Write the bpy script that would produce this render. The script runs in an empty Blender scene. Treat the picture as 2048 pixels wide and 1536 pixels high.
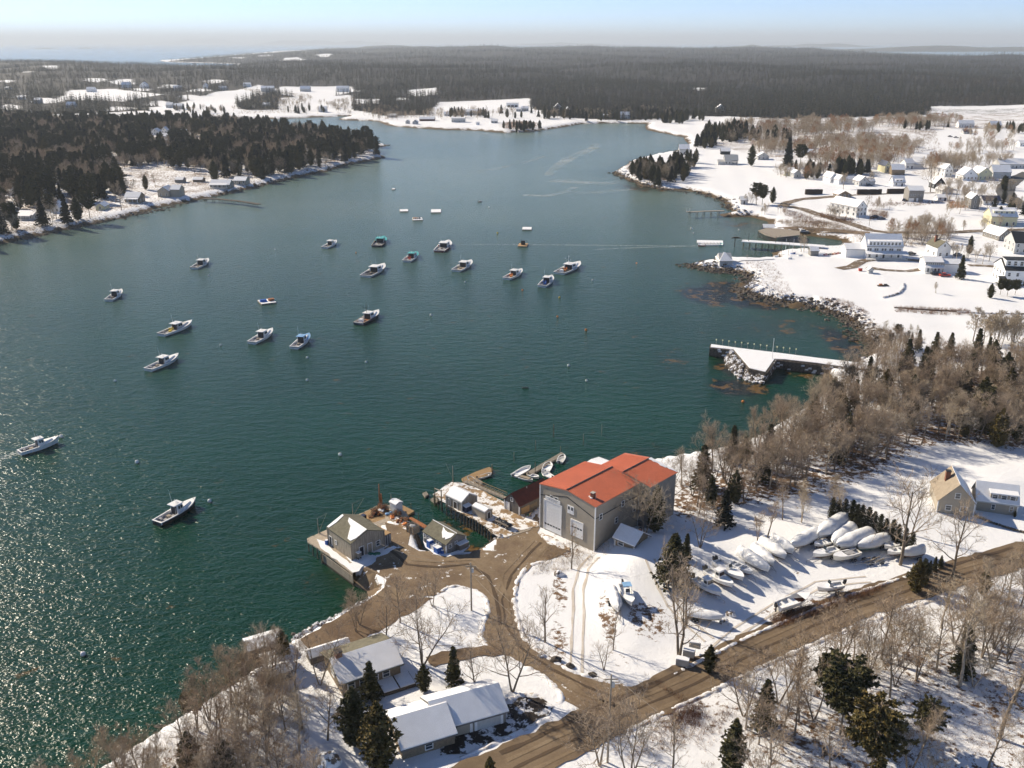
import bpy, math, random
import numpy as np
from mathutils import Vector, Matrix, noise, geometry
random.seed(7); rng = np.random.default_rng(7)
S = bpy.context.scene
COL = S.collection
R = math.radians
# ---------------------------------------------------------------- camera
FPX, PITCH, CAMH = 1850.0, R(20.3), 95.0
cd = bpy.data.cameras.new('camera'); cam = bpy.data.objects.new('camera', cd); COL.objects.link(cam)
cam.location = (0, 0, CAMH); cam.rotation_euler = (R(90) - PITCH, 0, 0)
cd.sensor_width = 36; cd.lens = 36 * FPX / 2048; cd.clip_start = 1; cd.clip_end = 200000
S.camera = cam
# ---------------------------------------------------------------- sky, sun, exposure
SUN_AZ, SUN_EL = R(-54), R(31)            # azimuth from the view direction, to the left
w = bpy.data.worlds.new("World"); S.world = w; w.use_nodes = True
nt = w.node_tree; nt.nodes.clear()
sky = nt.nodes.new('ShaderNodeTexSky'); sky.sky_type = 'NISHITA'; sky.sun_disc = False
sky.sun_elevation = SUN_EL; sky.sun_rotation = SUN_AZ; sky.altitude = 50
sky.air_density = 0.38; sky.dust_density = 0.06; sky.ozone_density = 2.0
bg = nt.nodes.new('ShaderNodeBackground'); bg.inputs[1].default_value = 0.103
wo = nt.nodes.new('ShaderNodeOutputWorld')
nt.links.new(sky.outputs[0], bg.inputs[0]); nt.links.new(bg.outputs[0], wo.inputs[0])
sl = bpy.data.lights.new('sun', 'SUN'); so = bpy.data.objects.new('sun', sl); COL.objects.link(so)
sl.energy = 4.2; sl.angle = R(0.53); sl.color = (1.0, 0.87, 0.68)
sd = Vector((math.sin(SUN_AZ) * math.cos(SUN_EL), math.cos(SUN_AZ) * math.cos(SUN_EL), math.sin(SUN_EL)))
so.rotation_euler = sd.to_track_quat('Z', 'Y').to_euler(); so.location = (-300, 200, 400)
S.view_settings.view_transform = 'Standard'; S.view_settings.look = 'None'
S.view_settings.gamma = 1.0; S.view_settings.use_curve_mapping = False; S.view_settings.exposure = 0.80
cy = S.cycles
cy.max_bounces = 4; cy.diffuse_bounces = 3; cy.glossy_bounces = 2; cy.transmission_bounces = 2
cy.volume_bounces = 0; cy.transparent_max_bounces = 6; cy.caustics_reflective = False; cy.caustics_refractive = False
cy.use_adaptive_sampling = True; cy.adaptive_threshold = 0.03; cy.use_denoising = True
cy.sample_clamp_indirect = 4; cy.sample_clamp_direct = 0
HAZE = 7.5e-5
# ---------------------------------------------------------------- pixels of the photograph -> rays -> ground
SP, CP = math.sin(PITCH), math.cos(PITCH)
def ray(px, py):
    a = (px - 1024) / FPX; b = (py - 768) / FPX
    return (a, CP - SP * b, -SP - CP * b)
def P(px, py, z=0.0):
    d = ray(px, py); dz = min(d[2], -1e-4)
    t = (z - CAMH) / dz
    return (d[0] * t, d[1] * t)
def Pa(pts, z=0.0): return [P(a, b, z) for a, b in pts]
def proj(x, y, z):
    dz = z - CAMH
    zc = y * CP - dz * SP
    yc = -(y * SP + dz * CP)
    return 1024 + FPX * x / zc, 768 + FPX * yc / zc
def proj_np(x, y, z):
    dz = z - CAMH; zc = y * CP - dz * SP
    return 1024 + FPX * x / zc, 768 - FPX * (y * SP + dz * CP) / zc
# ---------------------------------------------------------------- land: one main shore polygon, an outer skerry or two
shore_px = [(-500,2300),(-200,1830),(60,1650),(200,1545),(330,1462),(430,1400),(500,1352),(545,1312),(596,1285),(660,1248),(722,1214),(748,1192),(735,1176),(700,1166),
 (668,1140),(700,1100),(765,1055),(800,1050),(838,1072),(852,1112),(905,1118),(950,1112),(975,1092),(1000,1078),(1040,1050),(1076,1010),(1120,975),(1190,950),(1260,940),(1320,925),(1380,915),(1440,905),(1500,885),(1580,838),(1635,800),(1660,775),(1655,758),(1640,745),
 (1690,742),(1720,722),(1745,712),(1742,690),(1720,665),(1690,638),(1640,620),(1590,610),(1545,603),(1502,592),(1480,580),(1496,562),(1488,549),(1440,544),(1392,537),(1372,531),(1400,524),(1432,517),(1480,519),(1545,518),
 (1540,505),(1600,499),(1640,496),(1692,493),(1682,481),(1640,475),(1600,471),(1560,474),(1528,464),(1534,452),(1538,444),(1500,434),(1452,436),(1436,430),(1470,425),(1455,418),(1448,404),(1405,388),(1370,381),(1320,379),(1280,371),(1256,360),(1232,350),(1226,345),(1248,332),(1262,322),(1300,312),(1345,304),
 (1366,297),(1374,288),(1368,275),(1330,267),(1302,262),(1287,255),(1298,248),(1270,247),(1240,246),(1200,247),(1160,248),(1125,255),(1060,263),(1008,266),(950,261),(890,260),(846,257),(800,254),(773,251),(760,244),(735,241),(700,241),(672,239),(690,236),(700,232),(650,234),(600,236),(554,238),(525,237),(480,238),(430,240),
 (430,246),(480,252),(560,262),(640,272),(700,282),(735,290),(770,289),(776,291),(745,296),(756,306),(770,315),(740,321),(700,329),(650,344),(600,353),(550,366),(500,378),(460,387),(420,395),(380,403),(320,415),(260,433),(200,446),(150,456),(100,467),(50,477),(0,489),(-60,506),(-250,560),(-600,640),(-1200,900),
 (-3400,640),(-3400,128),(-600,121),(0,123),(150,125),(260,129),(400,132),(468,132),(480,128),(330,124),(318,121),(400,116),(480,109),(560,102),(700,97.5),(850,95.5),(1000,101),(1080,104),(1200,100.5),(1300,99),(1400,98),(1480,104),(1620,107),(1760,107),(1880,112),(1960,117),(2048,120),(2400,124),(4600,124),(4600,700),(3600,2300)]
shore = np.array(Pa(shore_px))
isles_px = [[(1572,611),(1590,607),(1612,608),(1622,612),(1606,616),(1580,617)],[(1472,569),(1485,566),(1494,569),(1488,574),(1475,574)]]
isles = [np.array(Pa(i)) for i in isles_px]
def seg_dist(poly, X, Y, chunk=60000):
    """signed distance to a closed polygon, positive inside"""
    A = poly; B = np.roll(poly, -1, 0); out = np.empty(X.size)
    dx, dy = (B - A).T; L2 = dx * dx + dy * dy + 1e-9
    for s in range(0, X.size, chunk):
        x = X[s:s + chunk, None]; y = Y[s:s + chunk, None]
        t = np.clip(((x - A[:, 0]) * dx + (y - A[:, 1]) * dy) / L2, 0, 1)
        d = np.sqrt(((x - A[:, 0] - t * dx) ** 2 + (y - A[:, 1] - t * dy) ** 2).min(1))
        c = ((A[:, 1] > y) != (B[:, 1] > y)) & (x < dx * (y - A[:, 1]) / np.where(dy == 0, 1e-9, dy) + A[:, 0])
        out[s:s + chunk] = np.where(c.sum(1) % 2 == 1, d, -d)
    return out
def wav(x, y, s, k):
    a = 2.399 * k
    r = 0
    for i in range(4):
        th = a + i * 1.7; f = (1 + .37 * i) / s * 6.283
        r = r + np.sin((x * math.cos(th) + y * math.sin(th)) * f + k * 3 + i * 1.3)
    return r / 4
def sstep(a, b, v):
    t = np.clip((v - a) / (b - a), 0, 1); return t * t * (3 - 2 * t)
def rough_d(X, Y, d):      # uneven the shoreline a little
    far = np.clip(np.hypot(X, Y) / 500, .4, 3)
    return d + (wav(X, Y, 11, 3) * .9 + wav(X, Y, 27, 5) * 1.2) * far * sstep(260, 320, Y + .25 * np.abs(X - 60)) 
RLINE = Pa([(1130,1478),(1240,1425),(1330,1385),(1420,1342),(1510,1297),(1600,1256),(1700,1213),(1800,1180),(1900,1150),(2048,1108),(2300,1050)], 2.5)
HILL = np.array(Pa([(1160,1072),(1178,1086),(1180,1098),(1165,1110),(1150,1130),(1150,1190),(1165,1250),(1215,1318),(1280,1338),(1380,1305),(1480,1262),(1590,1210),(1740,1152),(1850,1100),(2100,1035),(2500,950),(2300,880),(1900,900),(1640,985),(1420,1035),(1340,1040),(1240,1030)], 4.0))
def height(X, Y, d=None):
    X = np.atleast_1d(np.asarray(X, float)); Y = np.atleast_1d(np.asarray(Y, float))
    if d is None: d = seg_dist(shore, X.ravel(), Y.ravel()).reshape(X.shape)
    d = rough_d(X, Y, d)
    near = 1 - sstep(250, 420, np.hypot(X, Y))
    edge = 2.2 * near + 7 * (1 - near)
    h = np.where(d > 0, 2.5 * sstep(0, 1, np.clip(d / edge, 0, 1)) , np.maximum(d * .35, -4.0))
    inl = sstep(25, 160, d)
    dist = np.hypot(X, Y)
    h = h + inl * (1 + wav(X, Y, 330, 1)) * 2.0 * sstep(300, 600, dist)
    h = h + sstep(60, 900, d) * (14 + 15 * wav(X, Y, 1500, 2) + 9 * wav(X, Y, 620, 4)) * sstep(700, 2600, dist)
    h = h + sstep(200, 1500, d) * (26 + 26 * wav(X, Y, 5200, 7)) * sstep(3200, 8000, dist)
    ma = (X.ravel() > 5) & (X.ravel() < 420) & (Y.ravel() < 330)
    if ma.any():
        xx, yy = X.ravel()[ma], Y.ravel()[ma]; rise = np.zeros(X.size)
        rd = np.full(xx.size, 1e9)
        for i in range(len(RLINE) - 1):
            ax, ay = RLINE[i]; bx, by = RLINE[i + 1]; ux, uy = bx - ax, by - ay; t = np.clip(((xx - ax) * ux + (yy - ay) * uy) / (ux * ux + uy * uy), 0, 1); rd = np.minimum(rd, np.hypot(xx - ax - t * ux, yy - ay - t * uy))
        rise[ma] = 2.9 * sstep(0, 1, seg_dist(HILL, xx, yy) / (11 + 22 * sstep(32, 60, xx))) * sstep(2, 40, rd); h = h + rise.reshape(X.shape)
    h = h + sstep(4, 20, d) * .28 * wav(X, Y, 31, 9) * sstep(0, 30, np.abs(X - 30) + np.abs(Y - 165) - 80)
    return h
def hz(x, y): return float(height(x, y)[0])
def G(px, py):
    """march the pixel's ray down to the terrain"""
    z = 2.5
    for _ in range(8):
        x, y = P(px, py, z); z2 = max(hz(x, y), 0)
        if abs(z2 - z) < .02: break
        z = .5 * z + .5 * z2 if _ > 1 else z2
    x, y = P(px, py, z); return (x, y, max(hz(x, y), 0))
# ---------------------------------------------------------------- materials
MATS = {}
def new_mat(name):
    m = bpy.data.materials.new(name); m.use_nodes = True; MATS[name] = m
    return m, m.node_tree, m.node_tree.nodes['Principled BSDF']
def mat(name, col, rough=.75, var=.18, scale=1.5, col2=None, bump=0.0, metal=0.0, spec=.3, stretch=None, thr=(.35, .65), det=5):
    if name in MATS: return MATS[name]
    m, t, b = new_mat(name)
    b.inputs['Roughness'].default_value = rough; b.inputs['Metallic'].default_value = metal
    b.inputs['Specular IOR Level'].default_value = spec
    tc = t.nodes.new('ShaderNodeTexCoord'); mp = t.nodes.new('ShaderNodeMapping'); n = t.nodes.new('ShaderNodeTexNoise')
    if stretch: mp.inputs['Scale'].default_value = stretch
    n.inputs['Scale'].default_value = scale; n.inputs['Detail'].default_value = det; n.inputs['Roughness'].default_value = .6
    r = t.nodes.new('ShaderNodeValToRGB')
    c2 = col2 if col2 else tuple(c * (1 - var) for c in col)
    c1 = col if col2 else tuple(min(1, c * (1 + var)) for c in col)
    r.color_ramp.elements[0].color = (*c2, 1); r.color_ramp.elements[1].color = (*c1, 1)
    r.color_ramp.elements[0].position, r.color_ramp.elements[1].position = thr
    L = t.links.new
    L(tc.outputs['Object'], mp.inputs[0]); L(mp.outputs[0], n.inputs['Vector']); L(n.outputs['Fac'], r.inputs[0]); L(r.outputs[0], b.inputs['Base Color'])
    if bump:
        bp = t.nodes.new('ShaderNodeBump'); bp.inputs['Strength'].default_value = bump; bp.inputs['Distance'].default_value = .1
        L(n.outputs['Fac'], bp.inputs['Height']); L(bp.outputs[0], b.inputs['Normal'])
    return m
mat('snow', (.84, .85, .87), .6, .04, .6, bump=.25)
mat('bark', (.20, .16, .12), .9, .3, 3, stretch=(1, 1, .3))
mat('bark_pale', (.42, .35, .27), .9, .3, 2)
mat('twig', (.39, .305, .22), .9, .3, .4)
mat('twig_pale', (.42, .345, .25), .9, .3, .4)
mat('twig_orange', (.42, .235, .12), .9, .25, .15)
mat('twig_red', (.18, .095, .06), .9, .3, .4)
mat('needle', (.115, .10, .036), .85, .4, 1.2, col2=(.042, .045, .02))
mat('needle_gold', (.17, .12, .035), .85, .4, 1.0, col2=(.06, .055, .02))
mat('needle_dark', (.034, .035, .019), .9, .4, 1.0, col2=(.014, .017, .011))
mat('arbor', (.055, .05, .02), .9, .4, 3, col2=(.022, .026, .012))
mat('wood_new', (.40, .26, .13), .8, .2, 3, stretch=(1, 6, 1))
mat('wood_pale', (.52, .44, .34), .8, .2, 1.5, stretch=(1, 4, 1))
mat('wood_grey', (.30, .26, .21), .85, .25, 3, stretch=(1, 5, 1))
mat('wood_dark', (.075, .06, .045), .9, .3, 3)
mat('pile', (.26, .23, .16), .9, .3, 2, col2=(.06, .055, .04))
mat('white', (.80, .80, .79), .5, .04, 2)
mat('gel', (.82, .82, .80), .3, .05, 1, spec=.5)
mat('cream_hull', (.72, .69, .60), .35, .05, 1, spec=.5)
mat('wrap', (.78, .79, .80), .42, .06, 2.2, bump=1.0, spec=.5)
mat('black', (.018, .019, .022), .4, .3, 2, spec=.5)
mat('dark', (.035, .035, .04), .6, .3, 2)
mat('glass', (.03, .04, .05), .08, .2, 2, spec=.8)
mat('navy', (.02, .03, .07), .35, .2, 2, spec=.5)
mat('red_hull', (.28, .03, .03), .4, .2, 2, spec=.5)
mat('red', (.45, .06, .04), .6, .2, 2)
mat('orange', (.75, .25, .06), .6, .15, 2)
mat('yellow', (.75, .55, .08), .6, .15, 2)
mat('blue', (.02, .11, .42), .5, .15, 2, spec=.5)
mat('ltblue', (.25, .45, .70), .5, .15, 2)
mat('green', (.03, .16, .10), .5, .2, 2)
mat('teal', (.10, .42, .42), .5, .2, 2)
mat('antifoul', (.10, .035, .02), .8, .3, 2)
mat('alu', (.5, .5, .5), .4, .15, 3, metal=.6)
mat('deckgrey', (.30, .30, .31), .7, .2, 2)
mat('taupe', (.355, .315, .255), .75, .06, .5)
mat('taupe_dark', (.23, .215, .19), .8, .10, .8)
mat('greysh', (.25, .235, .215), .85, .22, 2.5)
mat('greysh_dark', (.145, .13, .115), .85, .2, 2.5)
mat('weather', (.33, .29, .23), .85, .28, 1.2, stretch=(3, 3, .5))
mat('brownsh', (.22, .17, .115), .85, .2, 2.5)
mat('paleyel', (.62, .58, .38), .8, .08, 2)
mat('palegrey', (.50, .50, .49), .8, .1, 1.5)
mat('blacksh', (.028, .03, .035), .7, .25, 2)
mat('redroof', (.60, .19, .105), .45, .08, .25, spec=.4)
mat('redseam', (.46, .12, .065), .45, .1, 1, spec=.4)
mat('maroon', (.085, .022, .018), .75, .2, 1)
mat('roofgreen', (.15, .14, .10), .9, .2, 1.5)
mat('rooftan', (.30, .25, .19), .9, .12, 1)
mat('twig_dark', (.095, .08, .062), .9, .3, .4)
mat('roofgrey', (.16, .155, .15), .9, .2, 1)
mat('roofbuff', (.45, .42, .36), .9, .1, 1)
mat('brick', (.20, .085, .055), .9, .25, 6)
mat('concrete', (.42, .40, .36), .9, .15, 1)
mat('rust', (.30, .12, .05), .9, .3, 3)
mat('rock', (.17, .145, .12), .95, .4, 1.2, col2=(.05, .04, .032), bump=.6)
mat('rocksnow', (.78, .79, .82), .8, .1, 1.1, col2=(.15, .12, .095), bump=.5, thr=(.44, .50))
mat('brush', (.22, .12, .065), .95, .35, .6)
mat('weed', (.24, .15, .045), .85, .35, .5, col2=(.07, .055, .03))
mat('hedge', (.05, .035, .028), .95, .4, 2)
mat('ramp_dark', (.05, .047, .045), .9, .4, .5)
def tag(o, label=None, cat=None, group=None, kind=None):
    if label: o['label'] = label
    if cat: o['category'] = cat
    if group: o['group'] = group
    if kind: o['kind'] = kind
    return o
def link(name, me, parent=None, loc=None, rz=None):
    o = bpy.data.objects.new(name, me); COL.objects.link(o)
    if parent: o.parent = parent
    if loc is not None: o.location = loc
    if rz is not None: o.rotation_euler.z = rz
    return o
def np_mesh(name, V, F, mats, attrs={}, smooth=False):
    me = bpy.data.meshes.new(name)
    V = np.asarray(V, np.float32); F = np.asarray(F, np.int32); k = F.shape[1]
    me.vertices.add(len(V)); me.vertices.foreach_set('co', V.ravel())
    me.loops.add(F.size); me.loops.foreach_set('vertex_index', F.ravel())
    me.polygons.add(len(F)); me.polygons.foreach_set('loop_start', np.arange(0, F.size, k, dtype=np.int32))
    me.polygons.foreach_set('loop_total', np.full(len(F), k, np.int32))
    if smooth: me.polygons.foreach_set('use_smooth', np.ones(len(F), bool))
    me.update(calc_edges=True)
    for a, v in attrs.items():
        me.attributes.new(a, 'FLOAT', 'POINT').data.foreach_set('value', np.asarray(v, np.float32).ravel())
    for m in mats: me.materials.append(MATS[m])
    return me
def inside(poly, X, Y):
    return seg_dist(np.asarray(poly), np.asarray(X, float).ravel(), np.asarray(Y, float).ravel()).reshape(np.shape(X)) > 0
def polar(r0, r1, ratio, a0, a1, da):
    rs = [r0]
    while rs[-1] < r1: rs.append(rs[-1] * ratio + .001)
    rs = np.array(rs); an = np.radians(np.arange(a0, a1 + da / 2, da))
    Rr, An = np.meshgrid(rs, an, indexing='ij')
    X = Rr * np.sin(An); Y = Rr * np.cos(An); n, m = X.shape
    i = np.arange(n - 1)[:, None] * m + np.arange(m - 1)[None]
    F = np.stack([i, i + 1, i + m + 1, i + m], -1).reshape(-1, 4)
    return X, Y, F[:, ::-1]
# wooded ground (leaf litter showing through the snow), all as footprints on the ground
woods_px = {
 'bank':  [(-300,2200),(60,1640),(200,1530),(330,1450),(430,1390),(500,1350),(560,1320),(640,1400),(690,1536),(760,1800)],
 'slope': [(1300,1000),(1320,950),(1440,915),(1530,860),(1650,800),(1760,745),(2050,725),(2400,730),(2400,930),(1900,900),(1700,1000),(1500,1030),(1350,1060)],
 'road':  [(1370,1560),(1440,1440),(1600,1330),(1740,1240),(1880,1180),(2048,1130),(2500,1060),(2500,1560),(1500,1900)],
 'town':  [(1440,250),(1500,236),(1660,222),(2048,222),(2500,215),(2500,270),(1900,262),(1850,300),(1700,330),(1560,330),(1420,290)]}
woods = {k: np.array(Pa(v, 2.5)) for k, v in woods_px.items()}
peninsula = np.array(Pa([(-1500,246),(430,243),(480,252),(560,262),(640,272),(740,290),(772,315),(700,327),(600,352),(500,374),(420,389),(330,407),(250,430),(130,456),(0,484),(-250,550),(-1500,800)]))
# far forest: everything inland beyond the cove
farland = np.array(Pa([(-3400,240),(0,240),(430,226),(700,224),(770,237),(860,236),(885,224),(1060,224),(1095,238),(1250,246),(1380,238),(1560,246),(1850,240),(2048,236),(4500,236),(4500,124),(2048,120),(1880,112),(1400,98),(1000,101),(850,96),(700,98),(480,110),(330,124),(470,131),(0,123),(-3400,128)]))
fields_px = [[(300,224),(400,205),(520,183),(560,190),(470,214),(480,228),(300,232)],[(560,184),(700,180),(720,192),(620,205),(560,200)],[(560,205),(700,198),(705,225),(560,228)],[(820,189),(875,187),(872,199),(822,200)],
 [(640,205),(760,205),(760,215),(640,216)],[(1860,222),(2048,222),(2300,225),(2300,290),(1960,330),(1830,290),(1850,262)],[(140,190),(230,186),(330,200),(250,212),(120,210)],[(880,210),(1060,205),(1060,232),(860,232)]]
for cx, cyy, rx, ry in [(60,162,22,4),(105,152,16,3),(18,178,14,3),(140,160,26,3),(45,200,20,4),(95,212,26,5),(20,222,20,4),(190,176,20,3),(250,178,22,3),(285,188,18,3),(340,184,22,3),(400,192,26,4),(430,180,18,2.5),(320,214,26,4),(380,205,18,3),(240,225,26,4),(350,232,30,4),(480,118,20,2),(530,114,14,1.5),(585,124,22,2),(650,121,16,1.5),(700,128,16,1.5),(610,110,10,1.2),(760,150,14,1.5),(1400,190,10,2),(1120,176,8,1.5),(450,150,14,1.5),(800,205,12,3)]:
    fields_px.append([(cx + rx * math.cos(a) * (1 + .3 * math.sin(a * 3 + cx)), cyy + ry * math.sin(a)) for a in [k * .5236 for k in range(12)]])
fields = [np.array(Pa(f)) for f in fields_px]
X, Y, F = polar(58, 42000, 1.0095, -46, 46, .2)
shp = X.shape
D = seg_dist(shore, X.ravel(), Y.ravel()).reshape(shp)
for I in isles: D = np.maximum(D, seg_dist(I, X.ravel(), Y.ravel()).reshape(shp))
Z = height(X, Y, D)
Dr = rough_d(X, Y, D); dist = np.hypot(X, Y)
for I in isles:
    di = seg_dist(I, X.ravel(), Y.ravel()).reshape(shp); Z = np.where(di > -2, np.clip(di, 0, 3) * .6, Z)
litter = np.zeros(shp)
for k, pz in woods.items():
    s = seg_dist(pz, X.ravel(), Y.ravel()).reshape(shp); litter = np.maximum(litter, sstep(-4, 8, s) * {'bank': .27, 'slope': .32, 'road': .24, 'town': .26}[k])
def blob(cx, cy, rx, ry, v, z=2.5):
    """patch of poor snow: ellipse given where it lies in the photograph"""
    global litter
    x0, y0 = P(cx, cy, z); x1, _ = P(cx + rx, cy, z); _, y1 = P(cx, cy - ry, z)
    q = ((X - x0) / (x1 - x0)) ** 2 + ((Y - y0) / (y1 - y0)) ** 2
    litter = np.maximum(litter, v * .72 * (1 - sstep(.1, 1.35, q)))
s = seg_dist(peninsula, X.ravel(), Y.ravel()).reshape(shp); litter = np.maximum(litter, sstep(-15, 5, s) * .27)
s = seg_dist(farland, X.ravel(), Y.ravel()).reshape(shp); fl = sstep(-10, 20, s)
for f in fields: fl = fl * (1 - sstep(-12, 12, seg_dist(f, X.ravel(), Y.ravel()).reshape(shp)))
litter = np.maximum(litter, fl * .50)
for b in [(1120,1180,22,45,.40),(1060,1180,30,40,.22),(1300,1250,62,50,.42),(1215,1240,22,60,.42),(1120,1280,24,50,.38),(1250,1320,60,30,.25),(1370,1200,50,30,.30),
          (1600,1150,60,15,.2),(1560,1225,60,14,.42),(1650,1205,50,10,.42),(1720,1185,40,12,.42),(1400,1420,110,60,.34),(1330,1470,60,50,.30),(1640,480,60,16,.40),(1700,450,60,20,.35),(1620,435,60,18,.35),(1560,600,70,30,.36),(1640,610,60,20,.34),(1720,640,40,40,.36),
          (1550,440,60,12,.30),(1830,480,60,20,.30),(1880,360,60,20,.3),(1950,400,50,20,.28),(700,1300,80,60,.30),(560,1420,80,80,.30),(1440,395,60,8,.25),(1300,340,60,30,.50),(1040,250,50,10,.55),(1120,1070,30,10,.3),(1130,1105,50,14,.36),(1050,1140,30,30,.2)]:
    blob(*b)
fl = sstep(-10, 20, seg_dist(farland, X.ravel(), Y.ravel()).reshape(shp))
nearf = 1 - sstep(260, 420, dist)
band = 2.2 * nearf + 5.5 * (1 - nearf) + sstep(800, 3000, dist) * 4
rockm = (1 - sstep(.35, 1.0, Dr / band)) * (Z < 3.2)
keep = (Z > -2.6)
# ---- terrain material
m, t, b = new_mat('terrain'); L = t.links.new; N = t.nodes.new
tc = N('ShaderNodeTexCoord'); b.inputs['Roughness'].default_value = .75; b.inputs['Specular IOR Level'].default_value = .2
def noise_n(scale, det=5, vec=None, rough=.6):
    n = N('ShaderNodeTexNoise'); n.inputs['Scale'].default_value = scale; n.inputs['Detail'].default_value = det; n.inputs['Roughness'].default_value = rough
    L(vec or tc.outputs['Object'], n.inputs['Vector']); return n.outputs['Fac']
def math_n(op, a, c, clamp=False):
    n = N('ShaderNodeMath'); n.operation = op; n.use_clamp = clamp
    for i, v in enumerate((a, c)):
        if isinstance(v, (int, float)): n.inputs[i].default_value = v
        else: L(v, n.inputs[i])
    return n.outputs[0]
def att(nm):
    n = N('ShaderNodeAttribute'); n.attribute_name = nm; return n.outputs['Fac']
def mixc(f, a, c):
    n = N('ShaderNodeMix'); n.data_type = 'RGBA'; L(f, n.inputs[0])
    for i, v in ((6, a), (7, c)):
        if isinstance(v, tuple): n.inputs[i].default_value = (*v, 1)
        else: L(v, n.inputs[i])
    return n.outputs[2]
def thresh(v, lo, hi):
    n = N('ShaderNodeMapRange'); n.interpolation_type = 'SMOOTHSTEP'; L(v, n.inputs[0]); n.inputs[1].default_value = lo; n.inputs[2].default_value = hi; return n.outputs[0]
n1 = noise_n(.75, 9, rough=.80); n2 = noise_n(.05, 4); n3 = noise_n(2.2, 4); n4 = noise_n(.9, 6)
comb = math_n('ADD', math_n('MULTIPLY', n1, .75), math_n('MULTIPLY', n2, .25))
patch = thresh(math_n('ADD', comb, math_n('MULTIPLY', att('litter'), .62)), .665, .70)
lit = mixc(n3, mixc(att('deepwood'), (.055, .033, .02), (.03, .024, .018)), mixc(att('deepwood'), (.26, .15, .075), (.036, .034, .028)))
sn = mixc(n2, (.80, .81, .84), (.86, .87, .88))
base = mixc(patch, sn, lit)
rk = mixc(thresh(n4, .40, .62), (.045, .036, .028), (.30, .20, .11))
rk2 = mixc(thresh(math_n('SUBTRACT', n1, math_n('MULTIPLY', att('rock'), .25)), .34, .38), rk, (.80, .81, .83))
rk3 = mixc(thresh(att('rock'), .62, .8), rk2, mixc(n4, (.03, .026, .018), (.17, .11, .05)))
fin = mixc(thresh(math_n('ADD', att('rock'), math_n('MULTIPLY', n4, .3)), .25, .42), base, rk3)
L(fin, b.inputs['Base Color'])
bp = N('ShaderNodeBump'); bp.inputs['Strength'].default_value = .55; bp.inputs['Distance'].default_value = .35
L(math_n('ADD', n1, math_n('MULTIPLY', n3, .25)), bp.inputs['Height']); L(bp.outputs[0], b.inputs['Normal'])
Fk = F[keep.ravel()[F].any(1)]
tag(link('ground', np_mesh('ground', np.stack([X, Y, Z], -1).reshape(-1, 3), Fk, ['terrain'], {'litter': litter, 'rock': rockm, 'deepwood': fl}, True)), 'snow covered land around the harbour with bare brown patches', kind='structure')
# ---- water
Xw, Yw, Fw = polar(56, 150000, 1.016, -50, 50, .4)
Dw = seg_dist(shore, Xw.ravel(), Yw.ravel()).reshape(Xw.shape)
dw = np.hypot(Xw, Yw)
shal = np.exp(-np.maximum(-Dw, 0) / (2.0 + 5.0 * sstep(300, 600, dw))) * (dw < 1500)
brown = np.zeros(Xw.shape)
for cx, cy, rx, ry, v in [(1478,775,62,18,1.),(1460,735,30,26,.7),(1420,590,70,22,.75),(1480,600,60,14,.85),(1530,612,70,10,.7),(1690,690,40,45,.6),(1560,655,120,25,.25),(1340,720,40,30,.25),(1300,900,60,14,.35),(1450,575,60,14,.7),(950,1100,30,16,.5),(900,1060,50,30,.45),(640,1170,50,30,.3),(1600,745,40,12,.4),(1300,375,70,10,.5),(1480,450,60,8,.35),(1360,255,20,3,.3)]:
    x0, y0 = P(cx, cy); x1, _ = P(cx + rx, cy); _, y1 = P(cx, cy - ry)
    q = ((Xw - x0) / (x1 - x0)) ** 2 + ((Yw - y0) / (y1 - y0)) ** 2
    brown = np.maximum(brown, v * (1 - sstep(.2, 1.3, q)))
m, t, b = new_mat('water'); L = t.links.new; N = t.nodes.new
tc = N('ShaderNodeTexCoord')
b.inputs['Roughness'].default_value = .18; b.inputs['IOR'].default_value = 1.33; b.inputs['Specular IOR Level'].default_value = .27
mp = N('ShaderNodeMapping'); mp.inputs['Rotation'].default_value = (0, 0, R(16)); mp.inputs['Scale'].default_value = (.55, 1, 1); L(tc.outputs['Object'], mp.inputs[0])
mp2 = N('ShaderNodeMapping'); mp2.inputs['Rotation'].default_value = (0, 0, R(-12)); mp2.inputs['Scale'].default_value = (.75, 1, 1); L(tc.outputs['Object'], mp2.inputs[0])
wA = noise_n(.42, 3, mp.outputs[0], .55); wB = noise_n(1.25, 3, mp2.outputs[0], .6); wC = noise_n(.012, 3)
wD = noise_n(3.1, 2, mp.outputs[0], .6)
hh = math_n('ADD', math_n('ADD', math_n('MULTIPLY', wA, .8), math_n('MULTIPLY', wB, .50)), math_n('MULTIPLY', wD, .17))
bp = N('ShaderNodeBump'); bp.inputs['Strength'].default_value = 1.0; bp.inputs['Distance'].default_value = .55
L(hh, bp.inputs['Height']); L(bp.outputs[0], b.inputs['Normal'])
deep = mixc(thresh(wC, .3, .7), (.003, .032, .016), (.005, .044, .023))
far_sheen = mixc(att('far_sheen'), deep, mixc(thresh(noise_n(.004, 4), .35, .65), (.17, .23, .20), (.125, .19, .17)))  # sky reflection and sun glow on far water painted in as paler base colour
green = mixc(math_n('MULTIPLY', att('shallow'), .5, True), far_sheen, (.022, .040, .018))
wn = noise_n(.16, 6, rough=.7)
green = mixc(math_n('MULTIPLY', att('brown'), .7, True), green, (.006, .012, .007))
sea = mixc(thresh(math_n('ADD', wn, math_n('MULTIPLY', att('brown'), .40)), .62, .74), green, mixc(thresh(wn, .52, .58), (.008, .014, .010), (.13, .075, .02)))
L(sea, b.inputs['Base Color'])
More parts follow.
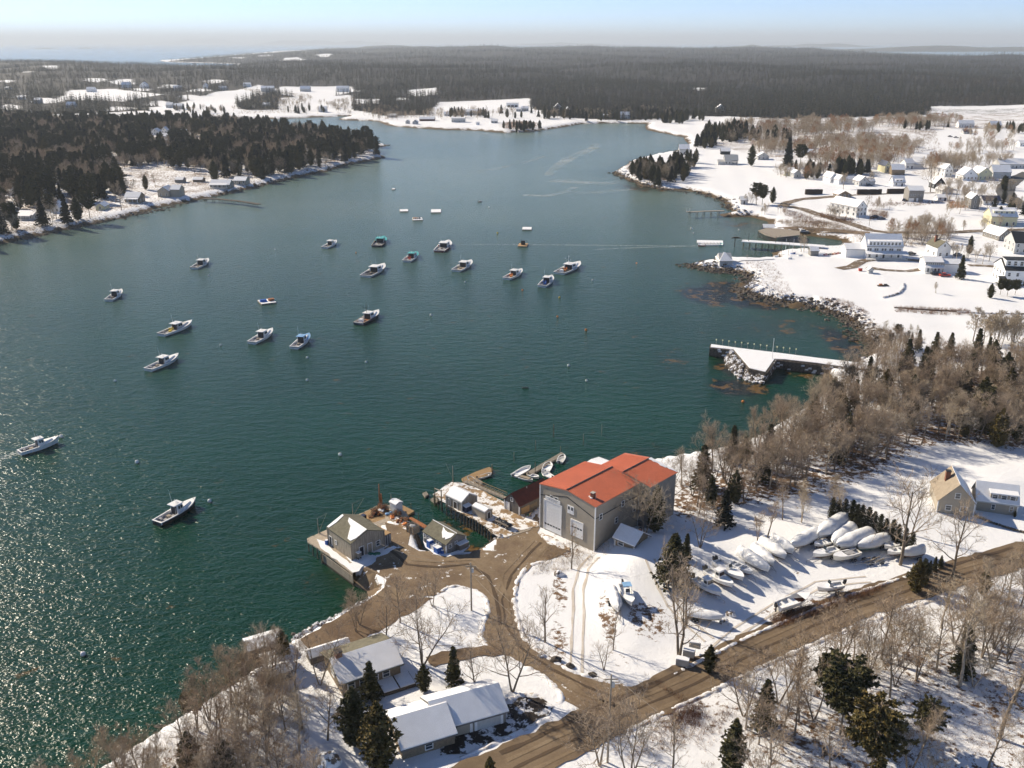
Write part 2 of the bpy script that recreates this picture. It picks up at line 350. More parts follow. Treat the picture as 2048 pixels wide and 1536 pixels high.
tag(link('water', np_mesh('water', np.stack([Xw, Yw, np.zeros_like(Xw)], -1).reshape(-1, 3), Fw, ['water'], {'shallow': shal, 'brown': brown, 'far_sheen': sstep(215, 760, dw + .22 * -Xw)}, True)), 'deep green harbour water ruffled by wind and glinting at left', kind='structure')  # painted sheen grows with distance and towards the left
# ---- far islands and shores across the bay: low hills with real height
def island(px0, px1, pyb, hgt, depth, name='island', lab='low wooded island in the haze'):
    x0, y0 = P(px0, pyb); x1, y1 = P(px1, pyb); n = 48; mrow = 14; V = []; k = random.random() * 9
    for j in range(mrow):
        for i in range(n):
            u = i / (n - 1); v = j / (mrow - 1)
            hh = hgt * (math.sin(math.pi * u) ** .7) * (math.sin(math.pi * v) ** .5) * (.62 + .25 * math.sin(u * 6 + k) + .13 * math.sin(u * 23 + k * 3) + .06 * math.sin(u * 71 + v * 9))
            V.append((x0 + (x1 - x0) * u, y0 + (y1 - y0) * u + depth * (v - .1), hh - 2))
    Fq = [(j * n + i, j * n + i + 1, (j + 1) * n + i + 1, (j + 1) * n + i) for j in range(mrow - 1) for i in range(n - 1)]
    return tag(link(name, np_mesh(name, V, Fq, ['farwood'], {}, True)), lab, kind='structure')
mat('farwood', (.085, .075, .05), .95, .4, .012, col2=(.03, .034, .026), det=9)
island(262, 450, 88, 330, 5000, lab='long low island on the hazy horizon at left, humped at its right')
island(505, 770, 89, 270, 5000, lab='second low island on the hazy horizon')
island(1010, 1300, 90.5, 85, 3000, lab='faint wooded shore across the bay')
island(1300, 2600, 88.5, 110, 5000, lab='farthest blue shore behind the bay')
island(1460, 1570, 99.5, 62, 900, lab='small wooded point beyond the forest')
island(1540, 1760, 94, 80, 2000, lab='wooded neck across the bay')
island(1690, 2500, 103, 72, 1500, lab='dark wooded shore across the bay at right')
island(-200, 60, 88.5, 60, 2000, lab='flat island far out at left')
island(150, 190, 97, 22, 300, 'ledge', 'low ledge in the bright sea at left')
island(45, 110, 97.5, 16, 300, 'ledge', 'low ledge farther left in the bright sea')
# ---- roads and lots: sheets a few centimetres above the land
def sub_edges(pts, step, jit=0.0):
    out = []
    for i in range(len(pts)):
        a = Vector(pts[i]); c = Vector(pts[(i + 1) % len(pts)]); L_ = (c - a).length; n = max(1, int(L_ / step))
        for k in range(n):
            p = a.lerp(c, k / n)
            if jit: p = p + Vector((noise.noise((p.x * .5, p.y * .5, 3)), noise.noise((p.x * .5, p.y * .5, 9)))) * jit
            out.append((p.x, p.y))
    return out
def sheet(name, world_pts, matn, dz, label, step=2.5, jit=.8, parent=None, flat=None):
    b = sub_edges(world_pts, 1.2 if step < 4 else 4, jit); nb = len(b)
    xs = [p[0] for p in b]; ys = [p[1] for p in b]
    gx, gy = np.meshgrid(np.arange(min(xs), max(xs), step), np.arange(min(ys), max(ys), step)); gx = gx.ravel(); gy = gy.ravel()
    sd_ = seg_dist(np.array(b), gx, gy); ok = sd_ > step * .4
    pts = [Vector(p) for p in b] + [Vector((float(x), float(y))) for x, y in zip(gx[ok], gy[ok])]
    r = geometry.delaunay_2d_cdt(pts, [], [list(range(nb))], 1, 1e-4)
    vx = np.array([v.x for v in r[0]]); vy = np.array([v.y for v in r[0]])
    vz = (height(vx, vy) if flat is None else np.full(len(vx), flat)) + dz
    me = bpy.data.meshes.new(name); me.from_pydata(list(zip(vx.tolist(), vy.tolist(), vz.tolist())), [], [f for f in r[2]]); me.materials.append(MATS[matn])
    bmn = [p.normal.z for p in me.polygons[:5]]
    if bmn and bmn[0] < 0: me.flip_normals()
    o = link(name, me, parent)
    if not parent: tag(o, label, kind='structure')
    return o
def strip_pts(px, wd, z=2.5, wpx=None):
    c = [Vector(P(a, b_, z)) for a, b_ in px]; l = []; r = []
    for i, p in enumerate(c):
        d = (c[min(i + 1, len(c) - 1)] - c[max(i - 1, 0)]).normalized(); n = Vector((-d.y, d.x)) * wd / 2
        l.append(p + n); r.append(p - n)
    return l + r[::-1]
def road_mat(name, c1, c2, snowy=0.0):
    m, t, b = new_mat(name); global L, N
    L = t.links.new; N = t.nodes.new
    global tc; tc = N('ShaderNodeTexCoord')
    b.inputs['Roughness'].default_value = .85; b.inputs['Specular IOR Level'].default_value = .2
    a = noise_n(.16, 6, rough=.65); c = noise_n(3, 5, rough=.7); d = noise_n(.6, 7, rough=.7)
    cc = mixc(thresh(math_n('ADD', math_n('MULTIPLY', a, .6), math_n('MULTIPLY', c, .4)), .36, .64), c2, c1)
    if snowy: cc = mixc(thresh(d, 1 - snowy - .03, 1 - snowy + .03), cc, (.78, .78, .78))
    L(cc, b.inputs['Base Color'])
    bp = N('ShaderNodeBump'); bp.inputs['Strength'].default_value = .3; bp.inputs['Distance'].default_value = .08; L(c, bp.inputs['Height']); L(bp.outputs[0], b.inputs['Normal'])
road_mat('road', (.21, .155, .10), (.14, .10, .064))
road_mat('gravel', (.255, .19, .12), (.145, .10, .064), .37)
road_mat('dirt', (.20, .14, .085), (.10, .065, .04), .26)
road_mat('townroad', (.20, .15, .10), (.12, .09, .065), .40)
road_mat('tarmac', (.13, .125, .12), (.08, .078, .075))
road_mat('slushdrive', (.055, .043, .034), (.022, .018, .016), .46)
road_mat('snowlot', (.40, .28, .16), (.17, .11, .06), .50)
lot = Pa([(690,1164),(706,1147),(740,1130),(765,1105),(782,1075),(770,1045),(742,1022),(765,1000),(800,1012),(828,1040),(842,1075),(858,1104),(905,1112),(952,1104),(972,1086),(968,1072),(985,1058),(1012,1046),(1040,1038),(1060,1030),(1078,1028),(1080,1058),(1073,1068),(1082,1076),(1110,1090),(1137,1100),(1128,1108),(1098,1120),(1052,1132),(1032,1165),(1027,1205),(1033,1238),(1046,1275),(1085,1310),(1140,1342),(1185,1356),(1250,1368),(1292,1370),(1330,1362),(1290,1410),(1200,1440),(1124,1400),(1120,1383),(1088,1352),(1040,1328),(1004,1310),(972,1290),(962,1272),(968,1248),(978,1222),(974,1196),(950,1180),(915,1171),(895,1173),(868,1192),(840,1196),(790,1200),(752,1192),(735,1174)], 2.5)
sheet('gravel_road', lot, 'gravel', .07, 'brown gravel yard and lane winding down to the wharf')
sheet('dirt_ground', Pa([(600,1279),(660,1243),(722,1210),(750,1192),(800,1196),(866,1196),(830,1222),(780,1250),(715,1284),(655,1310),(615,1300)], 2.5), 'dirt', .04, 'bare brown ground behind the snowy sea wall')
sheet('road', strip_pts([(760,1640),(900,1585),(1020,1530),(1130,1478),(1240,1425),(1330,1385),(1420,1342),(1510,1297),(1600,1256),(1700,1213),(1800,1180),(1900,1150),(2048,1108),(2300,1050),(2700,990)], 7.6), 'road', .11, 'brown sanded country road crossing the lower right')
sheet('driveway', Pa([(935,1450),(965,1420),(1000,1412),(1040,1392),(1068,1392),(1100,1404),(1112,1412),(1100,1432),(1060,1450),(1000,1478),(930,1506),(880,1512),(900,1475)], 2.5), 'slushdrive', .09, 'black slushy driveway beside the snowy garage')
sheet('path', strip_pts([(1003,1299),(950,1303),(905,1312),(860,1326)], 3.0), 'dirt', .10, 'brown driveway between two snowy lawns')
sheet('snow_ramp', Pa([(1076,1068),(1086,1064),(1142,1096),(1136,1101),(1105,1092),(1080,1078)], 2.5), 'snowlot', .13, 'slushy apron in front of the boat shed doors')
sheet('wharf_lane', Pa([(985,1066),(968,1050),(940,1034),(912,1020),(882,1000),(866,988),(905,963),(926,966),(965,982),(1006,1002),(1030,1022),(1062,1036),(1078,1040),(1076,1052),(1040,1060),(1010,1076)], 2.66), 'snowlot', .16, 'snow streaked planking and gravel along the second wharf', flat=2.5)
for nm, px, wd, mt, lb in [
 ('town_road', [(1700,395),(1640,397),(1598,400),(1574,406),(1566,412),(1580,413),(1606,419),(1640,430),(1672,440),(1705,449),(1738,460),(1775,465),(1850,466),(1920,465),(2000,463),(2080,462)], 6.5, 'townroad', 'brown village road looping past the white houses'),
 ('wharf_road', [(1562,458),(1600,456),(1650,460),(1700,464),(1740,467)], 9, 'gravel', 'gravel lane from the village wharf'),
 ('village_street', [(2060,352),(2030,362),(2013,375),(2009,388),(2014,400),(2030,413),(2060,426)], 11, 'tarmac', 'grey village street curving at the right edge'),
 ('inn_drive', [(1678,538),(1705,533),(1722,523),(1745,519),(1790,519),(1850,522)], 5, 'townroad', 'narrow brown drive in front of the long white inn'),
 ('lower_drive', [(1735,535),(1770,540),(1815,543),(1850,538)], 4, 'townroad', 'strip of brown drive below the inn'),
 ('east_drive', [(1935,531),(1960,532),(2000,535)], 4, 'townroad', 'brown strip behind the big spruce'),
 ('hill_road', [(1700,395),(1760,394),(1840,393),(1870,392)], 4, 'townroad', 'lane in front of the clipped hedges')]:
    sheet(nm, strip_pts(px, wd), mt, .12, lb, step=4, jit=.6)

# tyre tracks, ruts and ploughed banks
road_mat('ruts', (.25, .19, .125), (.16, .112, .068)); road_mat('darkrut', (.105, .072, .045), (.075, .052, .035)); road_mat('dirtysnow', (.66, .62, .57), (.50, .44, .37))
def shift(px, off, z=2.5):
    c = [Vector(P(a, b_, z)) for a, b_ in px]; o = []
    for i, p in enumerate(c):
        d = (c[min(i + 1, len(c) - 1)] - c[max(i - 1, 0)]).normalized(); o.append(p + Vector((-d.y, d.x)) * off)
    return o
def track(px, off, wd, mt, dz, z=2.5, name='tyre_track', label='worn wheel track on the lane'):
    c = shift(px, off, z); fine = []
    for i in range(len(c) - 1):
        n = max(1, int((c[i + 1] - c[i]).length / 1.2)); fine += [c[i].lerp(c[i + 1], k / n) for k in range(n)]
    fine.append(c[-1]); v = []
    for i, p in enumerate(fine):
        d = (fine[min(i + 1, len(fine) - 1)] - fine[max(i - 1, 0)]).normalized(); n = Vector((-d.y, d.x)); w_ = wd / 2 * (1 + .7 * noise.noise((p.x * .35, p.y * .35, off))); s_ = n * .25 * noise.noise((p.x * .2, p.y * .2, 5))
        v += [tuple(p + s_ + n * w_), tuple(p + s_ - n * w_)]
    a = np.array(v); zz = height(a[:, 0], a[:, 1]) + dz
    me = np_mesh(name, np.column_stack([a, zz]), [(2 * i, 2 * i + 1, 2 * i + 3, 2 * i + 2) for i in range(len(fine) - 1)], [mt]); tag(link(name, me), label, kind='structure')
RP = [(1020,1530),(1130,1478),(1240,1425),(1330,1385),(1420,1342),(1510,1297),(1600,1256),(1700,1213),(1800,1180),(1900,1150),(2048,1108)]
for k, (o_, w_, m_) in enumerate([(-2.6,.7,'ruts'),(-.9,.5,'darkrut'),(.8,.6,'ruts'),(2.4,.8,'darkrut')]): track(RP, o_, w_, m_, .135 + .005 * k, name='wheel_rut', label='wheel rut along the country road')
LP_ = [(1250,1405),(1170,1375),(1100,1340),(1040,1296),(1008,1250),(1002,1200),(1020,1150),(1060,1105),(1080,1085)]; LQ = [(1010,1250),(1003,1195),(985,1150),(940,1125),(880,1130),(820,1125),(790,1100)]
for k, (o_, w_, m_) in enumerate([(-1.9,.7,'ruts'),(-.2,.5,'darkrut'),(1.4,.7,'ruts')]): track(LP_, o_, w_, m_, .10 + .005 * k, name='wheel_rut', label='wheel rut curving up the gravel lane')
for k, (o_, w_, m_) in enumerate([(-1.0,.6,'ruts'),(.9,.6,'darkrut')]): track(LQ, o_, w_, m_, .12 + .005 * k, name='wheel_rut', label='wheel rut turning onto the wharf')
for px in ([(1190,1096),(1168,1120),(1158,1160),(1156,1220),(1154,1300),(1153,1335)], [(1420,1290),(1480,1240),(1560,1190),(1640,1150),(1740,1140)], [(1300,1120),(1345,1200),(1420,1260)]):
    for o_ in (-.9, .9): track(px, o_, .42, 'dirtysnow', .05, 4.5, 'wheel_track', 'wheel track pressed into the snow')
def bank(px, z, h_, wd, mt, label, seed=0):
    c = [Vector(P(a, b_, z)) for a, b_ in px]; fine = []
    for i in range(len(c) - 1):
        n = max(1, int((c[i + 1] - c[i]).length / .45)); fine += [c[i].lerp(c[i + 1], k / n) for k in range(n)]
    V = []; prof = [(-1, 0), (-.6, .55), (-.1, 1), (.4, .8), (1, 0)]
    zs = height(np.array([p.x for p in fine]), np.array([p.y for p in fine]))
    for i, p in enumerate(fine):
        d = (fine[min(i + 1, len(fine) - 1)] - fine[max(i - 1, 0)]).normalized(); n = Vector((-d.y, d.x)); a = .55 + .6 * noise.noise((p.x * .9, p.y * .9, seed)) + .35 * noise.noise((p.x * 2.6, p.y * 2.6, seed))
        end = min(1, i / 4, (len(fine) - 1 - i) / 4)
        for u, q in prof: V.append((*(p + n * (u * wd * (.75 + .5 * noise.noise((p.x * .7, p.y * .7, seed + 4)))) ), zs[i] - .05 + max(0, a) * h_ * q * end * (1 + .3 * noise.noise((p.x * 3, p.y * 3, u * 5)))))
    m_ = 5; F_ = [(i * m_ + k, i * m_ + k + 1, (i + 1) * m_ + k + 1, (i + 1) * m_ + k) for i in range(len(fine) - 1) for k in range(m_ - 1)]
    me = np_mesh('snow_bank', V, F_, [mt], {}, False)
    if me.polygons[0].normal.z < 0 and me.polygons[1].normal.z < 0: me.flip_normals()
    tag(link('snow_bank', me), label, kind='structure')
mat('bank', (.80, .80, .81), .7, .1, 1.3, col2=(.42, .36, .30), bump=.6, thr=(.36, .47))
for px, z, h_, w_, lb in [([(1098,1120),(1054,1132),(1033,1165),(1028,1205),(1034,1238),(1047,1275),(1086,1310),(1140,1342),(1185,1357),(1250,1370),(1290,1372)],2.5,.55,.8,'ploughed snow bank round the inside of the lane'),
 ([(1340,1352),(1420,1312),(1500,1272),(1590,1234),(1690,1194),(1790,1160),(1900,1128)],2.6,.6,.8,'ploughed bank along the upper side of the road'),
 ([(1240,1470),(1330,1424),(1420,1385),(1500,1344),(1600,1300),(1700,1257),(1800,1222),(1900,1190)],2.5,.5,.8,'ploughed bank along the lower side of the road'),
 ([(868,1192),(896,1174),(916,1172),(951,1181),(973,1197),(977,1222),(967,1248),(961,1272),(971,1290),(990,1297)],2.5,.5,.7,'snow bank round the utility pole point'),
 ([(1004,1311),(1040,1329),(1088,1353),(1120,1384),(1124,1400),(1108,1412)],2.5,.6,.8,'snow bank beside the driveway mouth'),
 ([(940,1446),(968,1420),(1003,1410),(1040,1391),(1068,1391),(1100,1403)],2.5,.7,.9,'lumpy snow heap behind the black driveway'),
 ([(1110,1432),(1040,1462),(970,1496),(900,1524)],2.5,.4,.7,'snow ridge between driveway and road'),
 ([(1078,1066),(1100,1080),(1137,1098)],2.6,.8,1.1,'slushy heap in front of the boat shed doors')]:
    bank(px, z, h_, w_, 'bank', lb)
# ---------------------------------------------------------------- mesh tools
class MB:
    def __init__(s): s.v = []; s.f = []; s.m = []; s.mats = []
    def mi(s, m):
        if m not in s.mats: s.mats.append(m)
        return s.mats.index(m)
    def add(s, vs, fs, m):
        k = len(s.v); s.v += [tuple(v) for v in vs]; i = s.mi(m)
        for f in fs: s.f.append(tuple(q + k for q in f)); s.m.append(i)
    def box(s, x0, x1, y0, y1, z0, z1, m, rz=0, c=None):
        vs = [(x, y, z) for z in (z0, z1) for x, y in ((x0, y0), (x1, y0), (x1, y1), (x0, y1))]
        if rz:
            cx, cy_ = c if c else ((x0 + x1) / 2, (y0 + y1) / 2); ca, sa = math.cos(rz), math.sin(rz)
            vs = [(cx + (x - cx) * ca - (y - cy_) * sa, cy_ + (x - cx) * sa + (y - cy_) * ca, z) for x, y, z in vs]
        s.add(vs, [(3, 2, 1, 0), (4, 5, 6, 7), (0, 1, 5, 4), (1, 2, 6, 5), (2, 3, 7, 6), (3, 0, 4, 7)], m); return s
    def prism(s, poly, z0, z1, m):
        n = len(poly); vs = [(x, y, z0) for x, y in poly] + [(x, y, z1) for x, y in poly]
        s.add(vs, [tuple(range(n))[::-1], tuple(range(n, 2 * n))] + [(i, (i + 1) % n, n + (i + 1) % n, n + i) for i in range(n)], m); return s
    def hull8(s, a, b_, m):
        """solid between two quads"""
        s.add(list(a) + list(b_), [(3, 2, 1, 0), (4, 5, 6, 7), (0, 1, 5, 4), (1, 2, 6, 5), (2, 3, 7, 6), (3, 0, 4, 7)], m); return s
    def tube(s, p0, p1, r0, r1, n, m, cap=True):
        p0 = Vector(p0); p1 = Vector(p1); d = (p1 - p0); 
        if d.length < 1e-6: return s
        d.normalize(); u = d.orthogonal().normalized(); w_ = d.cross(u); vs = []
        for p, r in ((p0, r0), (p1, r1)):
            for i in range(n):
                a = 2 * math.pi * i / n; vs.append(p + (u * math.cos(a) + w_ * math.sin(a)) * r)
        fs = [(i, (i + 1) % n, n + (i + 1) % n, n + i) for i in range(n)]
        if cap: fs += [tuple(range(n, 2 * n)), tuple(range(n))[::-1]]
        s.add(vs, fs, m); return s
    def ball(s, c, r, m, seg=8, rings=5, sq=(1, 1, 1), jit=0, cut=None):
        vs = []; fs = []
        for j in range(rings + 1):
            ph = math.pi * j / rings
            for i in range(seg):
                a = 2 * math.pi * i / seg; q = 1 + (random.uniform(-jit, jit) if jit else 0)
                vs.append((c[0] + r * sq[0] * math.sin(ph) * math.cos(a) * q, c[1] + r * sq[1] * math.sin(ph) * math.sin(a) * q, c[2] + r * sq[2] * math.cos(ph) * q))
        for j in range(rings):
            for i in range(seg):
                fs.append((j * seg + i, (j + 1) * seg + i, (j + 1) * seg + (i + 1) % seg, j * seg + (i + 1) % seg))
        s.add(vs, fs, m); return s
    def mesh(s, name, smooth=False):
        me = bpy.data.meshes.new(name); me.from_pydata(s.v, [], s.f)
        for m in s.mats: me.materials.append(MATS[m])
        me.polygons.foreach_set('material_index', s.m)
        if smooth: me.polygons.foreach_set('use_smooth', [True] * len(s.f))
        me.update(); return me
    def build(s, name, parent=None, loc=None, rz=None, smooth=False):
        return link(name, s.mesh(name, smooth), parent, loc, rz)
def empty(name, loc, rz=0, label=None, cat=None, group=None):
    o = bpy.data.objects.new(name, None); COL.objects.link(o); o.location = loc; o.rotation_euler.z = rz; o.empty_display_size = .5
    return tag(o, label, cat, group)
def dup(o, parent=None, loc=None, rz=None, label=None, cat=None, group=None, scale=None):
    c = o.copy(); COL.objects.link(c)
    if parent: c.parent = parent
    if loc is not None: c.location = loc
    if rz is not None: c.rotation_euler.z = rz
    if scale is not None: c.scale = (scale,) * 3
    tag(c, label, cat, group)
    for ch in list(o.children): dup(ch, c)
    return c
# ---------------------------------------------------------------- houses
WIN = {}
def window(parent, wall, W, Dp, x, z, ww, hh, frame='white', pane='glass', name='window', off=0.0, yb=None):
    key = (round(ww, 2), round(hh, 2), frame, pane, name)
    if key not in WIN:
        fr = MB(); t_ = max(.08, ww * .11)
        fr.box(-ww / 2 - t_, -ww / 2, -.09, .02, -t_, hh + t_, frame).box(ww / 2, ww / 2 + t_, -.09, .02, -t_, hh + t_, frame)
        fr.box(-ww / 2, ww / 2, -.09, .02, hh, hh + t_, frame).box(-ww / 2, ww / 2, -.12, .02, -t_, 0, frame)
        pn = MB(); pn.box(-ww / 2, ww / 2, -.035, .02, 0, hh, pane)
        if name == 'window': fr.box(-ww / 2, ww / 2, -.07, -.036, hh * .48, hh * .53, frame)
        WIN[key] = (fr.mesh(name), pn.mesh('pane'))
    a, b_ = WIN[key]
    if wall == 'f': loc, rz = (x, -off, z), 0
    elif wall == 'b': loc, rz = (x, Dp + off, z), math.pi
    elif wall == 'l': loc, rz = (-off, x, z), -math.pi / 2
    else: loc, rz = (W + off, x, z), math.pi / 2
    if yb is not None: loc = (loc[0], yb, loc[2])
    o = link(name, a, parent, loc, rz); link('pane' if name != 'door' else 'panel', b_, o)
    return o
def roof_meshes(W, Dp, eave, rise, axis, oh, th, mtl, x0=0, y0=0, z0=0, snow=None, snowth=.16, hip=0):
    """two slopes as one closed shell; returns MB for roof and MB for the snow lying on it"""
    r = MB(); s = MB()
    def T(p): return (p[0] + x0, p[1] + y0, p[2] + z0) if axis == 'x' else (p[1] + x0, p[0] + y0, p[2] + z0)
    Lx, Ly = (W, Dp) if axis == 'x' else (Dp, W)
    k = rise / (Ly / 2)
    hp = hip
    def slope(side, up, t_, inset=0.0, q0=0.0, q1=1.0):
        # side 0: y from -oh to mid; side 1 from Ly+oh to mid
        ya, yb = (-oh, Ly / 2) if side == 0 else (Ly + oh, Ly / 2)
        za = eave - oh * k; zb = eave + rise
        def pt(u, v, dz):  # u along ridge 0..1, v up-slope 0..1
            xa = -oh + inset + (Lx + 2 * oh - 2 * inset) * u
            if hp: xa = xa + (hp if u < .5 else -hp) * v
            return T((xa, ya + (yb - ya) * v, za + (zb - za) * v + dz))
        a = [pt(0, q0, up), pt(1, q0, up), pt(1, q1, up), pt(0, q1, up)]; b_ = [pt(0, q0, up + t_), pt(1, q0, up + t_), pt(1, q1, up + t_), pt(0, q1, up + t_)]
        return (a, b_) if (side == 0) == (axis == 'x') else (a[::-1], b_[::-1])
    for side in (0, 1):
        r.hull8(*slope(side, 0, th), mtl)
    if hp:
        za = eave - oh * k; zb = eave + rise
        for sgn, xe in ((1, -oh), (-1, Lx + oh)):
            tri = [T((xe, -oh, za + th)), T((xe, Ly + oh, za + th)), T((xe + sgn * hp, Ly / 2, zb + th))]
            r.add(tri, [(0, 1, 2) if (sgn < 0) == (axis == 'x') else (2, 1, 0)], mtl)
            if snow: s.add([(a[0], a[1], a[2] + .1) for a in tri], [(0, 1, 2) if (sgn < 0) == (axis == 'x') else (2, 1, 0)], 'snow')
    if snow:
        for side in (0, 1):
            if snow == 'both' or str(side) in snow:
                s.hull8(*slope(side, th + .004, snowth, .06, .02, 1.0), 'snow')
    return r, s
def wall_mb(W, Dp, eave, rise, axis, mtl, x0=0, y0=0, base=-.6, z0=0):
    w_ = MB()
    if axis == 'x': prof = [(0, base), (Dp, base), (Dp, eave), (Dp / 2, eave + rise), (0, eave)]; f = lambda u, q: (u + x0, q[0] + y0, q[1] + z0); n = W
    else: prof = [(0, base), (W, base), (W, eave), (W / 2, eave + rise), (0, eave)]; f = lambda u, q: (q[0] + x0, u + y0, q[1] + z0); n = Dp
    k = len(prof); vs = [f(0, q) for q in prof] + [f(n, q) for q in prof]
    fs = [tuple(range(k)), tuple(range(k, 2 * k))[::-1]] + [(i, k + i, k + (i + 1) % k, (i + 1) % k) for i in range(k)]
    if axis == 'y': fs = [f_[::-1] for f_ in fs]
    w_.add(vs, [f_[::-1] for f_ in fs], mtl); return w_
def house(name, label, cat, A, B, depth, eave, rise, axis='x', wall='white', roof='roofgrey', snow='both', oh=.35, wins=(), group=None, z=None,
          chim=None, hip=0, pane='glass', trim=None, ext=(), porch=None, dormer=None, world=None, corner=None, winframe='white', doorc='dark'):
    """A, B: where the near wall's two lower corners stand in the photograph; the house runs back from that wall"""
    if world: a = Vector(world[0]); b_ = Vector(world[1]); zz = z or 0
    elif z is not None: a = Vector(P(*A, z)); b_ = Vector(P(*B, z)); zz = z
    else:
        ga = G(*A); gb = G(*B); a = Vector(ga[:2]); b_ = Vector(gb[:2]); zz = (ga[2] + gb[2]) / 2
    W = (b_ - a).length; rz = math.atan2(b_.y - a.y, b_.x - a.x)
    root = empty(name, (a.x, a.y, zz), rz, label, cat, group)
    wall_mb(W, depth, eave, rise, axis, wall).build('wall', root)
    r, s_ = roof_meshes(W, depth, eave, rise, axis, oh, .16, roof, snow=snow, hip=hip)
    ro = r.build('roof', root)
    if s_.f: s_.build('snow', ro)
    if corner:
        cb = MB().box(-.1, .1, -.1, .1, -.3, eave - .02, corner).mesh('corner_board')
        for cx in (0, W):
            for cyy in (0, depth): link('corner_board', cb, root, (cx, cyy, 0))
    if chim:
        cx, cyy, ct = chim[:3]; cs = chim[3] if len(chim) > 3 else .45
        cb = MB().box(cx - cs, cx + cs, cyy - cs, cyy + cs, eave, ct, 'brick').box(cx - cs - .08, cx + cs + .08, cyy - cs - .08, cyy + cs + .08, ct, ct + .15, 'dark'); cb.build('chimney', ro)
    for wd in wins:
        wl, x, zc, ww, hh = wd[:5]; nm = wd[5] if len(wd) > 5 else 'window'
        if wl in 'fb': xx = x * W
        else: xx = x * depth
        window(root, wl, W, depth, xx, zc, ww, hh, frame=winframe, pane=(pane if nm == 'window' else (wd[6] if len(wd) > 6 else doorc)), name=nm)
    if dormer:   # (x0 frac, x1 frac, z sill, height, windows) a long shed dormer on the near slope
        x0, x1, zs, dh, nw = dormer; k = rise / (depth / 2); yf = (zs - eave) / k
        d = MB(); yt = min(depth / 2, yf + dh / k + .4)
        pts = [(yf, zs - .1), (yf, zs + dh), (yt, zs + dh + .25), (yt, zs - .1)]
        vs = [(x0 * W, p, q) for p, q in pts] + [(x1 * W, p, q) for p, q in pts]
        d.add(vs, [(3, 2, 1, 0), (4, 5, 6, 7), (0, 1, 5, 4), (1, 2, 6, 5), (2, 3, 7, 6), (3, 0, 4, 7)], wall); dd = d.build('dormer', root)
        sn = MB(); kk = .3
        q0 = [(x0 * W - .2, yf - kk, zs + dh + .005), (x1 * W + .2, yf - kk, zs + dh + .005), (x1 * W + .2, yt + .1, zs + dh + .28), (x0 * W - .2, yt + .1, zs + dh + .28)]
        sn.hull8(q0, [(p[0], p[1], p[2] + .2) for p in q0], 'snow' if snow else roof); sn.build('snow' if snow else 'roof', dd)
        for i in range(nw):
            xx = (x0 + (x1 - x0) * (i + .5) / nw) * W
            window(dd, 'f', W, depth, xx, zs + dh * .18, min(1.1, (x1 - x0) * W / nw * .55), dh * .62, yb=yf)
    if porch:    # (x0 frac, x1 frac, reach, height)
        x0, x1, rc, ph = porch; p = MB()
        p.box(x0 * W, x1 * W, -rc, -.01, .15, .35, 'white')
        q0 = [(x0 * W - .2, -rc - .2, ph), (x1 * W + .2, -rc - .2, ph), (x1 * W + .2, -.01, ph + .7), (x0 * W - .2, -.01, ph + .7)]
        p.hull8(q0, [(a_[0], a_[1], a_[2] + .25) for a_ in q0], 'snow' if snow else roof)
        po = p.build('porch', root); n = max(2, int((x1 - x0) * W / 2.4))
        for i in range(n + 1):
            xx = (x0 + (x1 - x0) * i / n) * W; MB().box(xx - .09, xx + .09, -rc, -rc + .18, .36, ph + .02, 'white').build('post', po)
    for e in ext:  # (x0, y0, W, D, eave, rise, axis, name)
        x0, y0, w2, d2, e2, r2, ax = e[:7]; nm = e[7] if len(e) > 7 else 'wing'
        wo_ = wall_mb(w2, d2, e2, r2, ax, wall if len(e) < 9 else e[8], x0, y0).build(nm, root)
        rr, ss = roof_meshes(w2, d2, e2, r2, ax, .25, .14, roof, x0, y0, 0, snow); ro2 = rr.build('roof', wo_)
        if ss.f:
            for f in ss.f: pass
            for i_, v in enumerate(ss.v): ss.v[i_] = v
            ss.add([], [], 'snow'); so_ = ss.build('snow', wo_)
    root['W'] = W
    return root
def W_row(wall, zs, xs, ww=.9, hh=1.3): return [(wall, x, z_, ww, hh) for z_ in zs for x in xs]
# ---------------------------------------------------------------- trees
class TB:
    def __init__(s): s.v = []; s.q = []; s.t = []
    def tube(s, pts, rads, n):
        base = len(s.v)
        for i, p in enumerate(pts):
            d = (pts[min(i + 1, len(pts) - 1)] - pts[max(i - 1, 0)]).normalized(); u = d.orthogonal().normalized(); w_ = d.cross(u)
            for k in range(n):
                a = 6.283 * k / n; s.v.append(p + (u * math.cos(a) + w_ * math.sin(a)) * rads[i])
        for i in range(len(pts) - 1):
            for k in range(n): s.q.append((base + i * n + k, base + i * n + (k + 1) % n, base + (i + 1) * n + (k + 1) % n, base + (i + 1) * n + k))
    def spike(s, p, q, wdt):
        d = (q - p); u = Vector((random.gauss(0, 1), random.gauss(0, 1), random.gauss(0, 1))).cross(d)
        u = (u.normalized() if u.length > 1e-6 else Vector((1, 0, 0))) * wdt; b_ = len(s.v); s.v += [p - u, p + u, q]; s.t.append((b_, b_ + 1, b_ + 2))
    def tri(s, a, b_, c): k = len(s.v); s.v += [a, b_, c]; s.t.append((k, k + 1, k + 2))
def tb_mesh(name, parts):
    v = []; f = []; mi = []; mats = []
    for tb, m in parts:
        k = len(v); v += [tuple(p) for p in tb.v]; fs = tb.q + tb.t; f += [tuple(i + k for i in q) for q in fs]; mi += [len(mats)] * len(fs); mats.append(m)
    me = bpy.data.meshes.new(name); me.from_pydata(v, [], f)
    for m in mats: me.materials.append(MATS[m])
    me.polygons.foreach_set('material_index', mi); me.update(); return me
def rv(s=1): return Vector((random.gauss(0, s), random.gauss(0, s), random.gauss(0, s)))
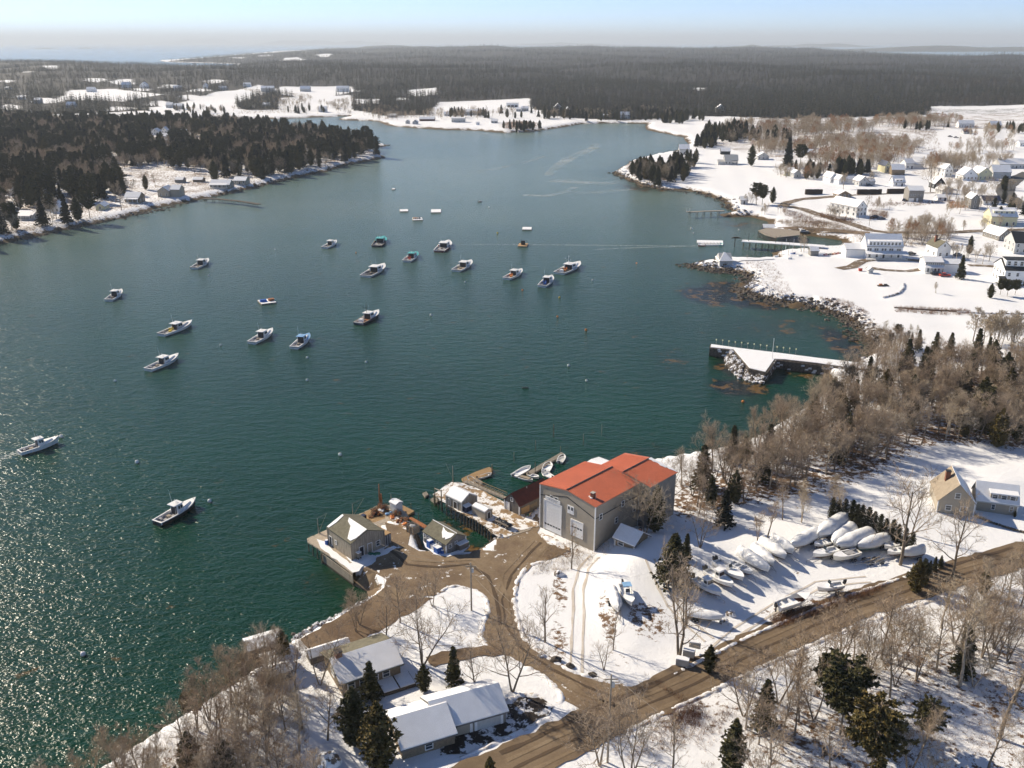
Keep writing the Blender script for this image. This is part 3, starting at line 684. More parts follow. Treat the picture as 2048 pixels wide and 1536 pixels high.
def bare(h=12, spread=.62, stems=1, first=.3, limbs=11, fine=1.0, far=0, droop=0.0, tw=.022):
    tr, cr = TB(), TB()
    def grow(p, d, ln, r, lv):
        n = (7, 4, 3, 2)[lv]; pts = [p.copy()]; rads = [r]; q = p.copy(); dd = d.copy()
        for i in range(n):
            dd = (dd + rv((.05, .13, .17, .2)[lv]) + Vector((0, 0, (.04, .10, .08, .03)[lv] - droop * lv * .05))).normalized(); q = q + dd * ln / n
            pts.append(q.copy()); rads.append(max(r * (1 - (i + 1) / n * (.72 if lv == 0 else .85)), .008))
        tb = tr if lv < 2 else cr
        tb.tube(pts, rads, (6, 4, 3, 3)[lv] if not far else 3)
        kids = (limbs, 7, 6, 0)[lv] if not far else (limbs, 4, 0, 0)[lv]
        kids = int(kids * (fine if lv else 1) + .5)
        for k in range(kids):
            t_ = (first + (1 - first) * (k + .6) / kids) if lv == 0 else .2 + .8 * (k + random.random()) / kids
            i = min(int(t_ * n), n - 1); base = pts[i].lerp(pts[i + 1], t_ * n - i); ax = (pts[i + 1] - pts[i]).normalized()
            a = k * 2.4 + random.random(); u = ax.orthogonal().normalized(); w_ = ax.cross(u); side = u * math.cos(a) + w_ * math.sin(a)
            if lv == 0:
                nd = (ax * (.55 + .5 * t_) + side * 1.1 * spread / .62 + Vector((0, 0, .25))).normalized(); l2 = h * spread * (1.0 - .62 * t_ + random.uniform(-.08, .12)) * .78
            else: nd = (ax * .75 + side * .75 + Vector((0, 0, .18 - droop * .2))).normalized(); l2 = ln * (.62 - .28 * t_) * random.uniform(.75, 1.2)
            grow(base, nd, l2, max(rads[i] * (.55 if lv == 0 else .5), .02), lv + 1)
        if lv == (1 if far else 2) or lv == 3:
            m_ = int((9 if lv == 2 else 7) * fine) if not far else 7
            for k in range(m_):
                t_ = random.uniform(.15, 1); i = min(int(t_ * n), n - 1); base = pts[i].lerp(pts[i + 1], t_ * n - i); ax = (pts[i + 1] - pts[i]).normalized()
                dr = (ax + rv(.55) + Vector((0, 0, .2))).normalized(); cr.spike(base, base + dr * random.uniform(.5, 1.15) * (h / 12) * (1 if not far else 1.7), tw * (1 if not far else 3.6))
    for s_ in range(stems):
        d = Vector((0, 0, 1)) if stems == 1 else (Vector((math.cos(s_ * 6.283 / stems + .5), math.sin(s_ * 6.283 / stems + .5), 0)) * .28 + Vector((0, 0, 1))).normalized()
        grow(Vector((0, 0, -.3)), (d + rv(.05)).normalized(), h * (.86 if stems == 1 else .8), h * .0175 / (stems ** .4), 0)
    return tr, cr
def conifer(h=11, rad=2.4, kind='spruce', dens=1.0, far=0):
    tr, cr = TB(), TB()
    tr.tube([Vector((0, 0, -.3)), Vector((0, 0, h * .5)), Vector((0, 0, h * .97))], [h * .016, h * .009, .02], 5 if not far else 3)
    levels = int((h * 2.6 if not far else 9) * (dens if not far else 1)); 
    lean = rv(.02)
    for j in range(levels):
        t_ = (j + random.random() * .6) / levels
        if kind == 'pine':
            z0 = h * (.38 + .62 * t_); rr = rad * (.45 + .75 * math.sin(min(1, t_ * 1.15) * 2.7)) * random.uniform(.55, 1.15); nb = 5
        elif kind == 'cedar': z0 = h * (.04 + .95 * t_); rr = rad * (math.sin(min(1, (t_ + .08)) * math.pi) ** .5 * (1 - t_ * .55)) * random.uniform(.8, 1.1); nb = 8
        elif kind == 'column': z0 = h * (.0 + .98 * t_); rr = rad * (1 - t_ ** 2.2) ** .5 * random.uniform(.9, 1.05) * (.75 + .25 * min(1, t_ * 4)); nb = 8
        else: z0 = h * (.10 + .89 * t_); rr = rad * (1 - t_) ** .85 * random.uniform(.72, 1.12) + .12; nb = 8
        if far: nb = 5
        for b_ in range(nb):
            if kind != 'column' and random.random() < .14: continue
            a = b_ * 6.283 / nb + j * 1.1 + random.random() * .5; L_ = rr * random.uniform(.75, 1.15)
            o = Vector((math.cos(a), math.sin(a), 0)); up = .10 if kind == 'pine' else (-.22 + .5 * t_ if kind == 'spruce' else .55)
            p0 = Vector((0, 0, z0)); p1 = p0 + o * L_ + Vector((0, 0, L_ * up)); perp = Vector((-o.y, o.x, 0))
            if far: cr.tri(p0 + Vector((0, 0, .3)), p1 - perp * L_ * .42 - Vector((0, 0, .3)), p1 + perp * L_ * .42 - Vector((0, 0, .3))); continue
            m_ = 6 if kind != 'column' else 3
            if kind == 'pine': tr.tube([p0, p1], [.05, .02], 3)
            for k in range(m_):
                f = (k + .7) / m_; c = p0.lerp(p1, f if kind != 'pine' else .45 + .6 * f) + rv(.10); sz = (.42 + .55 * L_ / max(m_, 1)) * random.uniform(.7, 1.15) * (.72 if kind == 'pine' else .82)
                if kind == 'column': sz *= .62
                for q in range(4 if kind == 'pine' else 3 if kind != 'column' else 2):
                    t1 = (o * random.uniform(.2, 1) + perp * random.gauss(0, .9) + Vector((0, 0, random.gauss(.05, .45)))).normalized() * sz; t2 = t1.cross(rv(1)).normalized() * sz * .55
                    cr.tri(c - t1 * .4 - t2, c - t1 * .4 + t2, c + t1)
    cr.spike(Vector((0, 0, h * .9)), Vector((0, 0, h * 1.03)), .12)
    return tr, cr
def shrub_mb(h=1.6, r=1.3, n=120, w_=.02):
    cr = TB()
    for i in range(n):
        a = random.random() * 6.283; rr = r * math.sqrt(random.random()) * .6; p = Vector((math.cos(a) * rr, math.sin(a) * rr, -.1))
        q = p + Vector((math.cos(a) * r * .6 * random.random() + random.gauss(0, .2), math.sin(a) * r * .6 * random.random() + random.gauss(0, .2), h * random.uniform(.5, 1.05)))
        cr.spike(p, q, w_ * random.uniform(.8, 1.6))
        for k in range(4): b_ = p.lerp(q, random.uniform(.3, .9)); cr.spike(b_, b_ + (q - p).normalized() * .3 * h + rv(.22 * h), w_ * .7)
    return cr
VAR = {}
def variants(key, fn, n, mats):
    L_ = []
    for i in range(n):
        tr, cr = fn(i)
        L_.append({'t': tb_mesh('trunk', [(tr, mats[0])]), 'c': tb_mesh('crown', [(cr, mats[1])]), 'full': tb_mesh('tree', [(tr, mats[0]), (cr, mats[1])])})
    VAR[key] = L_
def recolor(key, new, mats):
    L_ = []
    for d in VAR[key]:
        e = {}
        for k, me in d.items():
            m2 = me.copy()
            if k == 't': m2.materials[0] = MATS[mats[0]]
            elif k == 'c': m2.materials[0] = MATS[mats[1]]
            else: m2.materials[0] = MATS[mats[0]]; m2.materials[1] = MATS[mats[1]]
            e[k] = m2
        L_.append(e)
    VAR[new] = L_
# all built 10 m tall and scaled where they stand
variants('oak', lambda i: bare(10, .70, 1 + i % 2, .24, 11, .74, tw=.013), 4, ('bark', 'twig'))
variants('tall', lambda i: bare(10, .44, 1 + (i == 3), .38, 11, .66, tw=.012), 4, ('bark', 'twig'))
variants('multi', lambda i: bare(10, .56, 3, .28, 8, .60, tw=.013), 3, ('bark', 'twig'))
variants('lone', lambda i: bare(10, .50, 1 + i % 2, .22, 10, .5, tw=.012), 3, ('bark', 'twig'))
recolor('tall', 'tall_pale', ('bark_pale', 'twig_pale')); recolor('oak', 'oak_pale', ('bark', 'twig_pale'))
variants('obare', lambda i: bare(10, .60, 1, .25, 10, .7, tw=.05), 3, ('bark', 'twig_orange'))
recolor('obare', 'gbare', ('bark', 'twig_pale')); recolor('obare', 'rbare', ('bark', 'twig_dark'))
variants('spruce', lambda i: conifer(10, 2.1 + .3 * i, 'spruce'), 3, ('bark', 'needle'))
variants('cedar', lambda i: conifer(10, 2.3 + .3 * i, 'cedar', 1.1), 3, ('bark', 'needle'))
recolor('cedar', 'cedar_gold', ('bark', 'needle_gold')); recolor('spruce', 'spruce_dark', ('bark', 'needle_dark'))
variants('pine', lambda i: conifer(10, 2.6, 'pine', 1.7), 3, ('bark', 'needle'))
recolor('pine', 'pine_gold', ('bark', 'needle_gold'))
variants('broad', lambda i: conifer(10, 4.2, 'spruce', 1.3), 1, ('bark', 'needle'))
variants('column', lambda i: conifer(10, 1.55, 'column', 2.0), 2, ('bark', 'arbor'))
variants('farbare', lambda i: bare(10, .55, 1, .3, 9, 1, far=1), 3, ('twig_dark', 'twig_dark'))
recolor('farbare', 'farbare_pale', ('bark', 'bark')); recolor('farbare', 'farbare_orange', ('bark', 'twig_orange'))
variants('farspruce', lambda i: conifer(10, 2.4, 'spruce', 1, far=1), 2, ('bark', 'needle_dark'))
TREES = []
def tree(kind, x, y, h, z=None, rz=None, label=None, group=None, cat=None, name=None, v=None, parts=True):
    if kind in ('column',): con = True
    con = any(k in kind for k in ('spruce', 'cedar', 'pine', 'column', 'broad'))
    TREES.append(dict(kind=kind, x=x, y=y, z=hz(x, y) if z is None else z, h=h, rz=random.random() * 6.28 if rz is None else rz, con=con, label=label, group=group,
        cat=cat or ('evergreen' if con else 'tree'), name=name or ({'cedar': 'cedar', 'cedar_gold': 'cedar', 'pine': 'pine_tree', 'pine_gold': 'pine_tree', 'column': 'arborvitae'}.get(kind, 'spruce') if con else 'bare_tree'),
        v=random.randrange(len(VAR[kind])) if v is None else v, parts=parts))
def tpx(kind, px, py, toppx, label=None, group=None, **k):
    """a tree whose foot stands at px, py; toppx is how many pixels tall it looks"""
    x, y, z = G(px, py); zc = y * CP - (z - CAMH) * SP
    h = toppx * zc / FPX / (CP + SP * (py - toppx * .5 - 768) / FPX)
    tree(kind, x, y, h, z, label=label, group=group, **k)
def gn_scatter(name, pts, protos, label, col=None):
    """one object of many plants: a point per plant, instances of the given plants"""
    me = bpy.data.meshes.new(name); n = len(pts); A_ = np.array(pts, np.float32)
    me.vertices.add(n); me.vertices.foreach_set('co', A_[:, :3].ravel())
    me.attributes.new('idx', 'INT', 'POINT').data.foreach_set('value', A_[:, 5].astype(np.int32))
    me.attributes.new('scl', 'FLOAT', 'POINT').data.foreach_set('value', A_[:, 3])
    rr = np.zeros((n, 3), np.float32); rr[:, 2] = A_[:, 4]
    me.attributes.new('rot', 'FLOAT_VECTOR', 'POINT').data.foreach_set('vector', rr.ravel())
    o = link(name, me); tag(o, label, kind='stuff')
    g = bpy.data.node_groups.new(name, 'GeometryNodeTree'); g.interface.new_socket('Geometry', in_out='INPUT', socket_type='NodeSocketGeometry'); g.interface.new_socket('Geometry', in_out='OUTPUT', socket_type='NodeSocketGeometry')
    N_ = g.nodes.new; L_ = g.links.new; gi = N_('NodeGroupInput'); go = N_('NodeGroupOutput'); jn = N_('GeometryNodeJoinGeometry')
    for p in protos:
        oi = N_('GeometryNodeObjectInfo'); oi.inputs['Object'].default_value = p; oi.inputs['As Instance'].default_value = True; oi.transform_space = 'ORIGINAL'; L_(oi.outputs['Geometry'], jn.inputs[0])
    ip = N_('GeometryNodeInstanceOnPoints'); ip.inputs['Pick Instance'].default_value = True
    mp_ = N_('GeometryNodeMeshToPoints'); L_(gi.outputs[0], mp_.inputs[0]); L_(mp_.outputs[0], ip.inputs['Points']); L_(jn.outputs[0], ip.inputs['Instance'])
    for nm, ty, so_ in (('idx', 'INT', 'Instance Index'), ('scl', 'FLOAT', 'Scale'), ('rot', 'FLOAT_VECTOR', 'Rotation')):
        na = N_('GeometryNodeInputNamedAttribute'); na.data_type = ty; na.inputs['Name'].default_value = nm; L_(na.outputs['Attribute'], ip.inputs[so_])
    L_(ip.outputs[0], go.inputs[0]); md = o.modifiers.new('scatter', 'NODES'); md.node_group = g
    return o
# ---------------------------------------------------------------- boatyard
def ppm(py): return FPX * (SP + CP * (py - 768) / FPX) / CAMH
def yardhouse(name, label, cat, A, ang, W, depth, **k):
    """near-left corner A in the photograph, wall direction in degrees, sizes in metres"""
    z = k.pop('z', None)
    g = (*P(*A, z), z) if z is not None else G(*A)
    a = R(ang); B = (g[0] + W * math.cos(a), g[1] + W * math.sin(a))
    return house(name, label, cat, None, None, depth, world=(g[:2], B), z=g[2], **k)
# the big boat shed
bs = house('boat_shed', 'large tan boat shed with red metal roof and tall white doors', 'boat shed', None, None, 14.0, 9.7, 1.05, 'y', 'taupe', 'redroof', snow=None, oh=.18, z=2.5,
    world=((5.66, 166.3), (5.66 + 14.1 * math.cos(R(-43.6)), 166.3 + 14.1 * math.sin(R(-43.6)))), corner='white', group=None,
    wins=[('f', .22 * 1.0, 7.2 + .0, .75, .95), ('f', .305, 7.2, .75, .95), ('r', .12, 6.4, .8, 1.1), ('r', .62, 6.6, .8, 1.1), ('r', .9, 4.0, .8, 1.2), ('r', .48, 3.6, .8, 1.2)])
W_ = 14.1
def roof_pt(u, y, up=0):   # u across 0..W
    e, r_ = 9.7, 1.05
    return (u, y, e + r_ * (1 - abs(u - W_ / 2) / (W_ / 2)) + up)
sm = MB()
for i in range(47):
    y = -.15 + i * .305
    for a_, b_ in ((-.15, W_ / 2 - .05), (W_ / 2 + .05, W_ + .15)):
        p, q = roof_pt(a_, y, .165), roof_pt(b_, y, .165)
        sm.hull8([(p[0], y, p[2]), (q[0], y, q[2]), (q[0], y + .05, q[2]), (p[0], y + .05, p[2])], [(p[0], y, p[2] + .05), (q[0], y, q[2] + .05), (q[0], y + .05, q[2] + .05), (p[0], y + .05, p[2] + .05)], 'redseam')
ro = [c for c in bs.children if c.name.startswith('roof')][0]
tag(sm.build('seam', ro), kind='stuff')
MB().box(W_ / 2 - .14, W_ / 2 + .14, -.2, 14.2, 10.93, 11.02, 'dark').build('ridge_cap', ro)
# rear block, set off to the right
rb = wall_mb(13.2, 9.2, 9.6, 1.05, 'y', 'taupe_dark', 3.4, 14.003).build('rear_wing', bs)
r2, _ = roof_meshes(13.2, 9.2, 9.6, 1.05, 'y', .18, .16, 'redroof', 3.4, 14.2)
r2o = r2.build('wing_roof', bs)
sm = MB()
for i in range(30):
    y = 14.1 + i * .305
    for a_, b_ in ((3.25, 9.95), (10.05, 16.75)):
        zz = lambda u: 9.6 + 1.05 * (1 - abs(u - 10.0) / 6.6) + .165
        sm.hull8([(a_, y, zz(a_)), (b_, y, zz(b_)), (b_, y + .05, zz(b_)), (a_, y + .05, zz(a_))], [(a_, y, zz(a_) + .05), (b_, y, zz(b_) + .05), (b_, y + .05, zz(b_) + .05), (a_, y + .05, zz(a_) + .05)], 'redseam')
tag(sm.build('seam', r2o), kind='stuff')
MB().box(9.86, 10.14, 14.0, 23.5, 10.83, 10.92, 'dark').build('ridge_cap', r2o)
sn = MB(); rnd = random.Random(4)
for i in range(14):
    u0 = 10.1 + i * .47; d0 = 1.0 - .05 * i + rnd.uniform(-.2, .3)
    zz = lambda u: 9.6 + 1.05 * (1 - abs(u - 10.0) / 6.6) + .225
    sn.hull8([(u0, 23.4 - d0, zz(u0)), (u0 + .5, 23.4 - d0, zz(u0 + .5)), (u0 + .5, 23.4, zz(u0 + .5)), (u0, 23.4, zz(u0))], [(u0, 23.45 - d0, zz(u0) + .1), (u0 + .5, 23.45 - d0, zz(u0 + .5) + .1), (u0 + .5, 23.4, zz(u0 + .5) + .1), (u0, 23.4, zz(u0) + .1)], 'snow')
sn.build('snow', r2o)
# band lines, doors, sign
bd = MB()
def bandline(p, q):
    d = Vector((q[0] - p[0], 0, q[1] - p[1])); n = Vector((-d.z, 0, d.x)).normalized() * .09
    a_ = [(p[0] - n.x, -.04, p[1] - n.z), (q[0] - n.x, -.04, q[1] - n.z), (q[0] + n.x, -.04, q[1] + n.z), (p[0] + n.x, -.04, p[1] + n.z)]
    bd.hull8(a_, [(x, y + .035, z_) for x, y, z_ in a_], 'dark')
bandline((0, 7.35), (W_ * .5, 9.3)); bandline((W_ * .5, 9.3), (W_, 7.1)); bd.box(W_ + .005, W_ + .04, 0.2, 13.9, 7.0, 7.2, 'dark'); bd.build('trim', bs)
def bigdoor(x0, x1, z0, z1, rows, nw, zw):
    d = MB().box(x0 - .18, x0, -.14, .0, z0, z1 + .18, 'white').box(x1, x1 + .18, -.14, .0, z0, z1 + .18, 'white').box(x0, x1, -.14, .0, z1, z1 + .18, 'white').build('garage_door', bs)
    mesh_key = {}
    for i in range(rows):
        a_ = z0 + (z1 - z0) * i / rows; b_ = z0 + (z1 - z0) * (i + 1) / rows - .03
        p = link('panel', MB().box(0, x1 - x0, -.07, 0, 0, (z1 - z0) / rows - .03, 'white').mesh('panel') if 'p' not in mesh_key else mesh_key['p'], d, (x0, 0, a_)); mesh_key['p'] = p.data
    for i in range(nw):
        xx = x0 + (x1 - x0) * (i + .5) / nw
        link('pane', mesh_key.setdefault('w', MB().box(-.27, .27, -.085, -.02, 0, .32, 'glass').mesh('pane')), d, (xx, 0, zw))
bigdoor(1.25, 5.6, .25, 6.7, 9, 6, 1.35)
bigdoor(8.3, 11.1, 1.5, 4.9, 5, 4, 3.3)
lf = MB().box(7.25, 8.85, -.1, 0, 6.0, 7.75, 'white').build('loft_door', bs)
for xx in (7.62, 8.42): MB().box(xx - .2, xx + .2, -.13, -.04, 6.85, 7.5, 'glass').build('pane', lf)
sg = MB().box(1.5, 5.3, -.13, 0, 7.0, 7.75, 'white').build('sign', bs)
lt = MB(); rnd = random.Random(3)       # two lines of lettering, far too small in the photograph to be read
for row, (zl, xa, xb) in enumerate(((7.42, 1.9, 4.9), (7.2, 2.3, 4.5))):
    x = xa
    while x < xb:
        ww = rnd.uniform(.05, .10); lt.box(x, x + ww, -.137, -.128, zl, zl + .11, 'navy'); x += ww + rnd.choice((.04, .04, .12))
tag(lt.build('lettering', sg), kind='stuff')
ch = MB().box(W_ - 2.6, W_ - 1.9, 1.6, 2.3, 9.8, 11.2, 'brick').box(W_ - 2.68, W_ - 1.82, 1.52, 2.38, 11.2, 11.3, 'concrete').build('chimney', ro)
MB().tube((W_ - 1.5, 1.9, 9.9), (W_ - 1.5, 1.9, 11.0), .08, .08, 6, 'alu').build('vent_pipe', ro)
x0 = MB()
for k in range(5): x0.ball((W_ - 3.4 + k * .28, 1.7 + .3 * math.sin(k * 3), 10.22), .3, 'snow', 7, 4, (1.2, 1, .4), .2)
x0.build('snow', ro)
# brown-roofed shed beside it
s = yardhouse('net_shed', 'dark shingled shed with maroon roof beside the big red-roofed shed', 'shed', (1009.3, 1018), -44.5, 4.3, 9.5, eave=2.35, rise=2.1, axis='y', wall='greysh_dark', roof='maroon', snow=None, oh=.2, z=2.5, corner='white',
    wins=[('f', .22, .05, .95, 1.9, 'door', 'white'), ('f', .5, 2.7, .6, .7), ('r', .72, .5, 1.0, 1.3)])
MB().box(4.305, 4.36, .6, 3.0, .05, 1.5, 'wood_new').build('loading_door', s); MB().box(4.305, 4.35, 3.3, 5.4, .5, 1.35, 'brownsh').build('loading_door', s)
MB().tube((2.4, 4.2, 3.9), (2.4, 4.2, 4.6), .09, .09, 6, 'alu').build('vent_pipe', s)
# low lean-to roof behind the big shed (pale)
yardhouse('lean_to', 'pale flat-roofed lean-to behind the red roofs', 'shed', (1168, 972), -44, 4.5, 5.0, eave=5.0, rise=.3, axis='x', wall='palegrey', roof='palegrey', snow='both', z=2.5)
# grey shed on the first wharf
s = yardhouse('fish_house', 'weathered grey shed with patches of snow on its brown roof at the wharf end', 'shed', (657, 1087), -48, 8.4, 7.5, eave=3.5, rise=1.5, axis='x', wall='weather', roof='roofgreen', snow=None, oh=.12, z=2.5, corner='wood_grey',
    wins=[('f', .12, .1, .8, 1.9, 'door', 'dark'), ('f', .35, 1.2, .5, .7), ('r', .3, .05, .9, 2.0, 'door', 'dark'), ('r', .55, .05, .9, 2.0, 'door', 'wood_grey'), ('r', .8, .9, .8, 1.0)])
ro = [c for c in s.children if c.name.startswith('roof')][0]
def roofsnow(root, pts, W, Dp, eave, rise, th=.16, up=.1):
    """a patch of snow lying on the near slope, outline in roof coordinates: along 0..1, up the slope 0..1"""
    vs = []
    for u, v in pts: vs.append((u * W, v * Dp / 2, eave + rise * v + th + .006))
    m_ = MB(); n = len(vs); m_.add(vs + [(a_, b_, c_ + up) for a_, b_, c_ in vs], [tuple(range(n))[::-1], tuple(range(n, 2 * n))] + [(i, (i + 1) % n, n + (i + 1) % n, n + i) for i in range(n)], 'snow'); m_.build('snow', root)
roofsnow(ro, [(.25, 1.0), (.33, .82), (.52, .70), (.80, .10), (.93, .08), (.99, .35), (.99, 1.0)], 8.4, 7.5, 3.5, 1.5)
roofsnow(ro, [(-.01, .0), (.06, .02), (.09, .45), (.06, .95), (-.01, .95)], 8.4, 7.5, 3.5, 1.5)
# shipping container between shed and yard
s = yardhouse('container', 'long rusty-roofed storage container beside the grey wharf shed', 'container', (767, 1093), 48, 2.0, 6.6, eave=2.1, rise=.04, axis='x', wall='greysh_dark', roof='wood_new', snow=None, oh=.02, z=2.5)
cr_ = MB()
for i in range(9): cr_.box(.1 + i * .21, .2 + i * .21, -.05, -.003, .1, 2.0, 'palegrey' if i % 3 else 'dark')
cr_.build('door', s)
MB().box(.02, 1.98, 4.2, 6.55, 2.31, 2.4, 'snow').build('snow', s)
# green-roofed shed
s = yardhouse('bait_shed', 'low shingled shed with mossy green-brown roof and white windows', 'shed', (848, 1080), -47, 7.0, 4.9, eave=1.95, rise=1.35, axis='x', wall='greysh', roof='roofgreen', snow=None, oh=.22, z=2.5, corner='white',
    wins=[('f', x, .75, .5, .75) for x in (.06, .2, .3, .52, .62, .74)] + [('r', .2, .9, .6, .7), ('r', .5, 1.2, .5, .5)])
ro = [c for c in s.children if c.name.startswith('roof')][0]
roofsnow(ro, [(.48, .95), (.58, .55), (.75, .2), (.82, .35), (.86, .2), (.98, .55), (.99, .9), (.75, .75), (.62, .8)], 7.0, 4.9, 1.95, 1.35)
MB().box(-.2, 7.2, 2.46, 2.62, 3.50, 3.56, 'snow').build('snow', ro)
MB().box(7.003, 8.2, 2.4, 4.7, -.3, 1.2, 'greysh_dark').build('wing', s); MB().box(7.003, 8.25, 2.35, 4.75, 1.203, 1.35, 'snow').build('snow', s)
# small snow-roofed hut above the yard
s = yardhouse('small_house', 'small shingled house with thick snow on its roof above the yard', 'house', (1230, 1091), -42, 4.4, 4.6, eave=1.9, rise=1.6, axis='x', wall='brownsh', roof='roofgrey', snow='both', oh=.5, corner='white', chim=(3.9, 2.6, 4.1, .25), wins=[('f', .3, .6, 1.1, .95)])
# second wharf: white-roofed shed, hut
s = yardhouse('wharf_shed', 'grey board shed with snow-white roof on the second wharf', 'shed', (892.7, 1009), -45, 4.9, 4.3, eave=2.15, rise=1.3, axis='x', wall='weather', roof='palegrey', snow='both', oh=.12, z=2.5, corner='palegrey',
    wins=[('f', .2, .1, .5, 1.6, 'door', 'wood_grey'), ('f', .6, .1, 1.0, 1.6, 'door', 'wood_dark'), ('r', .3, 1.0, .4, .5)])
MB().box(4.903, 5.9, .3, 1.9, 0, 1.3, 'navy').build('lean_to', s); MB().hull8([(4.903, .2, 1.5), (6.0, .2, 1.3), (6.0, 2.0, 1.3), (4.903, 2.0, 1.5)], [(4.903, .2, 1.6), (6.0, .2, 1.4), (6.0, 2.0, 1.4), (4.903, 2.0, 1.6)], 'snow').build('lean_to_roof', s)
s = yardhouse('utility_hut', 'small beige hut with slanted half-snowy roof behind the wharf shed', 'hut', (944.5, 1028), -45, 3.9, 2.1, eave=1.75, rise=.35, axis='x', wall='taupe', roof='palegrey', snow='0', oh=.08, z=2.6, wins=[('r', .5, .1, .8, 1.4, 'door', 'dark')])
# white hut at the end of the first wharf
s = yardhouse('white_hut', 'tiny white hut with pale roof among the lobster gear', 'hut', (780, 1019), -44, 2.1, 1.7, eave=1.7, rise=.3, axis='x', wall='white', roof='palegrey', snow='both', oh=.15, z=2.5)
# the snowy house and garages at the bottom
s = yardhouse('long_house', 'long low house under bare trees, half its roof snowy and half mossy', 'house', (686, 1392), 29.5, 9.4, 8.4, eave=2.4, rise=1.55, axis='x', wall='brownsh', roof='roofgreen', snow='0', oh=.5, z=2.5, chim=(1.0, 4.2, 5.0, .5), wins=[('f', x, .9, 1.0, 1.1) for x in (.15, .35, .55, .75)] + [('l', .5, 1, 1.2, 1.2)])
s = yardhouse('garage', 'snow-roofed two-door garage beside the black driveway', 'garage', (878, 1483), 22.5, 10.2, 7.2, eave=2.1, rise=1.9, axis='x', wall='taupe_dark', roof='roofgrey', snow='both', oh=.4, z=2.5,
    wins=[('f', .28, .05, 3.6, 1.75, 'garage_door', 'taupe'), ('f', .74, .05, 3.6, 1.75, 'garage_door', 'palegrey')])
s = yardhouse('garage_wing', 'lower snow-roofed garage wing left of the two-door garage', 'garage', (806, 1520), 24, 7.6, 8.0, eave=1.9, rise=1.9, axis='x', wall='brownsh', roof='roofgrey', snow='both', oh=.4, z=2.5, wins=[('f', .5, .6, 1.0, .9)])
MB().box(0, 5.2, 0, 3.2, 0, .5, 'wood_dark').box(.1, 2.5, .1, 3.1, .503, .62, 'snow').box(2.75, 5.1, .1, 3.1, .503, .62, 'snow')
dk = empty('deck', (*P(768, 1393, 2.5), 2.5), R(27), 'low snowy deck split by a brown board beside the long house', 'deck'); MB().box(0, 5.2, 0, 3.6, -.1, .5, 'wood_dark').build('frame', dk); MB().box(.1, 2.5, .1, 3.5, .503, .62, 'snow').box(2.75, 5.1, .1, 3.5, .503, .62, 'snow').build('snow', dk)
for nm, lab, A, an, w_, d_, e_ in [('shore_shed', 'snow-roofed shed at the water edge by the small dark evergreen', (500, 1322), 29, 5.6, 3.4, 1.8), ('shore_shed', 'smaller snow-roofed shed just inland of the water edge shed', (530, 1352), 29, 4.2, 3.0, 1.7),
    ('shore_shed', 'third snow-roofed shed half hidden by thicket', (522, 1378), 29, 5.0, 2.6, 1.6), ('boat_cover', 'long low snow-covered store beside the bare brown ground', (622, 1330), 29, 6.6, 2.2, 1.2)]:
    yardhouse(nm, lab, 'shed', A, an, w_, d_, eave=e_, rise=.6, axis='x', wall='greysh_dark', roof='roofgrey', snow='both', oh=.2, z=2.5)
# tan house at right
s = yardhouse('tan_house', 'tan two-storey house with snowy metal roof and tall brick chimney', 'house', (1950, 1020), -17, 7.8, 5.6, eave=2.4, rise=2.9, axis='x', wall='taupe', roof='palegrey', snow='both', oh=.3, corner='white',
    wins=[('f', .42, .7, .6, 1.1), ('f', .86, .7, .6, 1.1), ('r', .5, 1, .8, 1.1)], dormer=(.32, .97, 2.8, 1.35, 3))
TA = s.location.copy()
w2 = yardhouse('tan_house', 'tall tan gabled wing with brick chimney joined to the house at right', 'house', (1873, 1024), -14, 7.0, 9.0, eave=2.8, rise=3.9, axis='y', wall='taupe', roof='rooftan', snow='1', oh=.25, corner='white', chim=(2.2, 5.4, 7.2, .45), wins=[('f', .3, .8, 1.0, 1.0), ('f', .72, .8, 1.2, 1.0), ('f', .5, 3.6, .9, 1.1)])
w2.name = 'gabled_wing'
lw = MB()
for i in range(26): lw.ball((i * .55, -.5 * math.sin(i * .12) * 2, .1), .33, 'rock', 6, 4, (1, 1, .8), .25)
x, y, z = G(1945, 1030); tag(lw.build('garden_wall', None, (x, y, z), R(-42)), 'low curved fieldstone wall in the snow below the tan house', 'wall')
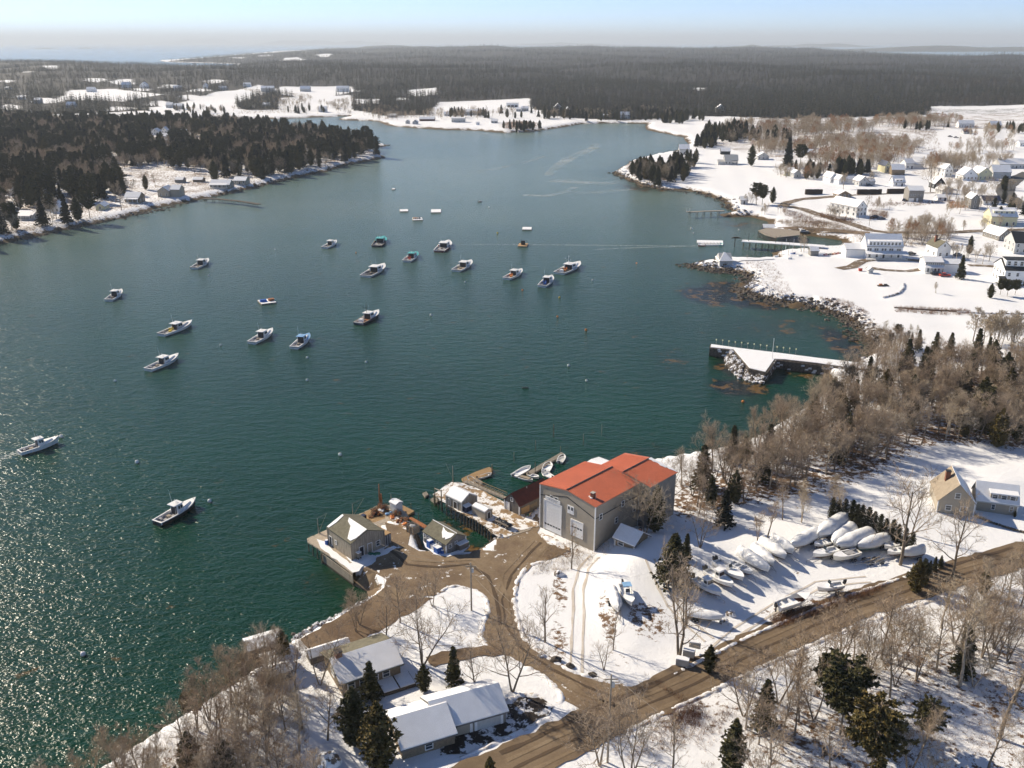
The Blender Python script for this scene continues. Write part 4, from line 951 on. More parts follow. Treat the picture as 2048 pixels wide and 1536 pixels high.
# ---------------------------------------------------------------- wharves
def deck(name, label, px, z, matn, th=.3, piles=(), pile_m='pile', cat='wharf', pile_r=.13, pile_bot=-2.5, stringer=True, planks=None):
    pts = Pa(px, z); root = empty(name, (*pts[0], z), 0, label, cat); o = Vector(pts[0])
    loc = [(a_ - o.x, b_ - o.y) for a_, b_ in pts]
    ar = sum(loc[i][0] * loc[(i + 1) % len(loc)][1] - loc[(i + 1) % len(loc)][0] * loc[i][1] for i in range(len(loc)))
    if ar < 0: loc = loc[::-1]
    MB().prism(loc, -th, 0, matn).build('deck', root)
    if planks:   # board lines standing a little proud, clipped to the deck
        a_ = R(planks); d = Vector((math.cos(a_), math.sin(a_))); n = Vector((-d.y, d.x)); m_ = MB(); poly = [Vector(p) for p in loc]
        lo = min(p.dot(n) for p in poly); hi = max(p.dot(n) for p in poly); t = lo + .1
        while t < hi - .05:
            xs = []
            for i in range(len(poly)):
                p, q = poly[i], poly[(i + 1) % len(poly)]; dp, dq = p.dot(n) - t, q.dot(n) - t
                if (dp > 0) != (dq > 0): f = dp / (dp - dq); xs.append((p + (q - p) * f).dot(d))
            if len(xs) >= 2:
                a0, a1 = min(xs) + .02, max(xs) - .02; w_ = .07; h_ = random.choice((.012, .02, .03))
                c = [d * a0 + n * (t - w_), d * a1 + n * (t - w_), d * a1 + n * (t + w_), d * a0 + n * (t + w_)]
                m_.hull8([(p.x, p.y, .002) for p in c], [(p.x, p.y, h_) for p in c], matn)
            t += .21
        tag(m_.build('plank', root), kind='stuff')
    pm = {}
    for q in piles:
        px_, py_, top = q[:3]; x, y = P(px_, py_, z); rr = q[3] if len(q) > 3 else pile_r; ht = z + top - pile_bot
        k = (round(ht, 1), rr)
        if k not in pm: pm[k] = MB().tube((0, 0, -ht), (0, 0, 0), rr, rr * .9, 7, pile_m).mesh('piling')
        link('piling', pm[k], root, (x - o.x, y - o.y, top))
    return root
dk1 = deck('wharf', 'timber wharf with orange planks at the tip and snow along its edge', [(614,1077),(656,1058),(700,1037),(741,1018),(761,1007),(790,1012),(812,1024),(818,1034),(800,1052),(770,1062),(720,1100),(705,1147),(660,1112),(615,1083)], 2.42, 'wood_pale',
    piles=[(616,1081,.1),(625,1090,.0),(634,1096,.0),(643,1103,-.1),(652,1109,-.1),(628,1072,.1),(640,1067,.2),(672,1052,.1),(690,1044,.2),(715,1031,.3),(728,1026,.2),(741,1019,.3),(760,1008,.4),(775,1010,.3),(792,1013,.3),(812,1025,.3),(818,1034,.2)], planks=42)
sheet('snow_cover', Pa([(634,1079),(650,1084),(668,1101),(700,1127),(722,1124),(752,1112),(770,1100),(785,1092),(794,1096),(775,1108),(740,1120),(716,1143),(706,1146),(672,1121),(642,1097)], 2.5), 'snowlot' if False else 'snow', .10, 'strip of snow along the wharf beside the grey shed', flat=2.5, jit=.5)
sheet('snow_cover', Pa([(776,1030),(790,1032),(806,1036),(826,1048),(832,1062),(822,1066),(806,1058),(792,1052),(778,1040)], 2.5), 'snowlot', .11, 'trampled snow and rubbish on the wharf by the grey bin', flat=2.5, jit=.5)
sheet('snow_cover', Pa([(846,1082),(852,1086),(870,1102),(892,1110),(928,1098),(938,1090),(940,1094),(925,1106),(896,1115),(868,1109),(850,1097)], 2.5), 'snow', .13, 'ring of snow round the green-roofed shed', flat=2.5, jit=.3)
sheet('deck_boards', Pa([(702,1037),(741,1019),(759,1009),(772,1022),(770,1037),(752,1044),(735,1047),(718,1045)], 2.42), 'wood_new', .03, 'orange-brown planks at the wharf tip', flat=2.42, jit=.1)
# crib wall on the harbour side of the first wharf
cw = empty('crib_wall', (*P(660, 1113, 2.4), 2.4), 0, 'brown timber bulkhead dropping from the wharf into the water', 'wall')
o = Vector(P(660, 1113, 2.4)); a_, b_ = Vector(P(642, 1102, 2.4)), Vector(P(706, 1149, 2.4)); n = (b_ - a_).normalized(); pn_ = Vector((n.y, -n.x)) * -1
for k in range(7):
    p, q = a_ - o, b_ - o; off = Vector((-.75, -.66)) * .12; zz = -.3 - k * .42
    c = [(p.x, p.y), (q.x, q.y), (q.x + off.x, q.y + off.y), (p.x + off.x, p.y + off.y)]
    m_ = MB(); m_.hull8([(x, y, zz - .36) for x, y in c[::-1]], [(x, y, zz) for x, y in c[::-1]], 'weather' if k < 4 else 'wood_dark'); m_.build('timber', cw)
for k in range(9):
    p = (a_ - o).lerp(b_ - o, (k + .5) / 9) + Vector((-.75, -.66)) * .3
    link('piling', MB().tube((0, 0, -3.5), (0, 0, .1), .15, .13, 7, 'pile').mesh('piling') if k == 0 else pm_, cw, (p.x, p.y, 0)); pm_ = cw.children[-1].data
dk2 = deck('wharf', 'second wharf on tall pilings carrying two sheds', [(985,1066),(968,1050),(940,1034),(912,1020),(882,1000),(866,988),(905,963),(926,966),(965,982),(1006,1002),(1030,1022),(1062,1036),(1078,1040),(1060,1060),(1010,1076)], 2.62, 'wood_grey',
    piles=[(868,989,.1),(876,996,.1),(884,1002,0),(893,1009,0),(902,1014,0),(911,1020,0),(921,1026,.0,.16),(928,1029,.2,.16),(934,1032,.2,.16),(940,1035,.1,.16),(946,1038,.1,.16),(952,1041,.1,.16),(958,1045,.1,.16),(964,1048,.1,.16),(970,1052,.1,.16),(976,1057,.1,.16),(982,1062,.1,.16),(905,963,.3),(890,972,.3),(877,981,.3),(925,966,.2),(940,972,0),(955,978,0),(970,985,0),(985,992,0),(1000,1000,0)])
for nm, lab, px, pl in [('float', 'long plank float reaching out from the second wharf', [(923,957),(950,944),(978,934),(986,938),(984,945),(955,957),(930,966)], 24), ('float', 'square plank float with dinghy beside the second wharf', [(944,958),(953,955),(966,964),(960,971),(948,966)], 24),
    ('float', 'long narrow dinghy float behind the red-roofed shed', [(1123,904),(1129,908),(1092,930),(1068,946),(1056,950),(1052,946),(1085,926)], 24), ('float', 'bright plank float beyond the white hut', [(801,1008),(829,1022),(817,1029),(800,1020)], 42), ('float', 'tiny plank float at the tip of the second wharf', [(845,986),(853,983),(857,989),(850,993)], 30), ('float', 'small snow-patched float under the second wharf', [(861,998),(869,994),(880,1001),(871,1006)], 30)]:
    deck(nm, lab, px, .45, 'wood_new' if 'bright' in lab or 'long plank' in lab else 'wood_grey', .5, planks=pl, cat='float')
deck('walkway', 'reddish plank walkway running to the grey bin', [(817,1036),(822,1033),(854,1051),(849,1056)], 2.5, 'rust', .2, cat='walkway')
# gangway with rails
gw = empty('gangway', (*P(924, 966, 2.6), 2.6), 0, 'long railed gangway along the second wharf', 'gangway'); o = Vector(P(924, 966, 2.6)); q = Vector(P(1004, 1000, 2.6)) - o; off = Vector((.75, .66))
p0 = off * .3; gm = MB()
d = q.normalized(); n = Vector((-d.y, d.x)); L_ = q.length
def bar(m_, s0, s1, h0, h1, side, w_, mt): 
    a_ = d * s0 + n * side + off * .1; b_ = d * s1 + n * side + off * .1; m_.tube((a_.x, a_.y, h0), (b_.x, b_.y, h1), w_, w_, 4, mt)
MB().hull8([(*(d * 0 + n * .3), .1), (*(d * L_ + n * .3), .1), (*(d * L_ + n * 1.5), .1), (*(d * 0 + n * 1.5), .1)], [(*(d * 0 + n * .3), .2), (*(d * L_ + n * .3), .2), (*(d * L_ + n * 1.5), .2), (*(d * 0 + n * 1.5), .2)], 'wood_grey').build('deck', gw)
for side in (.3, 1.5):
    for hgt in (.5, 1.0): m_ = MB(); bar(m_, 0, L_, .2 + hgt, .2 + hgt, side, .05, 'wood_new' if hgt > .9 else 'wood_grey'); m_.build('rail', gw)
    for k in range(11): m_ = MB(); bar(m_, L_ * k / 10, L_ * k / 10 + .01, .2, 1.25, side, .05, 'wood_grey'); m_.build('post', gw)
# pilings standing alone
def pole(px, py, toppx, r, label, name='piling', cat='piling', m_='pile', z=0, n=7, cap=None):
    x, y = P(px, py, z); pp = ppm(py) * math.cos(math.atan2(CAMH, y)) ; h = toppx / pp
    b_ = MB().tube((0, 0, -2 if z == 0 else -.2), (0, 0, h), r, r * .85, n, m_)
    if cap: b_.ball((0, 0, h), r * 1.6, cap, 6, 4)
    return tag(b_.build(name, None, (x, y, z)), label, cat)
for a in [(1028,924,20,'leftmost lone piling in the water off the float'),(1071,901,20,'lone piling second from the left'),(1107,873,24,'thick dark lone piling farthest out'),(1166.5,890,22,'lone piling off the red roof, third'),(1203,871,22,'lone piling farthest right'),(1070.5,950,26,'piling holding the dinghy float'),(1121,907,14,'thin piling at the outer end of the dinghy float'),(984,947,18,'thick piling with dark cap at the end of the long float'),(822,1015,8,'short piling at the plank float'),(838,1054,28,'tall piling beside the grey bin')]:
    pole(a[0], a[1], a[2], .16 if 'thick' in a[3] else .10, a[3])
def derrick(px, py, hp, bx, by, label, z=2.5, r=.09, m_='wood_grey'):
    x, y = P(px, py, z); pp = ppm(py) * math.cos(math.atan2(CAMH, y)); h = hp / pp; root = empty('derrick', (x, y, z), 0, label, 'derrick')
    MB().tube((0, 0, 0), (0, 0, h), r, r * .8, 6, m_).build('mast', root)
    MB().tube((.15, 0, .3), (bx / ppm(py), 0.3, by / pp), r * .6, r * .45, 5, 'pile').build('boom', root)
    MB().tube((0, 0, h), (bx / ppm(py), 0.3, by / pp), .02, .02, 3, 'dark').build('stay', root)
derrick(637, 1066, 28, 18, 36, 'small hoist post with boom at the wharf corner, leftmost')
derrick(706, 1033, 24, 23, 34, 'hoist post and pale boom behind the grey shed roof')
derrick(783, 1015, 26, 20, 20, 'bent hoist behind the tiny white hut')
derrick(906, 964, 31, -13, 34, 'tall post and leaning boom at the second wharf')
mt = pole(759.5, 1008, 38, .14, 'tall reddish mast wrapped with gear at the wharf tip', 'mast', 'mast', 'rust', 2.5)
MB().tube((.35, 0, 0), (.35, 0, 2.4), .28, .2, 7, 'rust').build('gear', mt)
fr = empty('timber_gantry', (*P(870, 996, 2.6), 2.6), 0, 'square timber frame standing at the second wharf corner', 'gantry'); o = Vector(P(870, 996, 2.6)); q = Vector(P(883, 1004, 2.6)) - o
MB().tube((0, 0, -2), (0, 0, 2.5), .12, .1, 6, 'pile').build('post', fr); MB().tube((q.x, q.y, -2), (q.x, q.y, 2.9), .14, .12, 6, 'pile').build('post', fr); MB().tube((0, 0, 2.3), (q.x, q.y, 2.6), .12, .12, 6, 'wood_grey').build('beam', fr)
# gear on the wharves
def gear(name, label, cat, px, py, mk, z=2.5, rz=0):
    b_ = MB(); mk(b_); return tag(b_.build(name, None, (*P(px, py, z), z), rz), label, cat)
gear('barrel', 'bright blue barrel on the snowy wharf', 'barrel', 653.5, 1089, lambda b_: b_.tube((0, 0, 0), (0, 0, 1.0), .33, .33, 10, 'blue').tube((0, 0, .3), (0, 0, .34), .36, .36, 10, 'blue').tube((0, 0, .66), (0, 0, .7), .36, .36, 10, 'blue').tube((0, 0, 1.0), (0, 0, 1.03), .3, .3, 10, 'snow'))
def tote(m_, w_=.95, h_=1.2):
    def f(b_):
        b_.box(-w_ / 2, w_ / 2, -w_ / 2, w_ / 2, .12, h_, m_).box(-w_ / 2 - .05, w_ / 2 + .05, -w_ / 2 - .05, w_ / 2 + .05, h_, h_ + .1, m_).box(-w_ / 2, -w_ / 2 + .15, -w_ / 2, w_ / 2, 0, .12, 'dark').box(w_ / 2 - .15, w_ / 2, -w_ / 2, w_ / 2, 0, .12, 'dark').box(-w_ / 2 + .02, w_ / 2 - .1, -w_ / 2 + .05, w_ / 2, h_ + .103, h_ + .17, 'snow')
    return f
gear('tote', 'tall blue plastic tote against the shed windows, leftmost', 'tote', 860, 1095, tote('blue', .95, 1.5), rz=R(-47)); gear('tote', 'blue tote behind the leftmost one', 'tote', 866, 1091, tote('blue', .8, 1.1), rz=R(-47))
gear('tote', 'white tote between the blue ones', 'tote', 868.5, 1099, tote('white', 1.0, 1.0), rz=R(-47)); gear('tote', 'wide blue tote with snow on its lid', 'tote', 876, 1105, tote('blue', 1.2, 1.1), rz=R(-47)); gear('barrel', 'small blue drum at the right end of the totes', 'barrel', 885, 1107.5, lambda b_: b_.tube((0, 0, 0), (0, 0, .8), .28, .28, 9, 'blue').tube((0, 0, .8), (0, 0, .9), .27, .2, 9, 'snow'))
def crate(b_):
    for s_ in range(7):
        z0 = .05 + s_ * .24
        b_.box(-1, 1, -.85, -.8, z0, z0 + .18, 'wood_grey').box(-1, 1, .8, .85, z0, z0 + .18, 'wood_grey').box(-1.05, -1, -.85, .85, z0, z0 + .18, 'wood_grey').box(1, 1.05, -.85, .85, z0, z0 + .18, 'wood_grey')
    for x in (-1, 0, .97):
        b_.box(x, x + .08, -.9, -.85, 0, 1.75, 'wood_new')
    b_.box(-.98, .98, -.79, .79, .05, 1.45, 'dark'); b_.ball((0, 0, 1.4), .8, 'deckgrey', 8, 5, (1.1, .9, .3), .2)
gear('bin', 'big grey slatted bin full of scrap at the yard edge', 'bin', 826, 1064, crate, rz=R(-42))
gear('crate', 'dark crate on the orange planks', 'crate', 727, 1037, lambda b_: b_.box(-.5, .5, -.4, .4, 0, .8, 'dark').box(-.5, .5, -.4, .4, .803, .86, 'navy'), rz=R(-42))
gear('box', 'grey cabinet with snow cap beside the wharf shed gable', 'box', 718, 1117, lambda b_: b_.box(-.4, .4, -.35, .35, .35, 1.3, 'taupe_dark').box(-.42, .42, -.37, .37, 1.303, 1.45, 'snow').box(-.35, -.25, -.3, .3, 0, .35, 'wood_dark').box(.25, .35, -.3, .3, 0, .35, 'wood_dark'), rz=R(48))
gear('net_heap', 'dark green heap of netting in the snow by the container', 'net', 750, 1108, lambda b_: [b_.ball((random.uniform(-.9, .9), random.uniform(-.4, .4), .1), .5, 'green', 7, 5, (1.2, .8, .5), .2) for _ in range(6)])
mk_trap = MB()
for a_ in (-.45, .45):
    for b_ in (-.28, .28): mk_trap.tube((a_, b_, 0), (a_, b_, .4), .03, .03, 4, 'wood_dark')
for zz in (.02, .2, .4):
    for b_ in (-.28, .28): mk_trap.tube((-.45, b_, zz), (.45, b_, zz), .025, .025, 4, 'wood_dark')
    for a_ in (-.45, 0, .45): mk_trap.tube((a_, -.28, zz), (a_, .28, zz), .025, .025, 4, 'wood_dark')
mk_trap.box(-.4, .4, -.24, .24, .04, .07, 'rust')
TRAP = mk_trap.mesh('lobster_trap')
spots = [(742,1034),(747,1030),(752,1026),(756,1030),(748,1024),(765,1020),(770,1026),(775,1022),(760,1016),(768,1014),(786,1032),(792,1030),(797,1034),(804,1040),(812,1044),(818,1050),(800,1028),(770,1018)]
for i, (a_, b_) in enumerate(spots):
    for k in range(1 + i % 3): tag(link('lobster_trap', TRAP, None, (*P(a_, b_, 2.5), 2.5 + .43 * k), i * .7), 'lobster trap stacked among the gear at the wharf tip', 'trap', 'lobster traps on the first wharf')
for a_, b_, c_ in [(752,1028,'orange'),(763,1022,'snow'),(777,1028,'ltblue'),(785,1036,'orange'),(811,1050,'orange'),(796,1044,'rust')]:
    gear('buoy_pile', {'orange': 'orange', 'snow': 'snowy', 'ltblue': 'pale blue', 'rust': 'rusty'}[c_] + ' heap of gear on the wharf near pixel-wide clutter'.replace(' near pixel-wide clutter', {752: ' by the mast foot', 763: ' beside the mast', 777: ' before the tiny hut', 785: ' right of the tiny hut', 811: ' beside the grey bin', 796: ' between hut and bin'}[a_]), 'gear', a_, b_, lambda q: [q.ball((random.uniform(-.6, .6), random.uniform(-.5, .5), .2), .33, c_, 6, 4, (1, 1, .7), .2) for _ in range(5)])
# black flatbed with load on the second wharf
fb = empty('flatbed', (*P(990, 1048, 2.7), 2.75), R(-45), 'black flatbed trailer heaped with gear on the second wharf', 'trailer')
MB().box(0, 3.8, 0, 1.5, .5, .65, 'black').build('bed', fb); MB().box(0, .1, 0, 1.5, .65, 1.1, 'wood_grey').box(.1, 3.8, 0, .08, .65, 1.0, 'wood_grey').build('rack', fb); bl = MB()
for k in range(9): bl.ball((.5 + k * .38, .75 + .2 * math.sin(k * 5), .85), .38, 'black', 7, 5, (1, 1.3, .7), .2)
bl.build('load', fb)
WHEEL = MB().tube((0, -.1, 0), (0, .1, 0), .32, .32, 12, 'black').tube((0, -.11, 0), (0, .11, 0), .14, .14, 8, 'alu').mesh('wheel')
for xx in (.7, 1.5, 3.1):
    for yy in (.1, 1.4): link('wheel', WHEEL, fb, (xx, yy, .32))
# sea wall of snowy stones
sw = empty('sea_wall', (*P(600, 1268, 2.5), 2.2), 0, 'snow-topped stone sea wall running down to the left shore', 'wall'); o = Vector(P(600, 1268, 2.5)); prev = None
line = [Vector(P(*p, 2.5)) for p in [(592,1272),(620,1256),(650,1241),(680,1226),(710,1210),(738,1196),(760,1186)]]
stm = [MB().ball((0, 0, 0), .6, 'rocksnow', 7, 5, (1.1, .8, .75), .22).mesh('stone') for _ in range(5)]
tot = []; 
for i in range(len(line) - 1):
    n = int((line[i + 1] - line[i]).length / .75)
    tot += [line[i].lerp(line[i + 1], k / n) for k in range(n)]
for i, p in enumerate(tot):
    for row in range(2):
        ob = link('stone', stm[(i + row) % 5], sw, (p.x - o.x + random.uniform(-.2, .2) - row * .7, p.y - o.y + random.uniform(-.2, .2) + row * .3, -.1 - row * .7 + random.uniform(-.1, .15)), random.random() * 6); ob.scale = (random.uniform(.7, 1.1),) * 3
# utility poles and wires
def upole(px, py, toppx, label):
    x, y, z = G(px, py); pp = ppm(py) * math.cos(math.atan2(CAMH, y)); h = toppx / pp
    r_ = empty('utility_pole', (x, y, z), 0, label, 'utility pole'); MB().tube((0, 0, -.5), (0, 0, h), .16, .11, 8, 'wood_grey').build('pole', r_); MB().box(-.9, .9, -.06, .06, h - .8, h - .65, 'wood_grey').build('crossarm', r_)
    MB().tube((.3, 0, h - 1.9), (.3, 0, h - 1.1), .22, .22, 9, 'palegrey').build('transformer', r_); return Vector((x, y, z + h - .6))
t1 = upole(943, 1221, 88, 'tall wooden utility pole on the snowy point in the yard'); t2 = upole(1215, 1525, 150, 'utility pole beside the road junction at the bottom')
def wire(p, q, sag, label, cat='wire'):
    m_ = MB(); n = 14; pts = [p.lerp(q, i / n) - Vector((0, 0, sag * 4 * (i / n) * (1 - i / n))) for i in range(n + 1)]
    c = p.copy()
    for i in range(n): m_.tube(pts[i] - c, pts[i + 1] - c, .028, .028, 3, 'wood_grey', cap=False)
    return tag(m_.build('wire', None, c), label, cat)
wire(t1, Vector((*P(734, 1076, 5.5), 5.6)), 1.2, 'wire sagging from the yard pole to the grey shed'); wire(t1 + Vector((.8, 0, 0)), t2, 1.6, 'wire from the yard pole to the junction pole'); wire(t1 + Vector((-.8, 0, -.3)), t2 + Vector((-.6, 0, -.4)), 2.0, 'lower wire from the yard pole to the junction pole')
wire(t2 + Vector((.7, 0, 0)), t2 + Vector((30, -40, 2)), 1.0, 'wire leaving the junction pole at the bottom')
# stacked concrete blocks by the road, boulder at the bottom, rocks
gear('concrete_block', 'large snow-topped concrete block by the road, front one', 'block', 1365, 1327, lambda b_: b_.box(-1.0, 1.0, -.5, .5, -.2, .9, 'concrete').box(-1, 1, -.5, .5, .903, 1.05, 'snow'), 2.9, R(-20))
gear('concrete_block', 'snow-topped concrete block behind the front one', 'block', 1378, 1308, lambda b_: b_.box(-.9, .9, -.5, .5, -.3, .8, 'concrete').box(-.9, .9, -.5, .5, .803, .95, 'snow'), 3.2, R(-20))
gear('concrete_block', 'third snow-topped concrete block up the slope', 'block', 1390, 1290, lambda b_: b_.box(-.9, .9, -.5, .5, -.3, .7, 'concrete').box(-.9, .9, -.5, .5, .703, .85, 'snow'), 3.9, R(-15))
gear('boulder', 'big snow-capped boulder at the bottom left of the garage', 'boulder', 657, 1530, lambda b_: b_.ball((0, 0, .6), 1.5, 'rocksnow', 12, 8, (1.2, 1.0, .85), .12))
for a_, b_, c_, lab in [(1112,1322,.8,'dark boulder at the lane edge'),(1140,1334,.6,'second boulder right of it at the lane edge'),(1083,1313,.5,'small boulder on the snow edge by the lane'),(1185,1352,.6,'boulder where the lane meets the road'),(1462,1230,.8,'snow-covered rock in the boat field'),(1448,1246,.7,'rock just below the snow-covered one'),(1118,1150,.9,'snowy boulder on the slope above the lane')]:
    x, y, z = G(a_, b_); tag(MB().ball((0, 0, .15), c_, 'rocksnow' if 'snow' in lab else 'rock', 9, 6, (1.2, .9, .8), .2).build('boulder', None, (x, y, z)), lab, 'boulder')
# ---------------------------------------------------------------- boats
def hull_shell(Lh, Bm, free=1.0, draft=.6, bowup=.7, tran=.82, m_side='gel', m_bot='antifoul', n=13, full=.55, rub=None, z0=0.0):
    """lofted hull, stern at x=0, bow at x=Lh, waterline z=0; returns (builder, gunwale half-width fn, sheer fn)"""
    def hw(t): 
        if t < full: return Bm / 2 * (tran + (1 - tran) * math.sin(t / full * math.pi / 2))
        return Bm / 2 * math.cos(((t - full) / (1 - full)) ** 1.35 * math.pi / 2) ** .9 if t < 1 else 0.0
    def sh(t): return free + bowup * t ** 2.4
    b_ = MB(); rows = []
    for i in range(n):
        t = i / (n - 1); w_ = max(hw(t), .015); s_ = sh(t); wl = w_ * (.90 if t < .5 else .90 - .55 * (t - .5) / .5); kz = -draft * (1 - max(0, (t - .72) / .28) ** 2 * 1.0); x = t * Lh; xb = x - (.10 * Lh * max(0, t - .8) / .2 * .9)
        rows.append([(xb, 0, kz), (xb + (x - xb) * .3, wl * .80, kz * .35 + .0), (xb + (x - xb) * .5, wl, .12), (x, w_, s_)])
    for i in range(n - 1):
        for sgn in (1, -1):
            for k in range(3):
                q = [rows[i][k], rows[i + 1][k], rows[i + 1][k + 1], rows[i][k + 1]]
                q = [(a, c * sgn, e + z0) for a, c, e in q]; 
                if sgn > 0: q = q[::-1]
                b_.add(q, [(0, 1, 2, 3)], m_bot if k < 2 else m_side)
    r = rows[0]; tr = [(0, -r[3][1], r[3][2]), (0, -r[2][1], r[2][2]), (0, -r[1][1], r[1][2]), (0, 0, r[0][2]), (0, r[1][1], r[1][2]), (0, r[2][1], r[2][2]), (0, r[3][1], r[3][2])]
    b_.add([(a, c, e + z0) for a, c, e in tr], [tuple(range(7))[::-1]], m_side)
    if rub:   # rubbing strake along the sheer
        for i in range(n - 1):
            for sgn in (1, -1):
                a, c = rows[i][3], rows[i + 1][3]; q = [(a[0], (a[1] + .03) * sgn, a[2] - .16 + z0), (c[0], (c[1] + .03) * sgn, c[2] - .16 + z0), (c[0], (c[1] + .03) * sgn, c[2] + z0), (a[0], (a[1] + .03) * sgn, a[2] + z0)]
                b_.add(q if sgn < 0 else q[::-1], [(0, 1, 2, 3)], rub)
    return b_, hw, sh
def deck_strip(Lh, hw, sh, t0, t1, dz, m_, inset=0.0, th=.05, n=8, z0=0.0):
    b_ = MB(); up = []; 
    for i in range(n + 1):
        t = t0 + (t1 - t0) * i / n; w_ = max(hw(t) - inset, .01); up.append((t * Lh, w_, sh(t) + dz + z0))
    for i in range(n):
        a, c = up[i], up[i + 1]; b_.hull8([(a[0], -a[1], a[2] - th), (c[0], -c[1], c[2] - th), (c[0], c[1], c[2] - th), (a[0], a[1], a[2] - th)], [(a[0], -a[1], a[2]), (c[0], -c[1], c[2]), (c[0], c[1], c[2]), (a[0], a[1], a[2])], m_)
    return b_
def gunwale(Lh, hw, sh, t0, t1, w_, m_, n=8, z0=0.0):
    b_ = MB()
    for sgn in (1, -1):
        for i in range(n):
            ta = t0 + (t1 - t0) * i / n; tb = t0 + (t1 - t0) * (i + 1) / n; a = (ta * Lh, hw(ta), sh(ta)); c = (tb * Lh, hw(tb), sh(tb))
            q = [(a[0], a[1] + .02), (c[0], c[1] + .02), (c[0], max(c[1] - w_, 0)), (a[0], max(a[1] - w_, 0))]; q = [(x, y * sgn) for x, y in q]
            zz = [a[2], c[2], c[2], a[2]]; lo = [(x, y, z_ - .08 + z0) for (x, y), z_ in zip(q, zz)]; hi = [(x, y, z_ + .03 + z0) for (x, y), z_ in zip(q, zz)]
            if sgn > 0: lo, hi = lo[::-1], hi[::-1]
            b_.hull8(lo, hi, m_)
    return b_
def place(stern, bow, z=.6, real=None):
    a = Vector(P(*stern, z)) if real is None else Vector(G(*stern)[:2]); c = Vector(P(*bow, z)) if real is None else Vector(G(*bow)[:2]); return a, (c - a).length, math.atan2(c.y - a.y, c.x - a.x)
def lobster_boat(label, stern, bow, hull='gel', roof='white', bottom='antifoul', gear=None, mast=1, dark=False, house_c='white', deckc='deckgrey', rub=None, name='lobster_boat'):
    a, Lh, rz = place(stern, bow); Bm = Lh * .30
    root = empty(name, (a.x, a.y, -.02), rz, label, 'boat', 'boats moored in the harbour')
    hb, hw, sh = hull_shell(Lh, Bm, .95, .5, .95, .86, hull, bottom, rub=rub); hb.build('hull', root)
    cs, ce = .03, .50
    deck_strip(Lh, hw, lambda t: .45, cs, ce, 0, deckc, .12, n=5).build('deck', root)
    inn = MB()      # inner sides of the cockpit, stern board
    for sgn in (1, -1):
        for i in range(5):
            ta = cs + (ce - cs) * i / 5; tb = cs + (ce - cs) * (i + 1) / 5; w0 = hw(ta) - .2; w1 = hw(tb) - .2
            q = [(ta * Lh, w0 * sgn, .45), (tb * Lh, w1 * sgn, .45), (tb * Lh, w1 * sgn, sh(tb)), (ta * Lh, w0 * sgn, sh(ta))]; inn.add(q if sgn > 0 else q[::-1], [(0, 1, 2, 3)], house_c)
    inn.box(.0, .35, -hw(0) + .02, hw(0) - .02, .4, .98, house_c); inn.build('coaming', root)
    gunwale(Lh, hw, sh, 0, .55, .24, 'white' if not dark else 'wood_grey', z0=.0).build('gunwale', root)
    deck_strip(Lh, hw, sh, .54, .995, .02, roof, .05, .06).build('foredeck', root)
    # trunk cabin and wheelhouse
    w_ = Bm * .33; x0, x1 = Lh * .44, Lh * .60; h0, h1 = 1.2, 2.75
    t_ = MB(); zc = sh(.6); q0 = [(Lh * .60, -w_ * .95, zc), (Lh * .84, -w_ * .42, sh(.84)), (Lh * .84, w_ * .42, sh(.84)), (Lh * .60, w_ * .95, zc)]
    t_.hull8(q0, [(Lh * .60, -w_ * .85, zc + .5), (Lh * .82, -w_ * .34, sh(.84) + .28), (Lh * .82, w_ * .34, sh(.84) + .28), (Lh * .60, w_ * .85, zc + .5)], house_c); t_.build('cabin', root)
    h_ = MB(); h_.hull8([(x0, -w_, .5), (x1, -w_, .5), (x1, w_, .5), (x0, w_, .5)], [(x0, -w_ * .93, h1), (x1 - .25, -w_ * .9, h1), (x1 - .25, w_ * .9, h1), (x0, w_ * .93, h1)], house_c)
    wh = h_.build('wheelhouse', root)
    MB().hull8([(x0 - Lh * .07, -w_ * 1.06, h1 + .003), (x1 + .1, -w_ * 1.04, h1 + .003), (x1 + .1, w_ * 1.04, h1 + .003), (x0 - Lh * .07, w_ * 1.06, h1 + .003)], [(x0 - Lh * .07, -w_ * .98, h1 + .16), (x1, -w_ * .96, h1 + .16), (x1, w_ * .96, h1 + .16), (x0 - Lh * .07, w_ * .98, h1 + .16)], roof).build('roof', wh)
    MB().box(x0 - .03, x0 + .1, -w_ * .8, w_ * .8, .5, h1 - .25, 'dark').build('opening', wh)
    for sgn in (1, -1):
        for k in range(2):
            xa = x0 + .35 + k * (x1 - x0 - .5) / 2; xb = xa + (x1 - x0 - .9) / 2; y0 = w_ * .985 * sgn
            MB().hull8([(xa, y0 - .03, 1.75), (xb, y0 - .03, 1.75), (xb, y0 + .03, 1.75), (xa, y0 + .03, 1.75)], [(xa, y0 * .97 - .03, 2.45), (xb, y0 * .97 - .03, 2.45), (xb, y0 * .97 + .03, 2.45), (xa, y0 * .97 + .03, 2.45)], 'glass').build('window', wh)
    for k in (-1, 0, 1):
        yc = k * w_ * .62; MB().hull8([(x1 - .04, yc - w_ * .25, 1.75), (x1 + .03, yc - w_ * .25, 1.75), (x1 + .03, yc + w_ * .25, 1.75), (x1 - .04, yc + w_ * .25, 1.75)], [(x1 - .24, yc - w_ * .24, 2.5), (x1 - .17, yc - w_ * .24, 2.5), (x1 - .17, yc + w_ * .24, 2.5), (x1 - .24, yc + w_ * .24, 2.5)], 'glass').build('window', wh)
    m_ = MB().tube((x0 + .5, 0, h1), (x0 + .5, 0, h1 + 1.1), .05, .04, 5, 'white').ball((x0 + .9, .0, h1 + .42), .24, 'white', 8, 5, (1, 1, .45)); m_.tube((x0 + .9, 0, h1 + .16), (x0 + .9, 0, h1 + .4), .06, .06, 5, 'white'); m_.build('radar', root)
